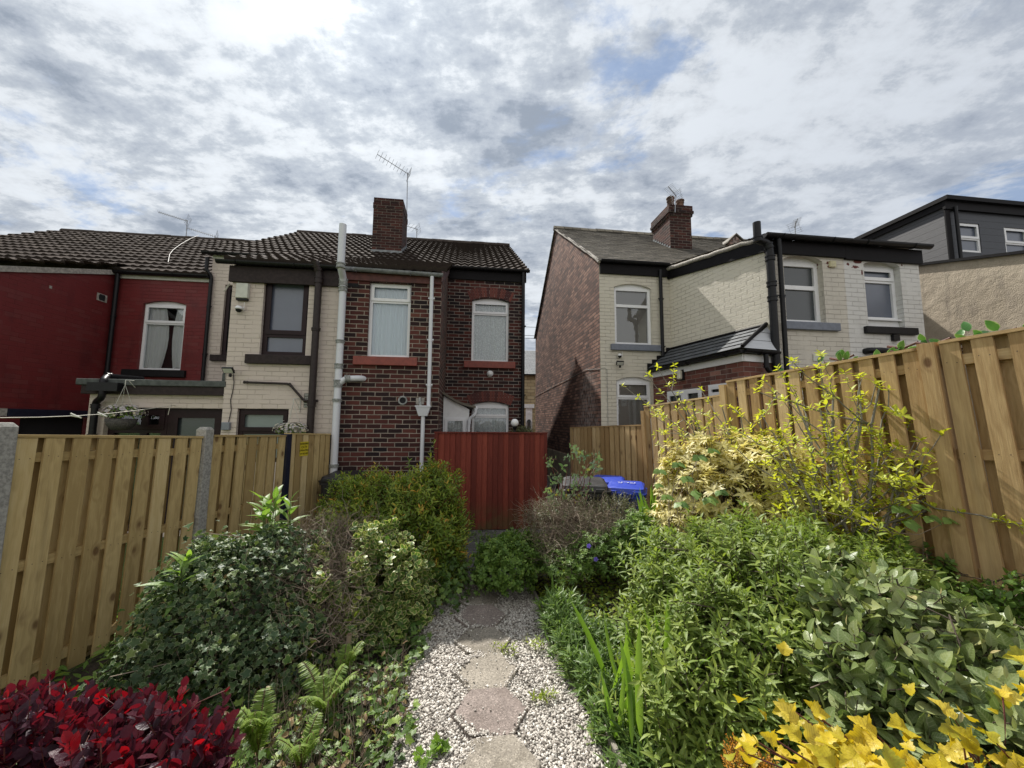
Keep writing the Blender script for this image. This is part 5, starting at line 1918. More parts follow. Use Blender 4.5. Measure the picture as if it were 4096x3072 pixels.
def T_blade(w=0.30, segs=3, fold=0.10, tipf=1.0):
    """pointed leaf, unit length along y, folded along the midrib. returns verts, faces, edge"""
    ys = np.linspace(0, 1, segs + 1)
    V = [(0, 0, 0)]
    E = [0.35]
    F = []
    prev = (0, 0, 0)   # index of left, centre, right
    for i in range(1, segs):
        y = ys[i]
        ww = w * (math.sin(math.pi * min(1, y ** 0.8)) ** tipf) * 0.5
        a = len(V)
        V += [(-ww, y, fold * ww * 2), (0, y, 0), (ww, y, fold * ww * 2)]
        E += [1, 0, 1]
        cur = (a, a + 1, a + 2)
        if i == 1:
            F += [(0, cur[1], cur[0]), (0, cur[2], cur[1])]
        else:
            F += [(prev[0], prev[1], cur[1], cur[0]), (prev[1], prev[2], cur[2], cur[1])]
        prev = cur
    V.append((0, 1, 0)); E.append(1.0)
    t = len(V) - 1
    F += [(prev[0], prev[1], t), (prev[1], prev[2], t)]
    return np.array(V, float), F, np.array(E, float)


def T_fan(outline, centre=(0, .42, 0), cup=0.06, petiole=0.0):
    V = [centre] + [(x, y, cup * (abs(x) * 2) ** 1.5) for x, y in outline]
    n = len(outline)
    F = [(0, 1 + i, 1 + (i + 1) % n) for i in range(n)]
    E = [0.0] + [1.0] * n
    return np.array(V, float), F, np.array(E, float)


def mirror(half):
    return half + [(-x, y) for x, y in reversed(half) if abs(x) > 1e-6]


IVY = T_fan(mirror([(0, 0.02), (.22, -.10), (.42, .05), (.36, .26), (.58, .44), (.34, .55), (.20, .62), (0, 1.0)]))
IVY2 = T_fan(mirror([(0, 0.04), (.26, -.06), (.40, .20), (.36, .46), (.16, .70), (0, .98)]))
LOBED = T_fan(mirror([(0, 0.0), (.16, .02), (.30, .10), (.33, .24), (.50, .30), (.47, .42), (.54, .55), (.40, .56), (.34, .64), (.25, .60), (.27, .74), (.15, .82), (.10, .93), (0, 1.02)]), cup=.20)
HEART = T_fan(mirror([(0, .06), (.20, -.03), (.40, .12), (.42, .35), (.25, .68), (0, 1.0)]))
BRAMB = T_fan(mirror([(0, 0.0), (.18, .05), (.26, .12), (.32, .22), (.38, .30), (.38, .42), (.34, .52), (.31, .62), (.22, .72), (.16, .82), (0, 1.0)]), cup=-.08)
LANCE = T_blade(.26, 4, .16)
LANCE_FAR = T_blade(.28, 3, .12)
WIDE = T_blade(.52, 4, .10, .8)
OVAL = T_blade(.56, 5, .14, .7)
ROUND = T_blade(.86, 4, .06, .5)
SWORD = T_blade(.07, 5, .20, .45)
TINY = T_blade(.5, 2, .15)


def nrmz(a):
    return a / np.maximum(1e-9, np.linalg.norm(a, axis=-1, keepdims=True))


def place(fm, T, pos, d, up, size, rnd, m=0, droop=0.0, wav=0.0):
    """leaves at pos pointing along d, upper face toward up"""
    V, F, E = T
    n = len(pos)
    if n == 0:
        return
    d = nrmz(d)
    side = nrmz(np.cross(d, up) + 1e-6)
    nn = np.cross(side, d)
    size = np.broadcast_to(np.asarray(size, float), (n,))
    L = V[None, :, :] * size[:, None, None]
    dr = np.broadcast_to(np.asarray(droop, float), (n,))
    zz_ = L[..., 2] - dr[:, None] * V[None, :, 1] ** 2 * size[:, None]
    if wav:
        zz_ = zz_ + wav * size[:, None] * np.sin(V[None, :, 1] * 9 + rnd[:, None] * 40) * (np.abs(V[None, :, 0]) * 2)
    P = pos[:, None, :] + L[..., 0:1] * side[:, None, :] + L[..., 1:2] * d[:, None, :] + zz_[..., None] * nn[:, None, :]
    fm.add(P, F, rnd, E, m, V)


def twigs(fm, paths, r0, r1, m=1, sides=3, rnd=None):
    """paths (N,k,3): tapered stems"""
    P = np.asarray(paths, float)
    if P.ndim == 2:
        P = P[None]
    n, k, _ = P.shape
    T_ = np.zeros_like(P)
    T_[:, 1:-1] = P[:, 2:] - P[:, :-2]
    T_[:, 0] = P[:, 1] - P[:, 0]
    T_[:, -1] = P[:, -1] - P[:, -2]
    T_ = nrmz(T_)
    ref = np.array([0.31, 0.17, 0.93])
    X = nrmz(np.cross(T_, ref))
    Y = np.cross(T_, X)
    r0 = np.broadcast_to(np.asarray(r0, float), (n,)); r1 = np.broadcast_to(np.asarray(r1, float), (n,))
    tt = np.linspace(0, 1, k)
    rad = r0[:, None] * (1 - tt) + r1[:, None] * tt
    V = []
    for q in range(sides):
        a = 2 * math.pi * q / sides
        V.append(P + (X * math.cos(a) + Y * math.sin(a)) * rad[..., None])
    V = np.stack(V, 2).reshape(n, k * sides, 3)
    F = []
    for i in range(k - 1):
        for q in range(sides):
            q2 = (q + 1) % sides
            F.append((i * sides + q, i * sides + q2, (i + 1) * sides + q2, (i + 1) * sides + q))
    fm.add(V, F, rng.random(n) if rnd is None else rnd, np.zeros(k * sides), m)


def blob_pts(blobs, n, rmin=0.78, rmax=1.05, zmin=-0.5, cull=0.72):
    """random points near the surface of a union of ellipsoids, with outward normals"""
    B = np.array(blobs, float)          # cx cy cz rx ry rz
    area = (B[:, 3] * B[:, 4] + B[:, 4] * B[:, 5] + B[:, 3] * B[:, 5])
    k = rng.choice(len(B), int(n * 1.8), p=area / area.sum())
    d = nrmz(rng.normal(size=(len(k), 3)))
    d[:, 2] = np.where(d[:, 2] < zmin, -d[:, 2], d[:, 2])
    r = rng.uniform(rmin, rmax, len(k)) * (1 + 0.17 * np.sin(d[:, 0] * 6 + k) * np.sin(d[:, 1] * 5 + k * 2) + 0.10 * np.sin(d[:, 2] * 11 + d[:, 0] * 9 + k))
    if rmax > 1.0:
        r = r * np.where(rng.random(len(k)) < 0.07, rng.uniform(1.08, 1.30, len(k)), 1.0)
    P = B[k, :3] + d * r[:, None] * B[k, 3:]
    ok = np.ones(len(k), bool)
    for i in range(len(B)):
        q = np.linalg.norm((P - B[i, :3]) / B[i, 3:], axis=1)
        ok &= (q > cull) | (k == i)
    nn = nrmz(d / B[k, 3:])
    P, nn = P[ok][:n], nn[ok][:n]
    return P, nn


def sprigs(fm, tips, dirs, L, nl, size, T, m=0, a0=20, a1=65, droop=0.25, stem=0.0018, sm=1, whorl=False, rvar=0.5, tipbright=0.0, rbase=None):
    n = len(tips)
    if n == 0:
        return
    dirs = nrmz(dirs)
    L = np.broadcast_to(np.asarray(L, float), (n,))
    base = tips - dirs * L[:, None] - np.array([0, 0, 1.0]) * (L * 0.12)[:, None]
    rb = rng.random(n) if rbase is None else rbase
    if stem:
        midp = (base + tips) / 2 + rng.normal(size=(n, 3)) * (L * 0.04)[:, None]
        twigs(fm, np.stack([base, midp, tips], 1), stem * 1.4, stem * 0.6, sm)
    X = nrmz(np.cross(dirs, np.array([0.2, 0.5, 0.84]) + rng.normal(size=(n, 3)) * .2))
    Y = np.cross(dirs, X)
    ph0 = rng.uniform(0, 6.28, n)
    for k in range(nl):
        t = (k + 0.6) / nl
        if whorl:
            t = 0.86 + 0.14 * t
            ph = ph0 + k * 2 * math.pi / nl + rng.normal(size=n) * 0.2
        else:
            ph = ph0 + k * 2.4 + rng.normal(size=n) * 0.25
        ang_ = np.radians(a0 + (a1 - a0) * t + rng.normal(size=n) * 9)
        ld = (X * np.cos(ph)[:, None] + Y * np.sin(ph)[:, None])
        d = ld * np.cos(ang_)[:, None] + dirs * np.sin(ang_)[:, None]
        up = dirs * np.cos(ang_)[:, None] - ld * np.sin(ang_)[:, None]
        pos = base + (tips - base) * t
        sz = size * rng.uniform(0.75, 1.2, n) * (0.65 + 0.5 * math.sin(math.pi * min(1, t * 0.85 + 0.1)) if not whorl else 1.0)
        rv = np.clip(rb * (1 - rvar) + rng.random(n) * rvar + (tipbright * (t - 0.5)), 0, 1)
        place(fm, T, pos, d, up, sz, rv, m, droop)


LB = {'skip': ()}


def leafmat(name, stops, rough=0.45, trans=0.38, margin=None, ms=(0.55, 0.85), tcol=None, spec=0.4, vein=None, tboost=1.35, mamt=1.0, bright=(1, 1, 1)):
    m, t, b = newmat(name)
    stops = [(p_, tuple(min(.85, q_ * w_) for q_, w_ in zip(c_, bright))) for p_, c_ in stops]
    rn = t.node('Attribute', attribute_name='rnd').outputs['Fac']
    ed = t.node('Attribute', attribute_name='edge').outputs['Fac']
    pos = t.node('NewGeometry').outputs['Position']
    nz = t.noise(pos, 55.0, 3.0, 0.6)
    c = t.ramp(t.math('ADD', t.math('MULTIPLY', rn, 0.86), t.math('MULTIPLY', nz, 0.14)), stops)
    if margin:
        mf = t.step(t.math('ADD', ed, t.math('MULTIPLY', t.math('SUBTRACT', nz, 0.5), 0.5)), ms[0], ms[1])
        mf = t.math('MULTIPLY', mf, t.math('MULTIPLY', t.step(rn, 0.08, 0.35), mamt))
        c = t.mix(mf, c, margin)
    if vein:
        lu = t.node('SeparateXYZ', {0: t.node('Attribute', attribute_name='luv').outputs['Vector']})
        ax_ = t.math('ABSOLUTE', lu.outputs[0])
        fr = t.math('FRACT', t.math('MULTIPLY', t.math('SUBTRACT', lu.outputs[1], t.math('MULTIPLY', ax_, 0.9)), 8.0))
        vl = t.math('MULTIPLY', t.step(t.math('ABSOLUTE', t.math('SUBTRACT', fr, 0.5)), 0.13, 0.02), t.step(ed, 1.4, 0.5))
        c = t.mix(t.math('MULTIPLY', vl, 0.65), c, vein)
        c = t.mix(t.math('MULTIPLY', t.step(ed, 0.22, 0.0), 0.6), c, vein)
    t.set(b.inputs['Base Color'], c)
    b.inputs['Roughness'].default_value = rough
    b.inputs['Specular IOR Level'].default_value = spec
    t.set(b.inputs['Normal'], t.bump(t.noise(pos, 130.0, 2.0), 0.0015))
    tc = t.mix(1.0, c, tcol or (tboost, tboost * 1.05, tboost * 0.55), 'MULTIPLY')
    tl = t.node('BsdfTranslucent', {'Color': tc})
    mx = t.node('MixShader', {0: trans, 1: b.outputs[0], 2: tl.outputs[0]})
    t.l.new(mx.outputs[0], t.n['Material Output'].inputs[0])
    return m


G = {}
G['ivy'] = leafmat('variegated_ivy_leaf', [(0.0, (0.020, 0.040, 0.020)), (0.35, (0.035, 0.072, 0.032)), (0.75, (0.065, 0.115, 0.045)), (1.0, (0.13, 0.18, 0.045))],
                   rough=.48, trans=.20, margin=(0.40, 0.44, 0.27), ms=(.80, 1.06), spec=.3, bright=(1.35,1.25,1.1))
G['ivy_green'] = leafmat('green_ivy_leaf', [(0.0, (0.025, 0.055, 0.022)), (0.6, (0.065, 0.13, 0.035)), (1.0, (0.17, 0.26, 0.06))], rough=.45, trans=.28, spec=.35,
                         margin=(0.36, 0.40, 0.22), ms=(.95, 1.15), bright=(1.75, 1.50, 1.15))
G['photinia'] = leafmat('green_leaf_with_bronze_tips', [(0.0, (0.030, 0.065, 0.015)), (0.45, (0.080, 0.145, 0.030)), (0.84, (0.16, 0.23, 0.045)), (0.93, (0.30, 0.20, 0.05)), (1.0, (0.42, 0.12, 0.04))],
                        rough=.40, trans=.40, bright=(2.1, 1.75, 1.2))
G['euonymus'] = leafmat('cream_edged_leaf', [(0.0, (0.05, 0.11, 0.03)), (0.7, (0.10, 0.19, 0.045)), (1.0, (0.34, 0.40, 0.08))], rough=.36, trans=.30,
                        margin=(0.62, 0.60, 0.27), ms=(.55, .85), spec=.5, bright=(1.3,1.2,1))
G['gold'] = leafmat('gold_green_leaf', [(0.0, (0.16, 0.24, 0.03)), (1.0, (0.42, 0.47, 0.07))], trans=.42)
G['sprout'] = leafmat('fresh_green_leaf', [(0.0, (0.06, 0.14, 0.03)), (1.0, (0.16, 0.28, 0.06))], trans=.42, vein=(0.25, 0.33, 0.13), bright=(1.75, 1.50, 1.15))
G['smoke'] = leafmat('crimson_smoke_bush_leaf', [(0.0, (0.026, 0.012, 0.022)), (0.45, (0.060, 0.018, 0.034)), (0.72, (0.10, 0.009, 0.020)), (0.88, (0.22, 0.008, 0.018)), (1.0, (0.34, 0.010, 0.018))],
                     rough=.42, trans=.36, tcol=(2.0, 0.8, 0.7), spec=.3)
G['sage'] = leafmat('green_shrub_leaf', [(0.0, (0.045, 0.095, 0.026)), (0.5, (0.105, 0.185, 0.045)), (1.0, (0.20, 0.30, 0.085))], rough=.5, trans=.36, vein=(0.20, 0.29, 0.12), bright=(1.85, 1.45, 1.0))
G['sage_dark'] = leafmat('deep_green_lance_leaf', [(0.0, (0.03, 0.075, 0.030)), (0.6, (0.07, 0.15, 0.055)), (1.0, (0.14, 0.24, 0.075))], rough=.42, trans=.34, vein=(0.15, 0.24, 0.10), bright=(2.1, 1.55, 1.0))
G['elaeag'] = leafmat('silvery_green_leaf', [(0.0, (0.060, 0.115, 0.040)), (0.5, (0.125, 0.195, 0.075)), (0.85, (0.235, 0.30, 0.135)), (0.95, (0.34, 0.31, 0.17)), (1.0, (0.30, 0.21, 0.10))], rough=.40, trans=.20,
                      vein=(0.30, 0.35, 0.18), spec=.5, bright=(1.35, 1.15, 1.0))
G['pieris'] = leafmat('cream_yellow_leaf', [(0.0, (0.36, 0.36, 0.10)), (0.3, (0.66, 0.60, 0.24)), (0.90, (0.82, 0.76, 0.44)), (0.96, (0.78, 0.55, 0.30)), (1.0, (0.66, 0.25, 0.14))],
                      rough=.42, trans=.34, tcol=(1.15, 1.1, .6))
G['bud'] = leafmat('lime_yellow_bud_leaf', [(0.0, (0.34, 0.42, 0.04)), (1.0, (0.72, 0.74, 0.09))], trans=.42, tcol=(1.25, 1.2, .5))
G['physo'] = leafmat('golden_lobed_leaf', [(0.0, (0.30, 0.34, 0.035)), (0.25, (0.52, 0.44, 0.03)), (0.6, (0.72, 0.55, 0.035)), (1.0, (0.84, 0.70, 0.14))], rough=.45, trans=.42, tcol=(1.2, 1.15, .5), vein=(0.38, 0.25, 0.03))
G['bramble'] = leafmat('bramble_leaf', [(0.0, (0.04, 0.10, 0.035)), (1.0, (0.13, 0.23, 0.07))], rough=.42, trans=.28, vein=(0.2, 0.28, 0.12), bright=(1.75, 1.50, 1.15))
G['herb'] = leafmat('small_round_herb_leaf', [(0.0, (0.035, 0.085, 0.022)), (0.6, (0.085, 0.165, 0.040)), (1.0, (0.16, 0.25, 0.065))], rough=.5, trans=.32, bright=(1.75, 1.50, 1.15))
G['rose'] = leafmat('glossy_rose_leaf', [(0.0, (0.08, 0.15, 0.07)), (0.75, (0.20, 0.28, 0.16)), (0.88, (0.30, 0.28, 0.05)), (1.0, (0.36, 0.10, 0.05))], rough=.22, trans=.25, spec=.8)
G['heather'] = leafmat('grey_green_needle', [(0.0, (0.045, 0.065, 0.030)), (1.0, (0.13, 0.15, 0.075))], trans=.2, bright=(1.4,1.3,1.1))
G['sword'] = leafmat('sword_leaf', [(0.0, (0.09, 0.19, 0.025)), (1.0, (0.21, 0.34, 0.055))], trans=.42, bright=(1.2,1.15,1))
G['fern'] = leafmat('fern_frond', [(0.0, (0.13, 0.22, 0.035)), (1.0, (0.27, 0.36, 0.075))], trans=.42)
G['orange'] = leafmat('orange_tipped_needle', [(0.0, (0.30, 0.25, 0.03)), (0.5, (0.55, 0.30, 0.04)), (1.0, (0.65, 0.22, 0.04))], trans=.35)
G['violet'] = leafmat('violet_petal', [(0.0, (0.10, 0.07, 0.42)), (1.0, (0.22, 0.15, 0.62))], trans=.3, tcol=(1, 1, 1.2))
G['petals'] = leafmat('mixed_pale_petals', [(0.0, (0.30, 0.26, 0.42)), (0.5, (0.62, 0.60, 0.60)), (0.85, (0.72, 0.68, 0.55)), (1.0, (0.45, 0.15, 0.25))], trans=.2, tcol=(1, 1, 1), vein=(.5, .42, .08))
G['dead'] = leafmat('dry_dead_leaf', [(0.0, (0.10, 0.06, 0.03)), (1.0, (0.36, 0.25, 0.13))], trans=.2)
G['twig'] = leafmat('brown_twig', [(0.0, (0.050, 0.036, 0.026)), (1.0, (0.15, 0.115, 0.085))], rough=.8, trans=.0)
G['stem_green'] = leafmat('green_stem', [(0.0, (0.06, 0.09, 0.03)), (1.0, (0.14, 0.16, 0.06))], trans=.0)
G['pale_twig'] = leafmat('pale_dry_twig', [(0.0, (0.13, 0.095, 0.07)), (0.6, (0.27, 0.21, 0.155)), (1.0, (0.44, 0.37, 0.29))], rough=.85, trans=.0)
G['bark'] = leafmat('grey_smooth_bark', [(0.0, (0.14, 0.13, 0.11)), (1.0, (0.27, 0.25, 0.215))], rough=.75, trans=.0)
G['red_stem'] = leafmat('red_brown_stem', [(0.0, (0.07, 0.02, 0.02)), (1.0, (0.16, 0.05, 0.035))], rough=.6, trans=.0)


def B(x, y, Y, rx, rz, ry):
    """ellipsoid surveyed in 2212-px units; radii in px except ry (m)"""
    p = at2(x, y, Y)
    k = Y / 831.0
    return (p.x, p.y, p.z, rx * k, ry, rz * k)


UP = np.array([0, 0, 1.0])


def bush_dirs(nn, up=0.7, jit=0.35):
    return nrmz(nn * 0.9 + UP * up + rng.normal(size=nn.shape) * jit)


def shrub(name, loc, label, cat, group=None):
    return thing(name, (loc[0], loc[1], gz(loc[0], loc[1])), label, cat, group)


def finish(fm, sh, leafm, woodm, lname='foliage', split=True):
    return fm.build(lname, [leafm, woodm], sh)


def inner_stems(fm, root, tips, n, r0=0.008, r1=0.002, m=1, kink=0.05):
    """branches from the root out toward random tips"""
    idx = rng.choice(len(tips), min(n, len(tips)), replace=False)
    T_ = tips[idx]
    R0 = np.array(root)[None] + rng.normal(size=T_.shape) * np.array([.06, .06, 0])
    k = 6
    P = []
    for i in range(k):
        t = i / (k - 1)
        q = R0 * (1 - t) + T_ * t
        q[:, 2] += 0.18 * np.sin(math.pi * t) * (T_[:, 2] - R0[:, 2])
        if 0 < i < k - 1:
            q = q + rng.normal(size=q.shape) * kink
        P.append(q)
    twigs(fm, np.stack(P, 1), r0 * rng.uniform(.5, 1.1, len(T_)), r1, m, 4)


# ================================================================== gravel
def gravel():
    fm = FM()
    c8 = np.array([(x, y, z) for z in (-1, 1) for y in (-1, 1) for x in (-1, 1)], float)
    F = [(0, 2, 3, 1), (4, 5, 7, 6), (0, 1, 5, 4), (1, 3, 7, 5), (3, 2, 6, 7), (2, 0, 4, 6)]
    n = 62000
    y = 1.15 + (4.42 - 1.15) * rng.random(n) ** 1.25
    xl = -0.53 - 0.14 * (y - 2); xr = 0.50 - 0.135 * (y - 2)
    x = xl + (xr - xl) * rng.random(n) + rng.normal(size=n) * 0.015
    cx = -0.11 - 0.125 * (y - 2.36)
    # thin out on the slabs
    def hexin(x, y):
        k = np.clip(np.round((y - 1.60) / 0.388), 0, 7)
        yc = 1.60 + k * 0.388
        dx = x - (-0.11 - 0.125 * (yc - 2.36)); dy = y - yc
        h = np.zeros(len(x))
        for a in (30, 90, 150):
            q = math.radians(a) + math.atan(0.125)
            h = np.maximum(h, np.abs(dx * math.cos(q) + dy * math.sin(q)))
        return h, dx
    h, dx_ = hexin(x, y)
    lim = 0.191 - np.where(dx_ < 0, 0.020 + 0.02 * np.sin(y * 9 + 1), 0.004)
    on = h < lim
    keep = (~on) | (rng.random(n) < 0.010 + 0.16 * (h > lim - 0.018))
    x, y = x[keep], y[keep]
    on = hexin(x, y)[0] < 0.191
    n = len(x)
    z = np.array([gz(a, b) for a, b in zip(x, y)]) + np.where(on, 0.036, rng.uniform(0.0, 0.016, n))
    s = rng.uniform(0.0030, 0.0064, n) * np.where(on, .8, 1)
    sc = np.stack([s * rng.uniform(.8, 1.4, n), s * rng.uniform(.8, 1.4, n), s * rng.uniform(.4, .75, n)], 1)
    V = c8[None] * (1 + rng.normal(size=(n, 8, 3)) * 0.16) * sc[:, None, :]
    a = rng.uniform(0, 6.28, n); ca, sa = np.cos(a), np.sin(a)
    X = V[..., 0] * ca[:, None] - V[..., 1] * sa[:, None]
    Y_ = V[..., 0] * sa[:, None] + V[..., 1] * ca[:, None]
    tl = rng.normal(size=(n, 2)) * 0.35
    Z = V[..., 2] + X * tl[:, 0:1] + Y_ * tl[:, 1:2]
    P = np.stack([X + x[:, None], Y_ + y[:, None], Z + z[:, None]], -1)
    fm.add(P, F, rng.random(n), np.zeros(8))
    m, t, b = newmat('white_and_grey_gravel')
    rn = t.node('Attribute', attribute_name='rnd').outputs['Fac']
    c = t.ramp(rn, [(0.0, (0.10, 0.085, 0.07)), (0.15, (0.24, 0.21, 0.18)), (0.4, (0.42, 0.385, 0.34)), (0.75, (0.56, 0.52, 0.47)), (1.0, (0.72, 0.69, 0.63))])
    t.set(b.inputs['Base Color'], c)
    b.inputs['Roughness'].default_value = 0.7
    tag(fm.build('gravel', m), kind='stuff', label='loose white and grey gravel around the hexagonal slabs', cat='gravel')


gravel()
mb = MB()
ys = np.linspace(0.8, 4.45, 20)
vs = []
for y in ys:
    xl = -0.53 - 0.14 * (y - 2); xr = 0.52 - 0.135 * (y - 2)
    vs += [(xl - .05, y, gz(xl, y) + .003), ((xl + xr) / 2, y, gz(0, y) + .006), (xr + .02, y, gz(0, y) + .003)]
fs = []
for i in range(len(ys) - 1):
    for k in (0, 1):
        fs.append((i * 3 + k, i * 3 + k + 1, i * 3 + k + 4, i * 3 + k + 3))


def grav_bed():
    m, t, b = newmat('gravel_bed')
    oc = objc(t)
    v = t.node('TexVoronoi', {'Vector': oc, 'Scale': 85.0})
    r_ = t.node('SeparateColor', {0: v.outputs['Color']}).outputs[0]
    c = t.ramp(r_, [(0.0, (0.06, 0.055, 0.05)), (0.4, (0.30, 0.27, 0.24)), (1.0, (0.56, 0.52, 0.47))])
    c = t.mix(t.step(v.outputs['Distance'], 0.35, 0.75), c, (0.03, 0.026, 0.022))
    t.set(b.inputs['Base Color'], c); b.inputs['Roughness'].default_value = .9
    t.set(b.inputs['Normal'], t.bump(v.outputs['Distance'], -0.006))
    return m


mb.mesh(vs, fs, 0, [[(0, 0)] * 4] * len(fs), True)
tag(mb.build('gravel_bed', grav_bed()), kind='structure')


# ================================================================== fences
def boards(mb, w, u0, u1, zt0, zt1, zb0, zb1, pitch, bw, off, th=0.02, tilt=0.0, phase=0.0, droptop=0.0, nails=None):
    n = max(1, round((u1 - u0 - bw) / pitch))
    p = (u1 - u0 - bw) / n if n else pitch
    for i in range(n + 1):
        ua = u0 + i * p + phase * p
        if ua + bw > u1 + 0.02:
            continue
        t = (ua + bw / 2 - u0) / (u1 - u0)
        zt = lerp(zt0, zt1, t) - droptop
        zb = lerp(zb0, zb1, t)
        h = zt - zb
        oo = off + random.uniform(-.003, .003)
        ja = random.uniform(-.004, .004); tw = random.uniform(-.006, .006)
        b0 = w.P(ua + ja - tilt * 0, zb, oo); 
        dx = tilt * h
        c = [w.P(ua + ja - dx, zb, oo), w.P(ua + ja + bw - dx, zb, oo), w.P(ua + ja + bw - dx, zb, oo - th), w.P(ua + ja - dx, zb, oo - th),
             w.P(ua + ja + tw, zt, oo), w.P(ua + ja + bw + tw, zt, oo), w.P(ua + ja + bw + tw, zt, oo - th), w.P(ua + ja + tw, zt, oo - th)]
        rv = random.random()
        # faces with UV: x across the board, y along it
        f4 = [(c[0], c[1], c[5], c[4]), (c[1], c[2], c[6], c[5]), (c[2], c[3], c[7], c[6]), (c[3], c[0], c[4], c[7])]
        wd = [bw, th, bw, th]
        for f, ww in zip(f4, wd):
            mb.face(f, 0, [(0, 0), (ww, 0), (ww, h), (0, h)], rnd=rv)
        mb.face((c[4], c[5], c[6], c[7]), 0, [(0, 0), (bw, 0), (bw, th), (0, th)], rnd=rv)
        if nails:
            c = [Vector(q) for q in c]
            for nt in nails:
                for s_ in (.25, .75):
                    pn = c[0].lerp(c[1], s_).lerp(c[4].lerp(c[5], s_), 1 - nt / 1.0 + random.uniform(-.008, .008))
                    e1, e2 = (c[1] - c[0]).normalized() * .0028, (c[4] - c[0]).normalized() * .0028
                    q0 = pn + w.n * .0012
                    mb.face([q0 - e1 - e2, q0 + e1 - e2, q0 + e1 + e2, q0 - e1 + e2], 1)


def rail(mb, w, u0, u1, z0, z1, h, o0, o1, m=0):
    c = [w.P(u0, z0, o1), w.P(u1, z1, o1), w.P(u1, z1, o0), w.P(u0, z0, o0)]
    up = Vector((0, 0, h))
    c += [q + up for q in c]
    rv = random.random()
    L = u1 - u0
    F = [((0, 1, 5, 4), h), ((1, 2, 6, 5), h), ((2, 3, 7, 6), h), ((3, 0, 4, 7), h), ((4, 5, 6, 7), o1 - o0), ((3, 2, 1, 0), o1 - o0)]
    for f, ww in F:
        mb.face([c[i] for i in f], m, [(0, 0), (0, L), (ww, L), (ww, 0)], rnd=rv)


M['nail'] = plain('rusty_nail_head', (.05, .035, .03), .6)
# left fence: posts of concrete, panels of vertical boards on both sides of the rails
P2 = hor(835, 4.2)
fdir = Vector((.18, .984, 0)).normalized()
LFo = Wall(P2 - fdir * 4.5, fdir)
uu0 = 4.5 - 1.50
def lf(px, py):
    return LFo.uv(px, py)
FT = thing('timber_fence', P2, 'slatted softwood fence with concrete posts along the left side', 'fence')
def fence_panel(w, parent, u0, u1, zt0, zt1, zb0, zb1, pitch, bw, mat, tilt, name='panel', railz=(0.08, .5, .92), backoff=-.075, cap=True, facing=1):
    mb = MB()
    boards(mb, w, u0, u1, zt0, zt1, zb0, zb1, pitch, bw, 0.0, tilt=tilt, nails=railz)
    boards(mb, w, u0, u1, zt0, zt1, zb0, zb1, pitch, bw * 1.22, backoff, tilt=tilt, phase=.5)
    for t in railz:
        h0, h1 = zt0 - zb0, zt1 - zb1
        rail(mb, w, u0, u1, zb0 + h0 * (1 - t) - .03, zb1 + h1 * (1 - t) - .03, .07, -.072, -.022)
    if cap:
        rail(mb, w, u0, u1, zt0 + .001, zt1 + .001, .022, -.10, .008)
    return mb.build(name, [mat, M['nail']], parent)


tops = [lf(60, 1751), lf(794, 1754)]
z_a = tops[0][1]; z_b = tops[1][1]
gl = lambda u: gz(*(LFo.P(u, 0).xy)) - 0.02
u_p1 = lf(30, 1687)[0]; u_p2 = lf(835, 1687)[0]
fence_panel(LFo, FT, u_p1 + .05, u_p2 - .05, z_a, z_b, gl(u_p1), gl(u_p2), .163, .110, M['wood_left'], .02)
sl_ = (z_b - z_a) / (u_p2 - u_p1)
fence_panel(LFo, FT, u_p1 - 1.55, u_p1 - .05, z_a - sl_ * 1.5 + .04, z_a + .04, gl(u_p1 - 1.5), gl(u_p1), .163, .110, M['wood_left'], .02)
t3 = lf(880, 1747); t4 = lf(1150, 1747)
u_p3 = lf(1154, 1687)[0]
fence_panel(LFo, FT, u_p2 + .07, u_p3 - .03, t3[1], t4[1], gl(u_p2), gl(u_p3), .163, .110, M['wood_left'], .02)
t5 = lf(1180, 1738); t6 = lf(1322, 1740)
u_p4 = t6[0]
fence_panel(LFo, FT, u_p3 + .05, u_p4, t5[1], t6[1], gl(u_p3), gl(u_p4), .125, .105, M['wood_left'], .0)
def cpost(w, u, ztop, zb, parent, mat, half=.047, ch=.03, name='post'):
    mb = MB()
    a, b = u - half, u + half
    o0, o1 = -.10, .03
    mb.hexa([w.P(a, zb, o1), w.P(b, zb, o1), w.P(b, zb, o0), w.P(a, zb, o0), w.P(a, ztop - ch, o1), w.P(b, ztop - ch, o1), w.P(b, ztop - ch, o0), w.P(a, ztop - ch, o0)])
    k = .02
    mb.hexa([w.P(a, ztop - ch + .0002, o1), w.P(b, ztop - ch + .0002, o1), w.P(b, ztop - ch + .0002, o0), w.P(a, ztop - ch + .0002, o0),
             w.P(a + k, ztop, o1 - k), w.P(b - k, ztop, o1 - k), w.P(b - k, ztop, o0 + k), w.P(a + k, ztop, o0 + k)])
    return mb.build(name, mat, parent, bevel=.006)
cpost(LFo, u_p1, lf(30, 1690)[1], -.4, FT, M['conc'])
cpost(LFo, u_p2, lf(830, 1708)[1], -.4, FT, M['conc'])
mb = MB(); mb.wbox(LFo, u_p3 - .03, u_p3 + .05, -.3, t5[1] + .01, -.08, .03); mb.build('post', M['navy'], FT)
mb = MB(); mb.wbox(LFo, u_p4 + .004, u_p4 + .07, -.3, t6[1] + .0, -.1, .03); mb.build('post', M['navy'], FT)

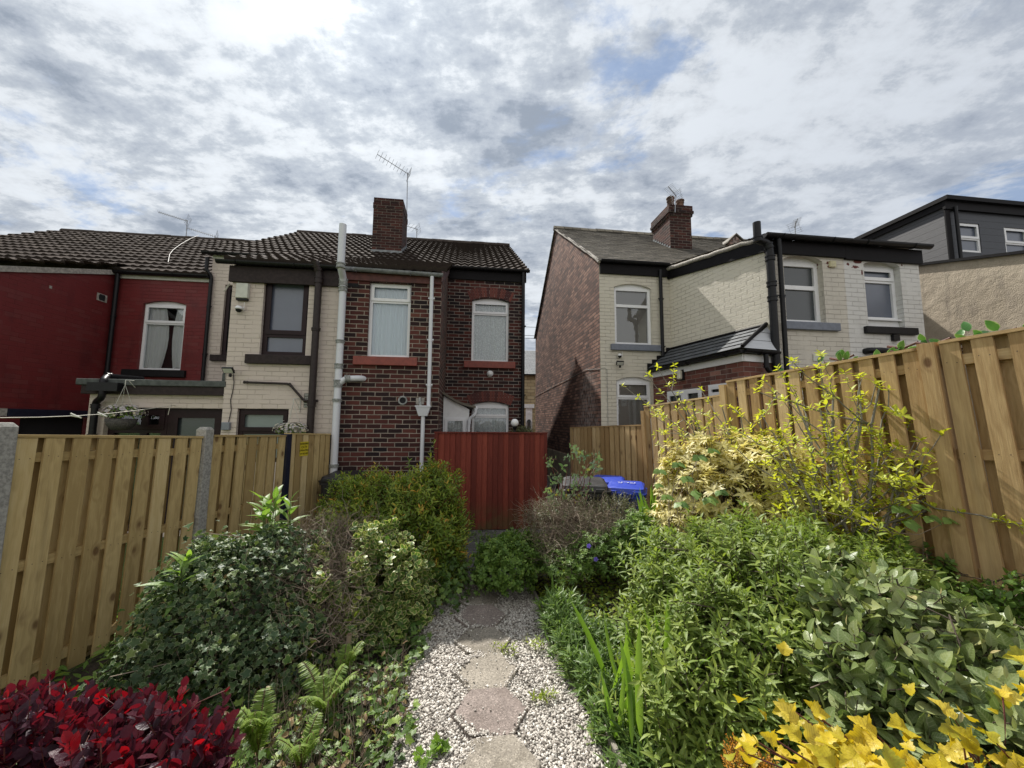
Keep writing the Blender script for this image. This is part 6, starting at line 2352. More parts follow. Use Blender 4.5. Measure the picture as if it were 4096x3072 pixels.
# right fence
Pf = Vector((233 / 1539 * 8.36, 8.36, 0))
RFe = Wall(Pf, Vector((.297, -.955, 0)))
FR = thing('timber_fence', RFe.P(5, 0), 'stepped golden timber fence rising along the right side of the garden', 'fence')
zR = lambda u: gz(*(RFe.P(u, 0).xy)) - .03
def rf(px, py):
    return RFe.uv(px, py)
segs = [((2281, 1713), (2572, 1704), .155, .118), ((2576, 1630), (2893, 1585), .15, .112), ((2905, 1531), (3701, 1398), .15, .098), ((3755, 1378), (4096, 1322), .155, .10)]
rfp = []
for i, (a, b, pt_, bw_) in enumerate(segs):
    ua, za = rf(*a); ub, zb_ = rf(*b)
    if i == 3:
        s_ = (zb_ - za) / (ub - ua)
        ub2 = ub + 1.3
        zb_ = zb_ + s_ * 1.3; ub = ub2
    rfp.append((ua, za, ub, zb_))
    fence_panel(RFe, FR, ua, ub - .045 if i < 3 else ub, za, zb_, zR(ua) - .05, zR(ub) - .05, pt_, bw_, M['wood_right'], -.06 if i else -.02, railz=(.07, .42, .84))
    print('rfence', i, round(ua, 2), round(ub, 2), round(za, 2), round(zb_, 2))
# joining posts
for i, (px0, px1, yt) in enumerate(((2576, 2590, 1655), (2893, 2911, 1544), (3701, 3753, 1386))):
    a_, _ = rf(px0, 1687); 
    ua = rfp[i][2] - .03
    zt = rfp[i + 1][1] + (.02 if i == 2 else -.02)
    mb = MB()
    bwid = .075 if i < 2 else .085
    if i == 0:
        zt = rfp[1][1] - .05
    boards(mb, RFe, ua, ua + bwid, zt, zt, zR(ua), zR(ua), 1, bwid, .022, th=.1, tilt=-.06)
    mb.build('post', M['wood_right'], FR)

# ================================================================== red close-boarded gate
GW_ = Wall(hor(1740, 6.30), Vector((math.cos(.10), math.sin(.10), 0)))
gt0 = GW_.uv(1741, 1727); gt1 = GW_.uv(2187, 1730)
ug1 = gt1[0]
GT = thing('board_gate', GW_.P(ug1 / 2, 0), 'red stained close-boarded gate at the end of the path', 'gate')
zgb = GW_.uv(1900, 2118)[1]
mb = MB()
n = 20
for i in range(n):
    ua, ub = lerp(0.06, ug1 - .05, i / n), lerp(.06, ug1 - .05, (i + 1) / n)
    rv = random.random(); h = gt0[1] - zgb
    oo = random.uniform(0, .003)
    c0 = [GW_.P(ua, zgb, .004 + oo), GW_.P(ub + .012, zgb, .022 + oo), GW_.P(ub + .012, gt0[1] - .02, .022 + oo), GW_.P(ua, gt0[1] - .02, .004 + oo)]
    mb.face(c0, 0, [(0, 0), (.1, 0), (.1, h), (0, h)], rnd=rv)
    mb.face([GW_.P(ub + .012, zgb, .022 + oo), GW_.P(ub + .012, zgb, -.01), GW_.P(ub + .012, gt0[1] - .02, -.01), GW_.P(ub + .012, gt0[1] - .02, .022 + oo)], 0, [(0, 0), (.02, 0), (.02, h), (0, h)], rnd=rv)
mb.wbox(GW_, .0, ug1, zgb, gt0[1] - .025, -.03, -.005)
mb.build('boards', M['wood_red'], GT)
for ua, ub in ((0.0, .055), (ug1 - .05, ug1)):
    mb = MB(); h = gt0[1] - zgb
    c = [GW_.P(ua, zgb - .03, .035), GW_.P(ub, zgb - .03, .035), GW_.P(ub, gt0[1], .035), GW_.P(ua, gt0[1], .035)]
    mb.face(c, 0, [(0, 0), (.05, 0), (.05, h), (0, h)], rnd=random.random())
    for u_, s in ((ua, -1), (ub, 1)):
        q = [GW_.P(u_, zgb, .035), GW_.P(u_, zgb, -.03), GW_.P(u_, gt0[1], -.03), GW_.P(u_, gt0[1], .035)]
        mb.face(q if s > 0 else q[::-1], 0, [(0, 0), (.05, 0), (.05, h), (0, h)], rnd=.5)
    mb.build('post', M['wood_red'], GT)
mb = MB(); rail(mb, GW_, -.005, ug1 + .01, gt0[1] - .018, gt1[1] - .018, .02, -.035, .04); mb.build('capping', M['wood_red'], GT)
# ================================================================== PLANTS, left side
def arr(*p):
    return np.array(p, float)


# --- mound of variegated ivy
sh = shrub('ivy_mound', (-1.9, 3.2), 'big mound of cream-edged variegated ivy beside the left timber fence', 'ivy')
fm = FM()
bl = [B(500, 1290, 3.05, 120, 120, .45), B(600, 1270, 3.25, 100, 110, .40), B(420, 1330, 2.9, 85, 105, .4), B(350, 1480, 2.7, 70, 110, .4), B(480, 1470, 2.75, 130, 120, .42),
      B(620, 1440, 2.9, 90, 130, .38), B(455, 1235, 3.2, 60, 62, .3), B(560, 1225, 3.25, 60, 62, .3), B(400, 1600, 2.6, 110, 90, .35), B(560, 1580, 2.6, 110, 80, .3)]
P, nn = blob_pts(bl, 10500, .84, 1.06)
dd = nrmz(nn * .35 + np.array([0, 0, -.55]) + rng.normal(size=nn.shape) * .5)
s_ = rng.choice([.024, .032, .042, .060], len(P), p=[.3, .4, .22, .08])
place(fm, IVY, P, dd, nn + UP * .75 + rng.normal(size=nn.shape) * .42, s_, rng.random(len(P)), 0, .2, .1)
P, nn = blob_pts(bl, 1500, .55, .84, cull=.4)
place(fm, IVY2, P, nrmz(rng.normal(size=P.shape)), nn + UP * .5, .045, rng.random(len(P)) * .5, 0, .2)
P, nn = blob_pts(bl, 70, .98, 1.06)
st = [P, P + nn * .06 + rng.normal(size=P.shape) * .03 - UP * .08, P + nn * .05 - UP * .22 + rng.normal(size=P.shape) * .03, P - UP * .38 + nn * .02 + rng.normal(size=P.shape) * .03]
twigs(fm, np.stack(st, 1), .0022, .0012, 1)
inner_stems(fm, (-1.6, 3.1, -.1), P, 40, .01, .003)
finish(fm, sh, G['ivy'], G['pale_twig'])

# --- tall fresh shoots standing above the ivy
def shoot_plant(x, y, Y, hpx, label, n=3, lsize=.13, spread=.10, nl=11, key='sprout'):
    base = at2(x, y, Y)
    sh = shrub('leafy_shoots', (base.x, base.y), label, 'plant', 'tall leafy shoots growing through the ivy')
    fm = FM()
    H_ = hpx * Y / 831
    for i in range(n):
        b0 = arr(*base) + arr(random.uniform(-spread, spread), random.uniform(-.05, .05), -.25)
        hh = H_ * random.uniform(.7, 1.0) + .25
        tip = b0 + arr(random.uniform(-.06, .06), random.uniform(-.04, .04), hh)
        ax = nrmz((tip - b0)[None])
        sprigs(fm, tip[None], ax, hh * .72, nl, lsize, LANCE, 0, 8, 60, .35, .004, 1, rvar=.6)
        twigs(fm, np.stack([b0, (b0 + tip) / 2 + .01, tip])[None], .006, .003, 1)
    finish(fm, sh, G[key], G['stem_green'])


shoot_plant(590, 1150, 3.35, 75, 'tall fresh green shoots above the ivy in front of the dark fence post', 5, .19, .14)
shoot_plant(405, 1250, 2.75, 40, 'pair of pointed green shoots poking from the face of the ivy mound', 3, .17, .07, 9)
shoot_plant(700, 1180, 3.5, 30, 'small green shoots between the ivy and the bronze-tipped shrub', 3, .11, .08, 8)

# --- bronze-tipped green shrub
sh = shrub('leafy_shrub', (-1.05, 4.6), 'tall dense green shrub with orange bronze young tips left of the red gate', 'shrub')
fm = FM()
bl = [B(850, 1110, 4.7, 110, 85, .5), B(925, 1120, 4.5, 72, 105, .42), B(780, 1085, 4.9, 70, 55, .4), B(900, 1195, 4.3, 95, 120, .45), B(955, 1230, 4.2, 55, 90, .3),
      B(940, 1045, 4.8, 38, 32, .25), B(860, 1255, 4.05, 70, 85, .35), B(740, 1110, 4.9, 45, 38, .3), B(960, 1150, 4.4, 48, 60, .3), B(820, 1180, 4.2, 60, 60, .3), B(905, 1310, 3.95, 60, 60, .3), B(760, 1160, 4.3, 50, 45, .3)]
P, nn = blob_pts(bl, 3000, .78, 1.14)
dr = bush_dirs(nn, .85, .35)
sprigs(fm, P, dr, rng.uniform(.10, .18, len(P)), 9, .060, LANCE_FAR, 0, 10, 60, .25, .0016, 1, rvar=.35, tipbright=.45)
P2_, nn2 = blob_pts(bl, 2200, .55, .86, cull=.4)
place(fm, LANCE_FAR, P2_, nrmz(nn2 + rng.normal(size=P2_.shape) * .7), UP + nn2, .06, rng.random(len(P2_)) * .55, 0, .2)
inner_stems(fm, (-1.05, 4.7, -.1), P, 60, .010, .002)
finish(fm, sh, G['photinia'], G['red_stem'])

# --- dark ivy and leaves at the foot of that shrub
sh = shrub('trailing_ivy', (-.85, 3.6), 'dark green ivy trailing from under the tall shrub down to the gravel', 'ivy')
fm = FM()
bl = [B(900, 1330, 3.75, 95, 75, .3), B(965, 1290, 4.0, 55, 70, .25), B(840, 1390, 3.35, 70, 60, .28), B(985, 1345, 3.8, 30, 30, .15)]
P, nn = blob_pts(bl, 1500, .8, 1.08)
place(fm, IVY, P, nrmz(nn * .5 - UP * .4 + rng.normal(size=nn.shape) * .5), nn + UP * .5 + rng.normal(size=nn.shape) * .4, rng.uniform(.035, .06, len(P)), rng.random(len(P)) * .8, 0, .2, .1)
inner_stems(fm, (-1.05, 3.7, -.1), P, 40, .004, .0015)
finish(fm, sh, G['ivy_green'], G['twig'])

# --- cream-edged euonymus
sh = shrub('variegated_shrub', (-1.05, 3.45), 'bushy shrub with cream and yellow edged round leaves beside the dry twigs', 'shrub')
fm = FM()
bl = [B(820, 1200, 3.55, 50, 55, .24), B(870, 1250, 3.5, 50, 70, .24), B(760, 1290, 3.3, 45, 50, .2), B(885, 1330, 3.4, 40, 45, .2), B(780, 1230, 3.4, 40, 40, .2), B(740, 1370, 3.1, 34, 34, .15), B(700, 1290, 3.05, 34, 40, .12), B(680, 1200, 3.3, 26, 24, .1), B(805, 1170, 3.6, 38, 36, .2), B(715, 1330, 3.2, 32, 40, .18), B(830, 1340, 3.25, 45, 40, .2)]
P, nn = blob_pts(bl, 620, .6, 1.3)
sprigs(fm, P, bush_dirs(nn, .5, .6), rng.uniform(.08, .15, len(P)), 8, .046, ROUND, 0, 5, 50, .2, .002, 1, rvar=.5)
P_, nn_ = blob_pts(bl, 900, .5, .8, cull=.4)
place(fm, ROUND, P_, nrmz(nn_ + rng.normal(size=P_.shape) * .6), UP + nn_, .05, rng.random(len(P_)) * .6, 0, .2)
inner_stems(fm, (-1.1, 3.5, -.1), P, 26, .008, .002)
finish(fm, sh, G['euonymus'], G['pale_twig'])
sh = shrub('golden_seedling', (-1.35, 3.0), 'yellow-green leafy sprays hanging below the cream-edged shrub', 'plant')
fm = FM()
for (x, y, Y, L_) in ((700, 1330, 3.05, .16), (690, 1395, 2.85, .16), (660, 1360, 2.95, .12), (735, 1290, 3.1, .14), (740, 1090, 4.2, .16), (715, 1120, 4.0, .12), (770, 1105, 4.3, .14)):
    p = arr(*at2(x, y, Y))
    q = p + rng.normal(size=(5, 3)) * .045
    sprigs(fm, q, nrmz(rng.normal(size=(5, 3)) * .5 + UP), L_, 7, .055, OVAL, 0, 0, 50, .2, .002, 1)
finish(fm, sh, G['gold'], G['stem_green'])

# --- tangle of dry twigs
def tangle(name, loc, blobs, n, label, r=.0022, curl=.10, leaves=0, seg=9, step=.045, key='pale_twig'):
    sh = shrub(name, loc, label, 'dry shrub')
    fm = FM()
    P, nn = blob_pts(blobs, n, .35, 1.0, cull=0)
    d = nrmz(rng.normal(size=P.shape) + nn * .5)
    pts = [P]
    for k in range(seg):
        d = nrmz(d + rng.normal(size=d.shape) * curl * 3.2 + np.array([0, 0, .02]))
        pts.append(pts[-1] + d * step * rng.uniform(.6, 1.3, len(P))[:, None])
    twigs(fm, np.stack(pts, 1), r * rng.uniform(.6, 1.6, len(P)), r * .4, 1)
    m_ = n // 12
    thick = np.stack([P[:m_], (P[:m_] + P[m_:2 * m_]) / 2 + .03, P[m_:2 * m_]], 1)
    twigs(fm, thick, r * 2.2, r * 1.2, 1, 5)
    if leaves:
        P, nn = blob_pts(blobs, leaves, .7, 1.1)
        place(fm, OVAL, P, nrmz(rng.normal(size=P.shape)), UP + rng.normal(size=P.shape) * .4, rng.uniform(.02, .035, len(P)), rng.random(len(P)), 0, .2)
    return sh, fm


bl = [B(670, 1210, 3.45, 85, 60, .3), B(700, 1290, 3.2, 75, 75, .3), B(620, 1260, 3.3, 50, 70, .25), B(760, 1180, 3.8, 60, 35, .25), B(700, 1380, 3.0, 70, 50, .25)]
sh, fm = tangle('twiggy_shrub', (-1.6, 3.3), bl, 1700, 'tangle of bare pale twigs and cut stems between the ivy and the leafy shrubs', .0024, .12, 420)
for (x0, y0, x1, y1, Y, r) in ((655, 1270, 690, 1165, 3.35, .022), (640, 1260, 655, 1170, 3.4, .016), (620, 1230, 640, 1175, 3.4, .014), (700, 1175, 800, 1130, 3.8, .012), (720, 1200, 745, 1160, 3.6, .020), (740, 1480, 755, 1370, 2.75, .02)):
    a, b = arr(*at2(x0, y0, Y)), arr(*at2(x1, y1, Y))
    twigs(fm, np.stack([a, (a + b) / 2 + rng.normal(size=3) * .01, b])[None], r, r * .8, 1, 7, rnd=np.array([.55]))
finish(fm, sh, G['ivy_green'], G['pale_twig'])

# --- ferns
PINNA = T_blade(.20, 4, .1)
def fern(x, y, Y, nfr, L_, label, lean=(0, 0, 1), spread=.6):
    base = arr(*at2(x, y, Y))
    sh = shrub('fern', (base[0], base[1]), label, 'fern', 'young ferns uncurling in the left bed')
    fm = FM()
    for i in range(nfr):
        a = rng.uniform(0, 6.28)
        out = arr(math.cos(a), math.sin(a), 0) * spread * rng.uniform(.3, 1.0)
        L2 = L_ * rng.uniform(.65, 1.05)
        k = 16
        pts = []
        for q in range(k):
            t = q / (k - 1)
            p = base + (UP * (t - .25 * t * t * 1.2) + out * (t * .35 + t * t * .65)) * L2
            if t > .86:     # curled crozier tip
                w_ = (t - .86) / .14
                p = p - UP * .03 * w_ * w_ + out * -.01 * w_
            pts.append(p)
        pts = np.array(pts)
        twigs(fm, pts[None], .003, .001, 1)
        tan = nrmz(np.gradient(pts, axis=0))
        sd = nrmz(np.cross(tan, UP + out * .1))
        for q in np.linspace(2, k - 1.01, 34):
            i0 = int(q); f = q - i0
            p = pts[i0] * (1 - f) + pts[min(i0 + 1, k - 1)] * f
            w_ = L2 * .15 * math.sin(math.pi * min(1, (q / (k - 1)) * .95)) ** .8 + .004
            for s in (-1, 1):
                d = nrmz((sd[i0] * s + tan[i0] * .35 + rng.normal(size=3) * .08)[None])
                place(fm, PINNA, p[None], d, (np.cross(tan[i0], sd[i0]) * -1 + UP)[None], w_, rng.random(1), 0, .35)
    finish(fm, sh, G['fern'], G['red_stem'])


fern(555, 1640, 2.0, 9, .42, 'tall pale fern next to the crimson bush', spread=.4)
fern(700, 1560, 2.35, 9, .40, 'spreading fern in front of the cut stem on the left bed')
fern(740, 1470, 2.65, 6, .32, 'small fern below the yellow-green sprays', spread=.5)
fern(650, 1665, 2.0, 6, .30, 'low fern at the bottom edge between crimson bush and ground ivy', spread=.5)

# --- dry stems at the front of the left bed
sh = shrub('dry_thicket', (-.95, 2.1), 'thicket of short dry brown stems and dead leaves in front of the ferns', 'dry plant')
fm = FM()
n = 620
P = np.stack([rng.uniform(-1.55, -.62, n), rng.uniform(1.55, 2.75, n), np.zeros(n)], 1)
P[:, 2] = [gz(a, b) for a, b in P[:, :2]]
d_ = nrmz(rng.normal(size=P.shape) * np.array([.35, .35, .1]) + UP)
h_ = rng.uniform(.06, .26, n)[:, None]
twigs(fm, np.stack([P, P + d_ * h_ * .5, P + d_ * h_ + rng.normal(size=P.shape) * .02], 1), .0022, .0012, 1)
k_ = rng.choice(n, 300)
place(fm, OVAL, P[k_] + d_[k_] * h_[k_] * rng.uniform(.1, 1, 300)[:, None], nrmz(rng.normal(size=(300, 3))), UP + rng.normal(size=(300, 3)) * .4, rng.uniform(.025, .05, 300), rng.random(300), 0, .3, .1)
finish(fm, sh, G['dead'], G['pale_twig'])

# --- ground cover
def cover(name, label, xs, ys, n, T, size, key, hgt=(.01, .10), filt=None, woodkey='twig', sp=0, cat='ground cover'):
    fm = FM()
    x = rng.uniform(*xs, n); y = rng.uniform(*ys, n)
    ok = np.ones(n, bool) if filt is None else filt(x, y)
    x, y = x[ok], y[ok]
    hump = .5 + .5 * np.sin(x * 7 + 1) * np.sin(y * 6)
    z = np.array([gz(a, b) for a, b in zip(x, y)]) + rng.uniform(*hgt, len(x)) * (.4 + .8 * hump)
    P = np.stack([x, y, z], 1)
    d = nrmz(rng.normal(size=P.shape) * np.array([1, 1, .35]))
    place(fm, T, P, d, UP + rng.normal(size=P.shape) * .35, size * rng.uniform(.6, 1.3, len(P)), rng.random(len(P)), 0, .15, .06)
    if sp:
        i = rng.choice(len(P), sp)
        q = P[i]
        twigs(fm, np.stack([q * np.array([1, 1, 0]) + np.array([0, 0, 1]) * (q[:, 2:3] - .1), q + rng.normal(size=q.shape) * .04, q + rng.normal(size=q.shape) * np.array([.16, .16, .03])], 1), .0018, .001, 1)
    tag(fm.build(name, [G[key], G[woodkey]]), label, cat, kind='stuff')


pl = lambda y: -0.53 - 0.14 * (y - 2)
cover('ground_ivy', 'green and white ivy carpeting the left bed along the gravel', (-2.4, -.45), (1.3, 3.7), 5200, IVY, .044, 'ivy_green', (.0, .13),
      lambda x, y: (x < pl(y) + .02 + .05 * np.sin(y * 9)) & (x > -2.2), sp=700)
cover('low_ground_cover', 'low lime green creeping ground cover right of the path', (-.1, 2.2), (3.3, 4.7), 6500, ROUND, .026, 'gold', (.0, .07),
      lambda x, y: (x > 1.0 - .135 * (y - 2) - .45) , sp=200)
cover('weeds', 'mixed small weeds and leaves under the right-hand shrubs', (.6, 3.6), (1.2, 8.0), 5500, OVAL, .045, 'herb', (.0, .12),
      lambda x, y: (x > .62 - .135 * (y - 2)) & (x < 3.7 - .31 * (y - 1)) , sp=600)
cover('leaf_litter', 'dry brown leaves and bits of twig on the soil of the beds', (-2.4, 3.2), (1.2, 5.0), 3000, OVAL, .035, 'dead', (.0, .02),
      lambda x, y: (x < pl(y) - .02) | (x > .62 - .135 * (y - 2)), sp=900, woodkey='pale_twig')
cover('fence_foot_weeds', 'grass and weeds growing along the foot of the left fence', (-4.6, -2.2), (1.4, 6.2), 3500, LANCE_FAR, .10, 'herb', (.0, .08), lambda x, y: x < -2.3 - .2 * (y - 2))

# --- crimson smoke bush
sh = shrub('smoke_bush', (-1.55, 1.5), 'crimson and purple leaved bush at the bottom left corner', 'shrub')
fm = FM()
bl = [B(90, 1640, 1.75, 130, 120, .22), B(300, 1660, 1.65, 140, 120, .22), B(20, 1580, 1.95, 60, 80, .2), B(410, 1690, 1.5, 70, 85, .18), B(220, 1590, 1.9, 100, 60, .2)]
P, nn = blob_pts(bl, 300, .55, 1.22, zmin=-.2)
dr = bush_dirs(nn, 1.8, .3)
sprigs(fm, P, dr, rng.uniform(.12, .24, len(P)), 9, .055, T_blade(.66, 4, .10, .6), 0, 20, 72, .05, .0022, 1, rvar=.55, tipbright=.42)
P_, nn_ = blob_pts(bl, 420, .4, .8, cull=.3)
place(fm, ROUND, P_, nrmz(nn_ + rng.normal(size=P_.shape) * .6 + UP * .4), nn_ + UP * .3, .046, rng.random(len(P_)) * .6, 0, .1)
inner_stems(fm, (-1.6, 1.45, .0), P, 50, .0045, .002)
finish(fm, sh, G['smoke'], G['red_stem'])

# ================================================================== PLANTS, right side
# --- rose bush by the bins
sh = shrub('rose_bush', (at2(1225, 1200, 4.5).x, 4.5), 'open rose bush with glossy pale leaves in front of the dark bin', 'rose')
fm = FM()
root = arr(at2(1228, 1200, 4.5).x, 4.5, 0.0)
tips = []
for (x, y) in ((1195, 1010), (1192, 985), (1240, 965), (1262, 975), (1285, 985), (1210, 1045), (1190, 1075), (1240, 1050), (1275, 1010), (1290, 1005), (1225, 1010), (1250, 1025), (1205, 1090), (1255, 1080), (1230, 1095), (1270, 1050), (1215, 1070), (1188, 1050)):
    tips.append(arr(*at2(x, y, 4.5 + random.uniform(-.2, .2))))
tips = np.array(tips)
inner_stems(fm, root, tips, len(tips), .010, .003, 1, .03)
for t_ in tips:
    for k in range(3):
        p = t_ + rng.normal(size=3) * .035 - UP * .04 * k
        dd = nrmz((rng.normal(size=(1, 3)) * np.array([1, 1, .2])))
        sprigs(fm, p[None] + dd * .06, dd, .12, 5, .05, OVAL, 0, 10, 30, .25, .0015, 1, rvar=.6)
finish(fm, sh, G['rose'], G['red_stem'])

# --- heather / dry twig shrubs with geranium
bl = [B(1220, 1130, 4.35, 75, 55, .35), B(1290, 1160, 4.2, 85, 60, .35), B(1175, 1135, 4.4, 50, 40, .3), B(1230, 1190, 4.1, 90, 40, .3)]
sh, fm = tangle('dry_heather', (.65, 4.3), bl, 1500, 'straggly brown heather with curling bare stems right of the flagged path', .0019, .10, 0, 7, .04)
P, nn = blob_pts(bl, 650, .8, 1.12)
sprigs(fm, P, bush_dirs(nn, .9, .4), rng.uniform(.05, .12, len(P)), 9, .020, TINY, 0, 10, 50, .1, .0012, 1)
finish(fm, sh, G['heather'], G['pale_twig'])
sh = shrub('grey_green_shrub', (1.35, 4.55), 'fine-leaved grey green shrub in front of the blue bins', 'shrub')
fm = FM()
bl = [B(1330, 1105, 4.6, 55, 38, .3), B(1270, 1105, 4.7, 45, 35, .3), B(1360, 1150, 4.4, 50, 50, .3)]
P, nn = blob_pts(bl, 900, .78, 1.12)
sprigs(fm, P, bush_dirs(nn, .9, .4), rng.uniform(.07, .14, len(P)), 11, .022, TINY, 0, 10, 50, .1, .0014, 1)
inner_stems(fm, (1.35, 4.6, .1), P, 60, .005, .0015)
finish(fm, sh, G['heather'], G['pale_twig'])
sh = shrub('cranesbill', (.9, 3.95), 'green cut-leaved clump with two violet flowers', 'plant')
fm = FM()
bl = [B(1290, 1205, 3.95, 75, 48, .3), B(1340, 1190, 4.0, 50, 50, .28), B(1220, 1225, 3.95, 55, 32, .25), B(1385, 1170, 4.0, 45, 60, .3)]
P, nn = blob_pts(bl, 900, .72, 1.1)
sprigs(fm, P, bush_dirs(nn, .9, .4), rng.uniform(.06, .11, len(P)), 7, .042, LANCE_FAR, 0, 5, 30, .2, .0014, 1, whorl=True)
P_, nn_ = blob_pts(bl, 1300, .4, .85, cull=.3)
place(fm, OVAL, P_, nrmz(nn_ + rng.normal(size=P_.shape) * .6), nn_ + UP, .035, rng.random(len(P_)) * .6, 0, .1)
o_ = finish(fm, sh, G['herb'], G['stem_green'])
for (x, y) in ((1272, 1179), (1287, 1208)):
    fm = FM()
    p = arr(*at2(x, y, 3.68))
    for k in range(5):
        a = k * 2 * math.pi / 5
        d = arr(math.cos(a), -.25, math.sin(a))
        place(fm, ROUND, p[None], d[None], arr(0, -1, .4)[None], .024, np.array([.5 + .1 * k]), 0, .1)
    twigs(fm, np.stack([p - UP * .12 + arr(0, .1, 0), p])[None], .0015, .001, 1)
    finish(fm, sh, G['violet'], G['stem_green'], 'flower')

# --- herb clump at the end of the gravel
sh = shrub('herb_clump', (.05, 4.2), 'rounded clump of small-leaved green herb at the end of the gravel', 'plant')
fm = FM()
bl = [B(1090, 1225, 4.05, 62, 52, .30), B(1130, 1200, 4.3, 50, 45, .25), B(1060, 1235, 4.1, 35, 38, .2), B(1100, 1185, 4.5, 40, 28, .2)]
P, nn = blob_pts(bl, 2600, .86, 1.06)
sprigs(fm, P, bush_dirs(nn, .7, .3), .05, 6, .026, ROUND, 0, 5, 50, .1, .0012, 1, rvar=.5)
finish(fm, sh, G['herb'], G['stem_green'])
sh = shrub('corner_weeds', (-.75, 5.6), 'small weeds at the foot of the red gate', 'weeds')
fm = FM()
P = np.stack([rng.uniform(-1.0, -.2, 420), rng.uniform(4.6, 6.0, 420), rng.uniform(.02, .14, 420)], 1)
P = P[(P[:, 0] < -.62) | (P[:, 1] > 5.75)]
sprigs(fm, P, bush_dirs(np.tile(UP, (len(P), 1)), .5, .5), .06, 5, .03, OVAL, 0, 5, 50, .1, .0012, 1)
finish(fm, sh, G['herb'], G['stem_green'])

# --- crocosmia swords
def swords(name, label, pts, L_, n, group='clumps of upright sword-shaped leaves'):
    p0 = at2(*pts[0])
    sh = shrub(name, (p0.x, p0.y), label, 'plant', group)
    fm = FM()
    for (x, y, Y) in pts:
        b = arr(*at2(x, y, Y))
        P = b + rng.normal(size=(n, 3)) * np.array([.05, .05, .02])
        d = nrmz(rng.normal(size=(n, 3)) * .20 + UP + np.array([.05, 0, 0]))
        place(fm, SWORD, P, d, nrmz(rng.normal(size=(n, 3)) * .4 + np.array([0, -1, 0])), L_ * rng.uniform(.6, 1.1, n), rng.random(n), 0, .18)
    finish(fm, sh, G['sword'], G['stem_green'])


swords('crocosmia', 'upright sword leaves beside the blue bins', [(1405, 1170, 4.1), (1440, 1160, 3.9), (1385, 1180, 4.2)], .48, 12)
swords('crocosmia', 'few broad sword leaves among the right bed shrubs near the path', [(1370, 1600, 2.15), (1440, 1540, 2.15), (1330, 1500, 2.4), (1420, 1620, 2.0)], .50, 6)
swords('crocosmia', 'narrow sword leaves rising from the low lime ground cover', [(1190, 1330, 3.6), (1240, 1400, 3.2)], .35, 3)

# --- wallflower row along the edging
sh = shrub('path_edge_plants', (.75, 2.5), 'row of narrow dark green leaved plants spilling onto the gravel', 'plant')
fm = FM()
bl = [B(1215, 1330, 3.35, 45, 42, .25), B(1245, 1400, 3.0, 50, 48, .25), B(1290, 1470, 2.65, 60, 58, .22), B(1330, 1560, 2.35, 62, 60, .2), B(1370, 1640, 2.1, 70, 60, .2), B(1295, 1390, 3.1, 50, 38, .22), B(1360, 1480, 2.7, 50, 50, .22)]
P, nn = blob_pts(bl, 620, .72, 1.12, zmin=-.1)
sprigs(fm, P, bush_dirs(nn, 1.2, .3), rng.uniform(.08, .15, len(P)), 13, .085, T_blade(.17, 4, .15), 0, 12, 66, .35, .0022, 1, rvar=.45)
P_, nn_ = blob_pts(bl, 450, .35, .8, cull=.3)
place(fm, T_blade(.2, 4, .15), P_, nrmz(nn_ + UP * .4 + rng.normal(size=P_.shape) * .6), nn_ + UP, .08, rng.random(len(P_)) * .5, 0, .3)
finish(fm, sh, G['sage_dark'], G['stem_green'])
# weeds in the gravel
for (x, y, Y, lb) in ((1100, 1400, 0, 'small green weed in the gravel beside the path slabs'), (1160, 1395, 0, 'leafy weed in the gravel close to the edging board'), (1175, 1510, 0, 'spindly weed standing in the gravel at lower right of the path'), (950, 1640, 0, 'ivy sprig creeping over the gravel at the lower left of the path')):
    r = ray(x * 1.8517, y * 1.8517)
    t = (0.09 - CAM.z) / r.z
    p = CAM + r * t
    sh = shrub('weed', (p.x, p.y), lb, 'weed', 'weeds growing in the gravel')
    fm = FM()
    q = arr(*p)
    b = q + rng.normal(size=(9, 3)) * np.array([.035, .035, .0]) + UP * .04
    sprigs(fm, b, bush_dirs(np.tile(UP, (9, 1)), .2, .6), .05, 6, .035, IVY if 'ivy' in lb else LANCE, 0, 0, 50, .2, .0012, 1)
    finish(fm, sh, G['gold'] if 'ivy' not in lb else G['sprout'], G['stem_green'])

# --- large green shrub
sh = shrub('green_shrub', (1.9, 2.6), 'large dense green shrub with narrow felted leaves filling the right bed', 'shrub')
fm = FM()
bl = [B(1560, 1250, 2.9, 150, 105, .45), B(1700, 1240, 2.7, 150, 110, .45), B(1480, 1330, 2.7, 110, 120, .4), B(1640, 1390, 2.35, 190, 150, .42), B(1800, 1290, 2.5, 110, 110, .35), B(1500, 1500, 2.15, 120, 130, .35),
      B(1640, 1590, 1.95, 130, 130, .3), B(1440, 1420, 2.5, 90, 100, .3), B(1540, 1640, 1.9, 110, 80, .25), B(1900, 1230, 2.7, 70, 60, .3), B(1780, 1430, 2.1, 100, 110, .3)]
P, nn = blob_pts(bl, 2100, .74, 1.16, zmin=-.2)
sprigs(fm, P, bush_dirs(nn, 1.0, .45), rng.uniform(.09, .20, len(P)), 11, .066, LANCE, 0, 8, 60, .38, .0018, 1, rvar=.5, tipbright=.35)
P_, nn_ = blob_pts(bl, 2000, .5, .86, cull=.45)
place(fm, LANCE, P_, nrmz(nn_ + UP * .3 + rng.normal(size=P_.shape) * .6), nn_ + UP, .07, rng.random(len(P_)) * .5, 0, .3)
inner_stems(fm, (1.75, 2.5, .2), P, 260, .009, .002)
finish(fm, sh, G['sage'], G['twig'])

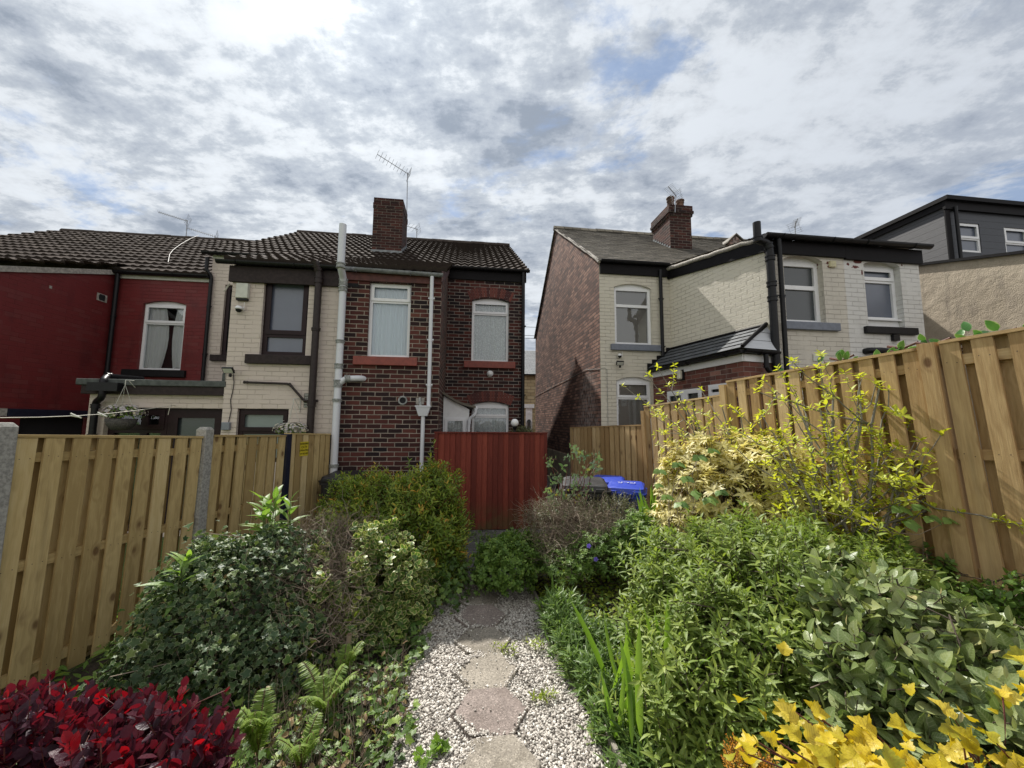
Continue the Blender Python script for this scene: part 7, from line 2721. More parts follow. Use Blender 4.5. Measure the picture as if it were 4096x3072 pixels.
# --- silvery big-leaved shrub
sh = shrub('silver_leaved_shrub', (2.0, 1.8), 'shrub with large silvery grey-green oval leaves in the lower right', 'shrub')
fm = FM()
bl = [B(1860, 1350, 2.0, 110, 105, .25), B(2000, 1400, 1.9, 130, 110, .25), B(1960, 1500, 1.7, 150, 110, .22), B(2120, 1480, 1.75, 110, 110, .22), B(1830, 1250, 2.3, 70, 45, .2), B(2180, 1600, 1.5, 130, 110, .2), B(1870, 1480, 1.75, 100, 90, .2), B(2110, 1380, 2.0, 80, 60, .2), B(2060, 1600, 1.55, 130, 90, .2), B(1900, 1590, 1.6, 90, 70, .2)]
P, nn = blob_pts(bl, 400, .78, 1.15, zmin=-.1)
sprigs(fm, P, bush_dirs(nn, .45, .5), rng.uniform(.12, .26, len(P)), 8, .088, OVAL, 0, 5, 52, .15, .0028, 1, rvar=.6)
P_, nn_ = blob_pts(bl, 260, .85, 1.1)
place(fm, LANCE, P_, nrmz(nn_ * .3 + UP * .8 + rng.normal(size=P_.shape) * .4), nn_, .045, rng.random(len(P_)) * .3 + .7, 0, .1)
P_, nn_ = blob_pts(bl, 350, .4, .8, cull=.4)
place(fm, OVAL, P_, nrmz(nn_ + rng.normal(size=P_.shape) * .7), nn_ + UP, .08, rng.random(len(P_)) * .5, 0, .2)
inner_stems(fm, (2.1, 1.75, .3), P, 70, .007, .0025)
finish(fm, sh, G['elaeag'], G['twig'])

# --- golden lobed foreground shrub
sh = shrub('golden_shrub', (1.35, 1.05), 'bright golden yellow lobed leaves in the bottom right corner', 'shrub')
fm = FM()
pos = []
for (x, y, Y, k) in ((1740, 1560, 1.30, 2), (1800, 1610, 1.22, 4), (1710, 1600, 1.25, 3), (1880, 1625, 1.18, 4), (1950, 1600, 1.22, 3), (1840, 1640, 1.1, 4), (1690, 1640, 1.12, 3), (1930, 1640, 1.1, 4), (2010, 1620, 1.15, 4),
                     (2080, 1620, 1.2, 3), (2190, 1450, 1.4, 2), (2200, 1375, 1.5, 1), (2165, 1500, 1.35, 2), (2140, 1640, 1.1, 4), (1780, 1665, 1.08, 3), (2205, 1640, 1.1, 3), (1650, 1600, 1.25, 2)):
    p = arr(*at2(x, y, Y))
    for i in range(k):
        pos.append(p + rng.normal(size=3) * np.array([.045, .03, .03]))
pos = np.array(pos)
dr = nrmz(rng.normal(size=pos.shape) * np.array([.7, .5, .35]) + np.array([-.45, 0, .35]))
place(fm, LOBED, pos, dr, nrmz(UP * .8 + np.array([.2, -.55, 0]) + rng.normal(size=pos.shape) * .3), rng.uniform(.042, .066, len(pos)), rng.random(len(pos)), 0, .42, .13)
P_ = np.concatenate([pos, pos]) + rng.normal(size=(2 * len(pos), 3)) * .055 - UP * .05
place(fm, LOBED, P_, nrmz(rng.normal(size=P_.shape) + UP * .2), nrmz(UP + rng.normal(size=P_.shape) * .4), rng.uniform(.03, .055, len(P_)), rng.random(len(P_)) * .6, 0, .25)
inner_stems(fm, (1.45, 1.15, .1), pos, 40, .006, .002, 1, .015)
finish(fm, sh, G['physo'], G['red_stem'])
sh = shrub('orange_conifer', (at2(1620, 1690, 1.55).x, 1.55), 'small orange-tipped feathery conifer at the bottom edge', 'conifer')
fm = FM()
bl = [B(1615, 1680, 1.5, 40, 62, .10), B(1655, 1690, 1.45, 35, 55, .08)]
P, nn = blob_pts(bl, 260, .6, 1.05)
sprigs(fm, P, bush_dirs(nn, 1.2, .25), .05, 14, .011, TINY, 0, 20, 60, .0, .0016, 1, tipbright=.6)
finish(fm, sh, G['orange'], G['stem_green'])

# --- pieris
sh = shrub('cream_leaved_shrub', (1.75, 3.9), 'shrub with whorls of cream yellow leaves against the right fence', 'shrub')
fm = FM()
bl = [B(1530, 1000, 4.0, 75, 45, .35), B(1640, 1020, 3.8, 95, 60, .38), B(1480, 1060, 3.9, 55, 65, .3), B(1580, 1075, 3.7, 95, 60, .35), B(1720, 1085, 3.6, 75, 50, .3), B(1640, 965, 4.0, 50, 30, .25), B(1460, 1130, 3.8, 40, 45, .25), B(1650, 1130, 3.6, 110, 45, .3)]
P, nn = blob_pts(bl, 900, .78, 1.12, zmin=-.3)
sprigs(fm, P, bush_dirs(nn, .8, .4), rng.uniform(.10, .17, len(P)), 10, .076, T_blade(.30, 4, .12), 0, -8, 22, .40, .0026, 1, whorl=True, rvar=.35)
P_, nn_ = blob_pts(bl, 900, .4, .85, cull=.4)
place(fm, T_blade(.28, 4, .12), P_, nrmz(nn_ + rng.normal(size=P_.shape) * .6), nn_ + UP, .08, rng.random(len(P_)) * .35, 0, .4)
inner_stems(fm, (1.9, 3.9, .1), P, 80, .012, .003)
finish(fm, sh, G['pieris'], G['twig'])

# --- bramble
sh = shrub('bramble', (1.35, 3.7), 'bramble with large ribbed green leaves growing through the cream leaved shrub', 'bramble')
fm = FM()
pos = []
for (x, y, Y, s) in ((1510, 985, 3.5, 1), (1480, 1030, 3.45, 1), (1500, 1060, 3.3, 1.2), (1470, 1085, 3.4, 1), (1530, 1075, 3.3, 1.1), (1555, 1060, 3.35, .9), (1425, 1015, 3.7, .9), (1420, 1045, 3.7, .8), (1440, 1070, 3.6, .9), (1540, 970, 3.6, .9), (1465, 1000, 3.5, 1),
                     (1960, 1125, 2.7, 1.1), (2010, 1115, 2.7, .9), (1985, 1090, 2.75, .9), (2050, 1120, 2.7, .8), (1945, 1095, 2.8, 1), (1610, 1085, 3.3, .8), (1575, 1140, 3.1, .8)):
    p = arr(*at2(x, y, Y))
    c = rng.normal(size=3) * .01
    for k, a in enumerate((-1.2, 0, 1.2)):
        pos.append((p, a + random.uniform(-.3, .3), s))
PP = np.array([q[0] for q in pos]); A_ = np.array([q[1] for q in pos]); S_ = np.array([q[2] for q in pos])
th = np.repeat(rng.uniform(-1, 1, len(pos) // 3), 3) + A_ - 1.2
dr = np.stack([np.cos(th), np.sin(th) * .5 - .2, -.25 * np.ones(len(th))], 1)
place(fm, BRAMB, PP, dr, nrmz(UP * .8 + np.array([0, -.55, 0]) + rng.normal(size=PP.shape) * .2), .085 * S_, rng.random(len(PP)), 0, .3, .05)
inner_stems(fm, (1.5, 3.7, .2), PP[:33], 14, .004, .002)
arc = []
for (x, y, Y) in ((1760, 1100, 2.9), (1840, 1120, 2.8), (1920, 1150, 2.75), (1985, 1155, 2.7), (2050, 1125, 2.7)):
    arc.append(arr(*at2(x, y, Y)))
twigs(fm, np.array(arc)[None], .004, .002, 1, 5)
finish(fm, sh, G['bramble'], G['pale_twig'])

# --- bare branched shrub with lime buds
def branching(fm, root, aims, levels=3, r=.017, seg=7, tips=None, bend=.05, spread=.85):
    allt = []
    for aim in aims:
        stack = [(arr(*root) + rng.normal(size=3) * .03, arr(*aim), r * random.uniform(.8, 1.1), 0)]
        while stack:
            a, b, rr, lv = stack.pop()
            k = seg
            L_ = np.linalg.norm(b - a)
            pts = [a + (b - a) * t + (rng.normal(size=3) * bend * L_ * .3 if 0 < t < 1 else 0) + UP * -.08 * L_ * math.sin(math.pi * t) * (1 if lv == 0 else .3) for t in np.linspace(0, 1, k)]
            pts = np.array(pts)
            twigs(fm, pts[None], rr, rr * .42, 1, 6 if lv == 0 else 4, rnd=np.array([random.uniform(.3, 1)]))
            allt.append((pts, lv))
            if lv < levels:
                for q in range(6 if lv == 0 else 1):
                    t = random.uniform(.3, .95)
                    i = min(k - 2, int(t * (k - 1)))
                    p = pts[i]
                    d = (b - a) / max(L_, 1e-6) + rng.normal(size=3) * spread * np.array([1, .6, .8]) + UP * .05
                    d /= np.linalg.norm(d)
                    stack.append((p, p + d * L_ * random.uniform(.32, .55), rr * .5, lv + 1))
    return allt


def budshrub(root, aims, label, levels, dens, size=.042):
    sh = shrub('budding_shrub', (root[0], root[1]), label, 'shrub', 'lime-budded shrubs by the right fence')
    fm = FM()
    al = branching(fm, root, aims, levels)
    pos = []; dirs = []
    for pts, lv in al:
        if lv == 0:
            rg = np.linspace(.40, 1, 8)
        else:
            rg = np.linspace(.25, 1, dens)
        for t in rg:
            q = t * (len(pts) - 1); i = min(int(q), len(pts) - 2); f = q - i
            pos.append(pts[i] * (1 - f) + pts[i + 1] * f)
            dirs.append(pts[i + 1] - pts[i])
    pos = np.array(pos); dirs = nrmz(np.array(dirs))
    sprigs(fm, pos + dirs * .012 + UP * .008, nrmz(dirs * .5 + UP * .9 + rng.normal(size=pos.shape) * .35), .03, 5, size, T_blade(.42, 3, .22), 0, 0, 45, .1, .001, 1, rvar=.7)
    finish(fm, sh, G['bud'], G['bark'])


rt = at2(1830, 1165, 3.05)
budshrub((rt.x, rt.y, gz(rt.x, rt.y)), [at2(*q) for q in ((1720, 870, 3.2), (1800, 850, 3.2), (1855, 815, 3.1), (1900, 835, 3.0), (1955, 930, 2.95), (1985, 1000, 2.9), (1700, 960, 3.1), (1915, 870, 3.1), (1950, 1000, 2.9), (1770, 880, 3.2), (1680, 1010, 3.1), (1830, 930, 3.1))],
         'bare-branched shrub with lime yellow buds against the near part of the right fence', 2, 4, .055)
rt = at2(1650, 1130, 4.0)
budshrub((rt.x, rt.y, gz(rt.x, rt.y)), [at2(*q) for q in ((1495, 875, 4.2), (1560, 880, 4.1), (1600, 900, 4.1), (1675, 890, 4.0), (1530, 920, 4.0), (1720, 885, 3.9), (1640, 900, 4.0), (1480, 870, 4.3))],
         'lower lime-budded shrub behind the cream leaved shrub', 2, 4, .052)

# --- artificial leaf trellis along the top of the right fence
sh = thing('leaf_garland', RFe.P(rf(3700, 1500)[0], rf(3700, 1398)[1]), 'green leaves and brown lattice strips peeping over the top of the right fence', 'garland')
fm = FM()
for (x, y) in ((3108, 1500), (3130, 1492), (3230, 1475), (3285, 1445), (3345, 1440), (3360, 1420), (3378, 1435), (3420, 1432), (3450, 1425), (3510, 1425), (3560, 1410), (3610, 1370), (3630, 1390), (3655, 1400), (3700, 1385), (3735, 1355), (3785, 1375), (3850, 1338), (3880, 1348), (3945, 1330), (3985, 1318), (4010, 1325), (3900, 1345), (4060, 1312)):
    u_, z_ = RFe.uv(x, y, -.13)
    p = arr(*RFe.P(u_, z_, -.13 + random.uniform(-.03, .03)))
    k = random.choice((1, 2, 2))
    for q in range(k):
        place(fm, OVAL, (p + rng.normal(size=3) * .02 - UP * .03)[None], nrmz(rng.normal(size=(1, 3)) * np.array([.8, .5, .3]) + UP * .55), (arr(-.8, -.5, .1) + rng.normal(size=3) * .3)[None], random.uniform(.07, .10), np.array([random.uniform(.1, .65)]), 0, .15)
    if random.random() < .75:
        a = p - UP * .05
        twigs(fm, np.stack([a + arr(.03, -.09, -.03), a + arr(-.03, .09, .035)])[None], .011, .011, 1, 4)
        twigs(fm, np.stack([a + arr(.03, -.09, .035), a + arr(-.03, .09, -.03)])[None], .011, .011, 1, 4)
G['garl'] = leafmat('glossy_green_garland_leaf', [(0, (.04, .14, .03)), (1, (.12, .30, .07))], rough=.35, trans=.2, margin=(.35, .50, .22), ms=(.75, 1.0))
G['lattice'] = leafmat('brown_lattice_strip', [(0, (.10, .045, .035)), (1, (.19, .09, .07))], trans=0)
finish(fm, sh, G['garl'], G['lattice'], 'leaves')
# small climber at the foot of the right fence
sh = shrub('fence_climber', (2.9, 2.5), 'leafy climber at the foot of the right fence near the picture edge', 'climber')
fm = FM()
bl = [B(2160, 1330, 2.35, 60, 50, .15), B(1980, 1230, 2.8, 90, 45, .15), B(2190, 1260, 2.3, 30, 30, .1), B(2060, 1300, 2.5, 90, 50, .2), B(1900, 1190, 3.0, 60, 40, .2)]
P, nn = blob_pts(bl, 260, .7, 1.15)
sprigs(fm, P, bush_dirs(nn, .8, .5), .12, 8, .05, OVAL, 0, 5, 50, .2, .0018, 1)
inner_stems(fm, (2.9, 2.6, .4), P, 40, .006, .002)
finish(fm, sh, G['herb'], G['twig'])
# ================================================================== wheelie bins
def wheelie(name, pos, rot, w_, d_, h_, bodym, lidm, label, group, text=None, tm=None):
    t = thing(name, (pos[0], pos[1], pos[2]), label, 'bin', group)
    R_ = Matrix.Rotation(rot, 3, 'Z')
    o = Vector(pos)

    def L(x, y, z):
        return o + R_ @ Vector((x, y, z))
    hw, hd = w_ / 2, d_ / 2
    mb = MB()
    rings = [(.80, .80, .04), (.84, .84, .20), (.92, .92, h_ * .62), (.97, .97, h_ * .82), (.97, .97, h_ * .86), (1.04, 1.04, h_ * .865), (1.04, 1.04, h_ * .90)]
    vs = []
    for (a, b, z) in rings:
        r = .05
        x, y = hw * a, hd * b
        for (cx, cy, a0) in ((x - r, y - r, 0), (-x + r, y - r, 90), (-x + r, -y + r, 180), (x - r, -y + r, 270)):
            for k in range(4):
                an = math.radians(a0 + k * 30)
                vs.append(L(cx + r * math.cos(an), cy + r * math.sin(an), z))
    n = 16
    fs = []
    for i in range(len(rings) - 1):
        for q in range(n):
            fs.append((i * n + q, i * n + (q + 1) % n, (i + 1) * n + (q + 1) % n, (i + 1) * n + q))
    mb.mesh(vs, fs, 0, None, False)
    mb.face(vs[:n][::-1])
    mb.build('body', bodym, t)
    mb = MB()
    rings = [(1.07, 1.07, h_ * .903, 0), (1.09, 1.09, h_ * .915, 0), (1.09, 1.09, h_ * .93, 0), (1.0, 1.02, h_ * .935, 0), (.95, .97, h_ * .985, .008), (.80, .86, h_ * 1.0, .02), (.0, .0, h_ * 1.012, .02)]
    vs = []
    for (a, b, z, dz_) in rings:
        r = .06 * (1 if a > .5 else 0)
        x, y = hw * a, hd * b
        for (cx, cy, a0) in ((x - r, y - r, 0), (-x + r, y - r, 90), (-x + r, -y + r, 180), (x - r, -y + r, 270)):
            for k in range(4):
                an = math.radians(a0 + k * 30)
                vs.append(L(cx + r * math.cos(an), cy + r * math.sin(an), z + dz_ * (cy / hd)))
    fs = []
    for i in range(len(rings) - 1):
        for q in range(n):
            fs.append((i * n + q, i * n + (q + 1) % n, (i + 1) * n + (q + 1) % n, (i + 1) * n + q))
    mb.mesh(vs, fs, 0, None, False)
    for sx in (-1, 1):    # lid lugs
        mb.box(L(sx * hw * .62 - .05, -hd * 1.12, h_ * .92), R_ @ Vector((.10, 0, 0)), R_ @ Vector((0, .05, 0)), Vector((0, 0, .035)))
    lid = mb.build('lid', lidm, t, bevel=.004)
    mb = MB()
    mb.tube([L(-hw * .9, hd * 1.12, h_ * .93), L(hw * .9, hd * 1.12, h_ * .93)], .016, 8)
    for sx in (-1, 1):
        mb.box(L(sx * hw * .8 - .02, hd * .9, h_ * .88), R_ @ Vector((.04, 0, 0)), R_ @ Vector((0, .1, 0)), Vector((0, 0, .05)))
    mb.build('handle', bodym, t)
    for sx in (-1, 1):
        mb = MB()
        ax = R_ @ Vector((1, 0, 0))
        mb.lathe(L(sx * hw * .82 - .02, hd * .95, .10), [(0, 0), (.06, 0), (.10, .005), (.10, .035), (.06, .04), (0, .04)], 16, 0, (R_ @ Vector((0, 1, 0)), Vector((0, 0, 1)), ax))
        mb.build('wheel', M['black_plastic'], t)
    if text:      # hand-painted marks, too smeared to read
        mb = MB()
        for (x, y, a, b) in ((-.10, .02, .030, .012), (-.055, .0, .012, .050), (-.03, .03, .045, .012), (.02, -.005, .012, .055), (.045, .03, .040, .014), (.05, -.02, .050, .013), (-.09, -.03, .05, .014), (.10, .0, .012, .05)):
            mb.box(L(x, y - hd * .1, h_ * 1.012 + .0085 + .02 * (y - hd * .1) / hd), R_ @ Vector((a, .006, 0)), R_ @ Vector((0, b, .0)), Vector((0, 0, .0015)))
        mb.build('painted_marks', tm, lid)
    return t


def writing(parent, text, loc, rot, size, mat, name='lettering', ext=.001):
    cu = bpy.data.curves.new(name, 'FONT')
    cu.body = text
    cu.size = size
    cu.align_x = 'CENTER'; cu.align_y = 'CENTER'
    cu.extrude = ext
    tmp = bpy.data.objects.new(name, cu)
    COL.objects.link(tmp)
    dg = bpy.context.evaluated_depsgraph_get()
    me = bpy.data.meshes.new_from_object(tmp.evaluated_get(dg))
    COL.objects.unlink(tmp)
    bpy.data.objects.remove(tmp)
    me.materials.clear(); me.materials.append(mat)
    o = bpy.data.objects.new(name, me)
    COL.objects.link(o)
    o.parent = parent
    o.matrix_parent_inverse = parent.matrix_world.inverted()
    o.matrix_basis = Matrix.Translation(loc) @ rot
    return o


def binmat(name, col):
    m, t, b = newmat(name)
    nz = t.noise(objc(t), 12.0, 7.0, .65)
    c = t.mix(t.step(nz, .5, .75), col, tuple(min(1, x * 1.1 + .03) for x in col))
    t.set(b.inputs['Base Color'], c)
    t.set(b.inputs['Roughness'], t.math('ADD', .30, t.math('MULTIPLY', nz, .25)))
    t.set(b.inputs['Normal'], t.bump(t.noise(objc(t), 220.0, 2.0), .0008))
    return m


M['bin_blue'] = binmat('blue_bin_plastic', (.012, .045, .42))
M['bin_black'] = binmat('black_bin_plastic', (.020, .020, .022))
pb = at2(1352, 1040, 4.95)
wheelie('wheelie_bin', (pb.x, pb.y, -0.02), -.35, .46, .50, 1.0, M['bin_blue'], M['bin_blue'], 'nearer blue wheelie bin with white writing on its lid', 'blue wheelie bins', '19', M['white'])
pb = at2(1312, 1030, 5.45)
wheelie('wheelie_bin', (pb.x, pb.y, -0.02), -.35, .46, .50, 1.0, M['bin_blue'], M['bin_blue'], 'blue wheelie bin with plain lid behind the other blue one', 'blue wheelie bins')
pb = at2(1262, 1040, 4.95)
wheelie('wheelie_bin', (pb.x, pb.y, -0.02), -.15, .56, .62, 1.04, M['bin_black'], M['bin_black'], 'black wheelie bin left of the blue ones behind the rose bush', 'black wheelie bins')
pb = at2(742, 1050, 6.05)
wheelie('wheelie_bin', (pb.x, pb.y, -0.1), .05, .50, .56, 1.04, M['bin_black'], M['bin_black'], 'black wheelie bin against the brick wall behind the bronze-tipped shrub', 'black wheelie bins')

# ================================================================== fixtures on the houses
def wall_thing(name, w, px, py, label, cat, off=0.0):
    u, z = w.uv(px, py, off)
    return thing(name, w.P(u, z, off), label, cat), u, z


t, u, z = wall_thing('alarm_box', WO, 977, 1172, 'cream burglar alarm box on the cream wall above the camera', 'alarm box')
a = WO.rect(952, 1138, 1000, 1205)
mb = MB(); mb.wbox(WO, a[0], a[1], a[2] + .035, a[3], .001, .075); mb.build('cover', M['offwhite'], t, bevel=.012)
mb = MB(); mb.wbox(WO, a[0] + .006, a[1] - .006, a[2], a[2] + .034, .001, .068); mb.build('strobe', M['black_plastic'], t, bevel=.008)


def dome_cam(w, px, py, r, label, mat):
    t, u, z = wall_thing('security_camera', w, px, py, label, 'camera')
    c = w.P(u, z, .07)
    mb = MB()
    mb.lathe(c, [(0, r), (r * .6, r * .85), (r * .95, r * .35), (r, 0), (r * .85, -r * .15), (0, -r * .15)], 16)
    mb.tube([c + Vector((0, 0, r * .3)), w.P(u + .03, z + r * .6, .0)], r * .3, 8)
    mb.tube([w.P(u + r * 1.3, z - r * .4, .06), w.P(u + r * 1.3, z + r * 2.1, .06)], .004, 6)
    mb.build('body', mat, t)
    mb = MB()
    mb.lathe(c - Vector((0, 0, r * .15)), [(r * .82, 0), (r * .75, -r * .5), (r * .4, -r * .85), (0, -r * .95)], 16)
    mb.build('lens', M['black_plastic'], t)
    return t


dome_cam(WO, 965, 1240, .055, 'white dome security camera below the alarm box', M['white'])
dome_cam(RM, 2474, 1425, .045, 'white dome security camera below the grey sill of the gable house', M['white'])


def flood(w, px, py, s, label):
    t, u, z = wall_thing('floodlight', w, px, py, label, 'floodlight')
    mb = MB()
    c = w.P(u, z, .14)
    fx = (w.d * .96 + w.n * .1).normalized()
    fy = (w.n * .8 + Vector((0, 0, -.6))).normalized()
    fz = fx.cross(-fy).normalized()
    p = c - fx * s + fz * -s * .6
    mb.box(p, fx * 2 * s, -fy * -.03, fz * 1.25 * s)
    mb.build('housing', M['black_plastic'], t, bevel=.004)
    mb = MB(); mb.box(p + fx * s * .16 + fz * s * .16 + fy * .031, fx * 1.68 * s, fy * .003, fz * .9 * s); mb.build('diffuser', M['offwhite'], t)
    mb = MB(); mb.tube([w.P(u, z + .01, .0), w.P(u, z + .01, .12)], .012, 8)
    mb.lathe(w.P(u + s * .2, z - s * 1.0, .12), [(0, -.03), (.022, -.02), (.022, .02), (0, .03)], 10)
    mb.build('bracket', M['black_plastic'], t)
    return t


flood(WO, 936, 1484, .085, 'black LED floodlight on the corner of the cream wall with a hanging cable')
flood(RM, 2468, 1455, .075, 'black floodlight below the small camera on the gable house')
t, u, z = wall_thing('junction_box', WO, 909, 1704, 'grey junction box at the bottom of the floodlight cable', 'junction box')
mb = MB(); mb.wbox(WO, u - .06, u + .06, z - .065, z + .06, .001, .06); mb.build('box', M['grey_box'], t, bevel=.01)
mb = MB(); cpts = [WO.P(*WO.uv(x, y, .012), .012) for x, y in ((933, 1496), (936, 1530), (930, 1570), (922, 1600), (925, 1640), (914, 1690))]
mb.tube(cpts, .006, 6); mb.build('cable', M['black_plastic'], t)
# small plate on the reveal
t, u, z = wall_thing('corner_tag', WO, 912, 1148, 'small cream sensor on the corner of the cream wall', 'sensor')
mb = MB(); c = WO.P(u + .02, z, .03)
mb.box(c, D * -.05 + Vector((0, 0, -.10)), -WO.n * -.03, Vector((0, 0, .045)) + D * .03); mb.build('body', M['offwhite'], t)

# wall lamp on the lean-to
t, u, z = wall_thing('wall_lamp', LW, 2733, 1500, 'glass bulkhead lamp on the red brick lean-to', 'lamp')
mb = MB(); mb.wbox(LW, u - .05, u + .05, z - .10, z + .10, .001, .045); mb.build('back_plate', M['black_plastic'], t, bevel=.01)
mb = MB(); mb.wbox(LW, u - .045, u + .045, z - .085, z + .085, .046, .115); mb.build('glass_cover', plain('ribbed_lamp_glass', (.62, .60, .50), .2), t, bevel=.02)
# globe lamp behind the gate
c = at(2059, 1691, 6.75)
t = thing('globe_lamp', (c.x, c.y, 0), 'white globe lamp standing just behind the red gate', 'lamp')
mb = MB(); mb.lathe(c, [(.068 * math.sin(math.pi * i / 12), -.068 * math.cos(math.pi * i / 12)) for i in range(13)], 20); mb.build('globe', M['white'], t)
mb = MB(); mb.tube([Vector((c.x, c.y, -.02)), c - Vector((0, 0, .10))], .02, 8); mb.lathe(c - Vector((0, 0, .10)), [(.02, -.02), (.035, 0), (.04, .04)], 12); mb.build('post', M['black_plastic'], t)


def basket(w, px, py, off, rpx, label, key, n=240):
    u, z = w.uv(px, py, off)
    c = w.P(u, z, off)
    r = rpx * off_depth(c) / FPX
    t = thing('hanging_basket', (c.x, c.y, c.z), label, 'hanging basket', 'hanging baskets of flowers')
    mb = MB()
    mb.lathe(c - Vector((0, 0, r * .95)), [(0, 0), (r * .45, .01), (r * .70, r * .35), (r * .78, r * .75), (r * .74, r * .75)], 18)
    mb.build('bowl', plain('woven_grey_bowl', (.07, .065, .06), .9, var=.5, nscale=60, bump=.004), t)
    mb = MB()
    top = c + Vector((0, 0, r * 2.0))
    for k in range(3):
        a = k * 2.1 + .4
        mb.tube([c + Vector((r * .7 * math.cos(a), r * .7 * math.sin(a), -.03)), top], .003, 4)
    mb.tube([top, top + Vector((0, 0, .05)), w.P(u, z + r * 2 + .07, .0 + off), w.P(u + .02, z + r * 2 + .08, .0)], .006, 5)
    mb.tube([w.P(u + .02, z + r * 2 + .08, .01), w.P(u + .02, z + r * 2 - .14, .01)], .007, 5)
    mb.tube([w.P(u, z + r * 2 + .06, off * .75), w.P(u + .02, z + r * 2 - .10, .01)], .005, 5)
    mb.build('bracket', M['offwhite'], t)
    fm = FM()
    P, nn = blob_pts([(c.x, c.y, c.z + r * .15, r * 1.02, r * .9, r * .48)], n, .85, 1.05, zmin=-.2)
    for k in range(5):
        a = k * 2 * math.pi / 5
        s = np.cross(nn, UP + .01); s = nrmz(s); v = np.cross(s, nn)
        d = s * math.cos(a) + v * math.sin(a) + nn * .25
        place(fm, ROUND, P + nn * .012, d, nn, .020, rng.random(len(P)) if k == 0 else rr_, 0)
        if k == 0:
            rr_ = fm.R[-1][::len(ROUND[2])]
    P, nn = blob_pts([(c.x, c.y, c.z + r * .1, r * .95, r * .85, r * .45)], n, .8, 1.0)
    place(fm, OVAL, P, nrmz(nn + rng.normal(size=P.shape) * .6), nn, .035, rng.random(len(P)), 1, .2)
    fm.build('flowers', [G['petals'], G['herb']], t)


def off_depth(c):
    v = ROT.transposed() @ (c - CAM)
    return -v.z


basket(WE, 488, 1662, .26, 62, 'hanging basket of white and violet flowers over the brown door', 'petals')
basket(WO, 1166, 1728, .22, 58, 'hanging basket of mixed flowers right of the brown window, showing above the fence', 'petals')

# washing line and pegs
pts_ = [at(-60, 1672, 3.4), at(160, 1669, 3.8), at(310, 1663, 4.3), at(420, 1656, 4.8), at(560, 1640, 5.3), at(681, 1623, 5.95)]
t = thing('washing_line', tuple(pts_[2]), 'pale washing line strung from the cream house over the left fence', 'washing line')
mb = MB(); mb.tube(pts_, .0045, 6); mb.tube([pts_[-1], WE.P(*WE.uv(700, 1622), .0)], .006, 6); mb.tube([pts_[-1], pts_[-1] - Vector((.02, 0, .14))], .004, 5); mb.build('cord', M['line'], t)
for (x0, y0, x1, y1, Y, lb) in ((283, 1653, 325, 1672, 4.15, 'pale plastic peg on the washing line, left one over the dark doorway'), (391, 1649, 428, 1667, 4.72, 'pale plastic peg on the washing line next to the flower basket')):
    a, b = at(x0, y0, Y), at(x1, y1, Y)
    tg = thing('clothes_peg', tuple((a + b) / 2), lb, 'peg', 'pegs on the washing line')
    mb = MB()
    mb.tube([a, b], .007, 5); mb.tube([a + Vector((0, 0, -.025)), b + Vector((0, 0, .006))], .007, 5)
    mb.build('prongs', M['offwhite'], tg)

# warning sign on the left fence
cs = lf(1215, 1795)
t = thing('warning_sign', LFo.P(cs[0], cs[1], .03), 'small yellow warning sign with black lettering on the left fence', 'sign')
W2_ = .17 / 2; H2_ = .205 / 2
mb = MB(); mb.wbox(LFo, cs[0] - W2_, cs[0] + W2_, cs[1] - H2_, cs[1] + H2_, .004, .008)
mb.build('plate', plain('yellow_sign_plate', (.62, .50, .03), .5, var=.08), t)
rot = Matrix((LFo.d, Vector((0, 0, 1)), LFo.n)).transposed().to_4x4()
for k, (tx, sz) in enumerate((('WARNING', .038), ('CCTV', .045), ('OPERATING', .034), ('24 HOURS', .034))):
    writing(t, tx, LFo.P(cs[0], cs[1] + .072 - k * .047, .009), rot, sz, M['black_plastic'])


# ================================================================== aerials
def aerial(name, base, top, label, boom=None, n=9, el=.16, refl=True, grid=False):
    t = thing(name, tuple(base), label, 'aerial')
    mb = MB(); mb.tube([base, top], .013, 6); mb.build('mast', M['metal'], t)
    for (a, b, nn_, el_, rf_) in boom:
        mb = MB()
        mb.tube([a, b], .010, 5)
        d = (b - a).normalized()
        s = d.cross(Vector((0, 0, 1))).normalized()
        s = (s + Vector((0, 0, .25))).normalized()
        L_ = (b - a).length
        for i in range(nn_):
            p = a + d * L_ * (i + .02) / nn_
            e = el_ * (1 - .0 * i)
            mb.tube([p - s * e, p + s * e], .0045, 4)
        if rf_:
            up = d.cross(s).normalized()
            for q in (-1, 1):
                for j in range(3):
                    p = b + up * q * (.05 + .06 * j) - d * .04 * j * 0
                    mb.tube([p - s * .16, p + s * .16], .004, 4)
                mb.tube([b - s * .12, b - s * .12 + up * q * .17], .004, 4)
                mb.tube([b + s * .12, b + s * .12 + up * q * .17], .004, 4)
        mb.build('antenna', M['metal'], t)
    return t


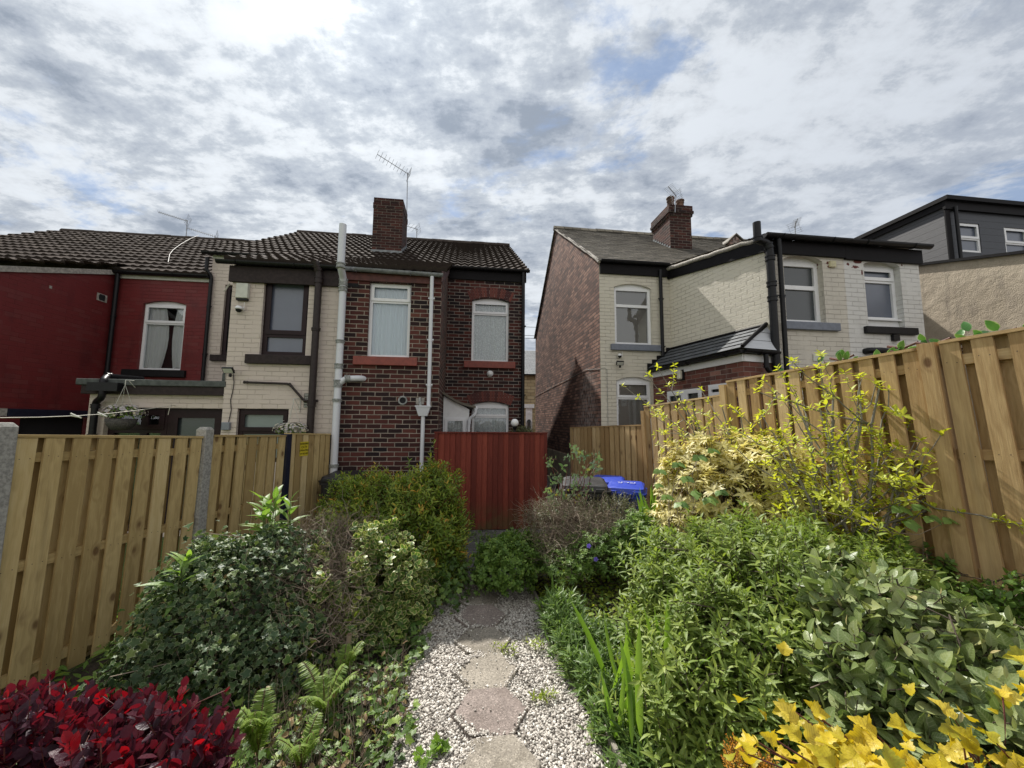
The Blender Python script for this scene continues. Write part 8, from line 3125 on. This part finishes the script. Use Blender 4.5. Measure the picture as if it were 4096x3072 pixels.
Yc = cr_.y
ya = 11.2
aerial('tv_aerial', at(1625, 985, ya), at(1630, 690, ya), 'tall mast aerial fixed to the dark brick chimney', [(at(1509, 617, ya - .6), at(1636, 698, ya), 9, .17, True)])
aerial('tv_aerial', at(1666, 965, 13.3), at(1668, 915, 13.3), 'small grid aerial behind the dark brick chimney', [(at(1630, 905, 13.0), at(1672, 918, 13.3), 3, .2, True)])
aerial('tv_aerial', at(744, 958, 12.2), at(749, 880, 12.2), 'aerial with two long booms on the far left roof ridge',
       [(at(633, 848, 11.9), at(752, 885, 12.2), 16, .07, True), (at(748, 912, 12.2), at(866, 948, 12.6), 14, .07, True)])
aerial('tv_aerial', at(2700, 850, 9.9), at(2703, 780, 9.9), 'aerial behind the two chimney pots of the gable house', [(at(2673, 746, 9.6), at(2706, 785, 9.9), 9, .12, True)])
aerial('tv_aerial', at(3181, 965, 10.5), at(3181, 885, 10.5), 'thin aerial over the white wing roof', [(at(3190, 875, 10.0), at(3178, 912, 10.5), 8, .10, True)])
# loose white cable over the maroon roof
A0 = P3(WM, 0, 0, zeR); nrm_ = D.cross((P3(WM, 0, RD, zrR) - A0).normalized())
cp = []
for (x, y) in ((792, 958), (760, 972), (722, 995), (690, 1020), (676, 1040), (670, 1072)):
    r = ray(x, y)
    cp.append(CAM + r * ((A0 - CAM).dot(nrm_) / r.dot(nrm_)) + Vector((0, 0, .14)))
mb = MB(); mb.tube(cp, .007, 6)
tag(mb.build('roof_cable', M['cable']), 'loose white cable lying across the maroon house roof tiles', 'cable')
# overhead wires in the gap
for (y, lb) in ((1300, 'highest'), (1334, 'middle'), (1345, 'lowest')):
    mb = MB()
    a, b = at(1900, y - 2, 19.0), at(2500, y + 4, 20.0)
    n = 8
    mb.tube([a.lerp(b, i / n) - Vector((0, 0, .12 * math.sin(math.pi * i / n))) for i in range(n + 1)], .012, 5)
    tag(mb.build('overhead_wire', M['black_plastic']), lb + ' of the three thin overhead wires across the gap between the houses', 'wire', 'overhead wires')
# scraps of plants and dark shrub behind the gate and by the gable foot
sh = shrub('yard_plant', (at2(1130, 930, 7.6).x, 7.6), 'small dark bush just showing above the right end of the red gate', 'bush')
fm = FM()
P, nn = blob_pts([B(1128, 930, 7.4, 26, 10, .2)], 160, .6, 1.1)
sprigs(fm, P, bush_dirs(nn, .6, .5), .08, 6, .04, LANCE_FAR, 0, 5, 50, .1, .002, 1)
inner_stems(fm, (at2(1130, 930, 7.4).x, 7.4, 0), P, 20, .008, .003)
finish(fm, sh, G['heather'], G['twig'])
# low dark timber box behind the rose
t = thing('timber_box', (at2(1235, 1040, 7.0).x, 7.0, 0), 'low dark timber box beside the end of the gable wall', 'box')
c = at2(1212, 1035, 7.0)
mb = MB(); mb.box((c.x, 6.8, 0), Vector((.55, .05, 0)), Vector((-.05, .6, 0)), Vector((0, 0, .62))); mb.build('body', M['black_wood'], t, bevel=.01)
mb = MB(); mb.box((c.x - .03, 6.77, .621), Vector((.61, .055, .05)), Vector((-.05, .66, 0)), Vector((0, 0, .03))); mb.build('lid', M['black_wood'], t, bevel=.006)
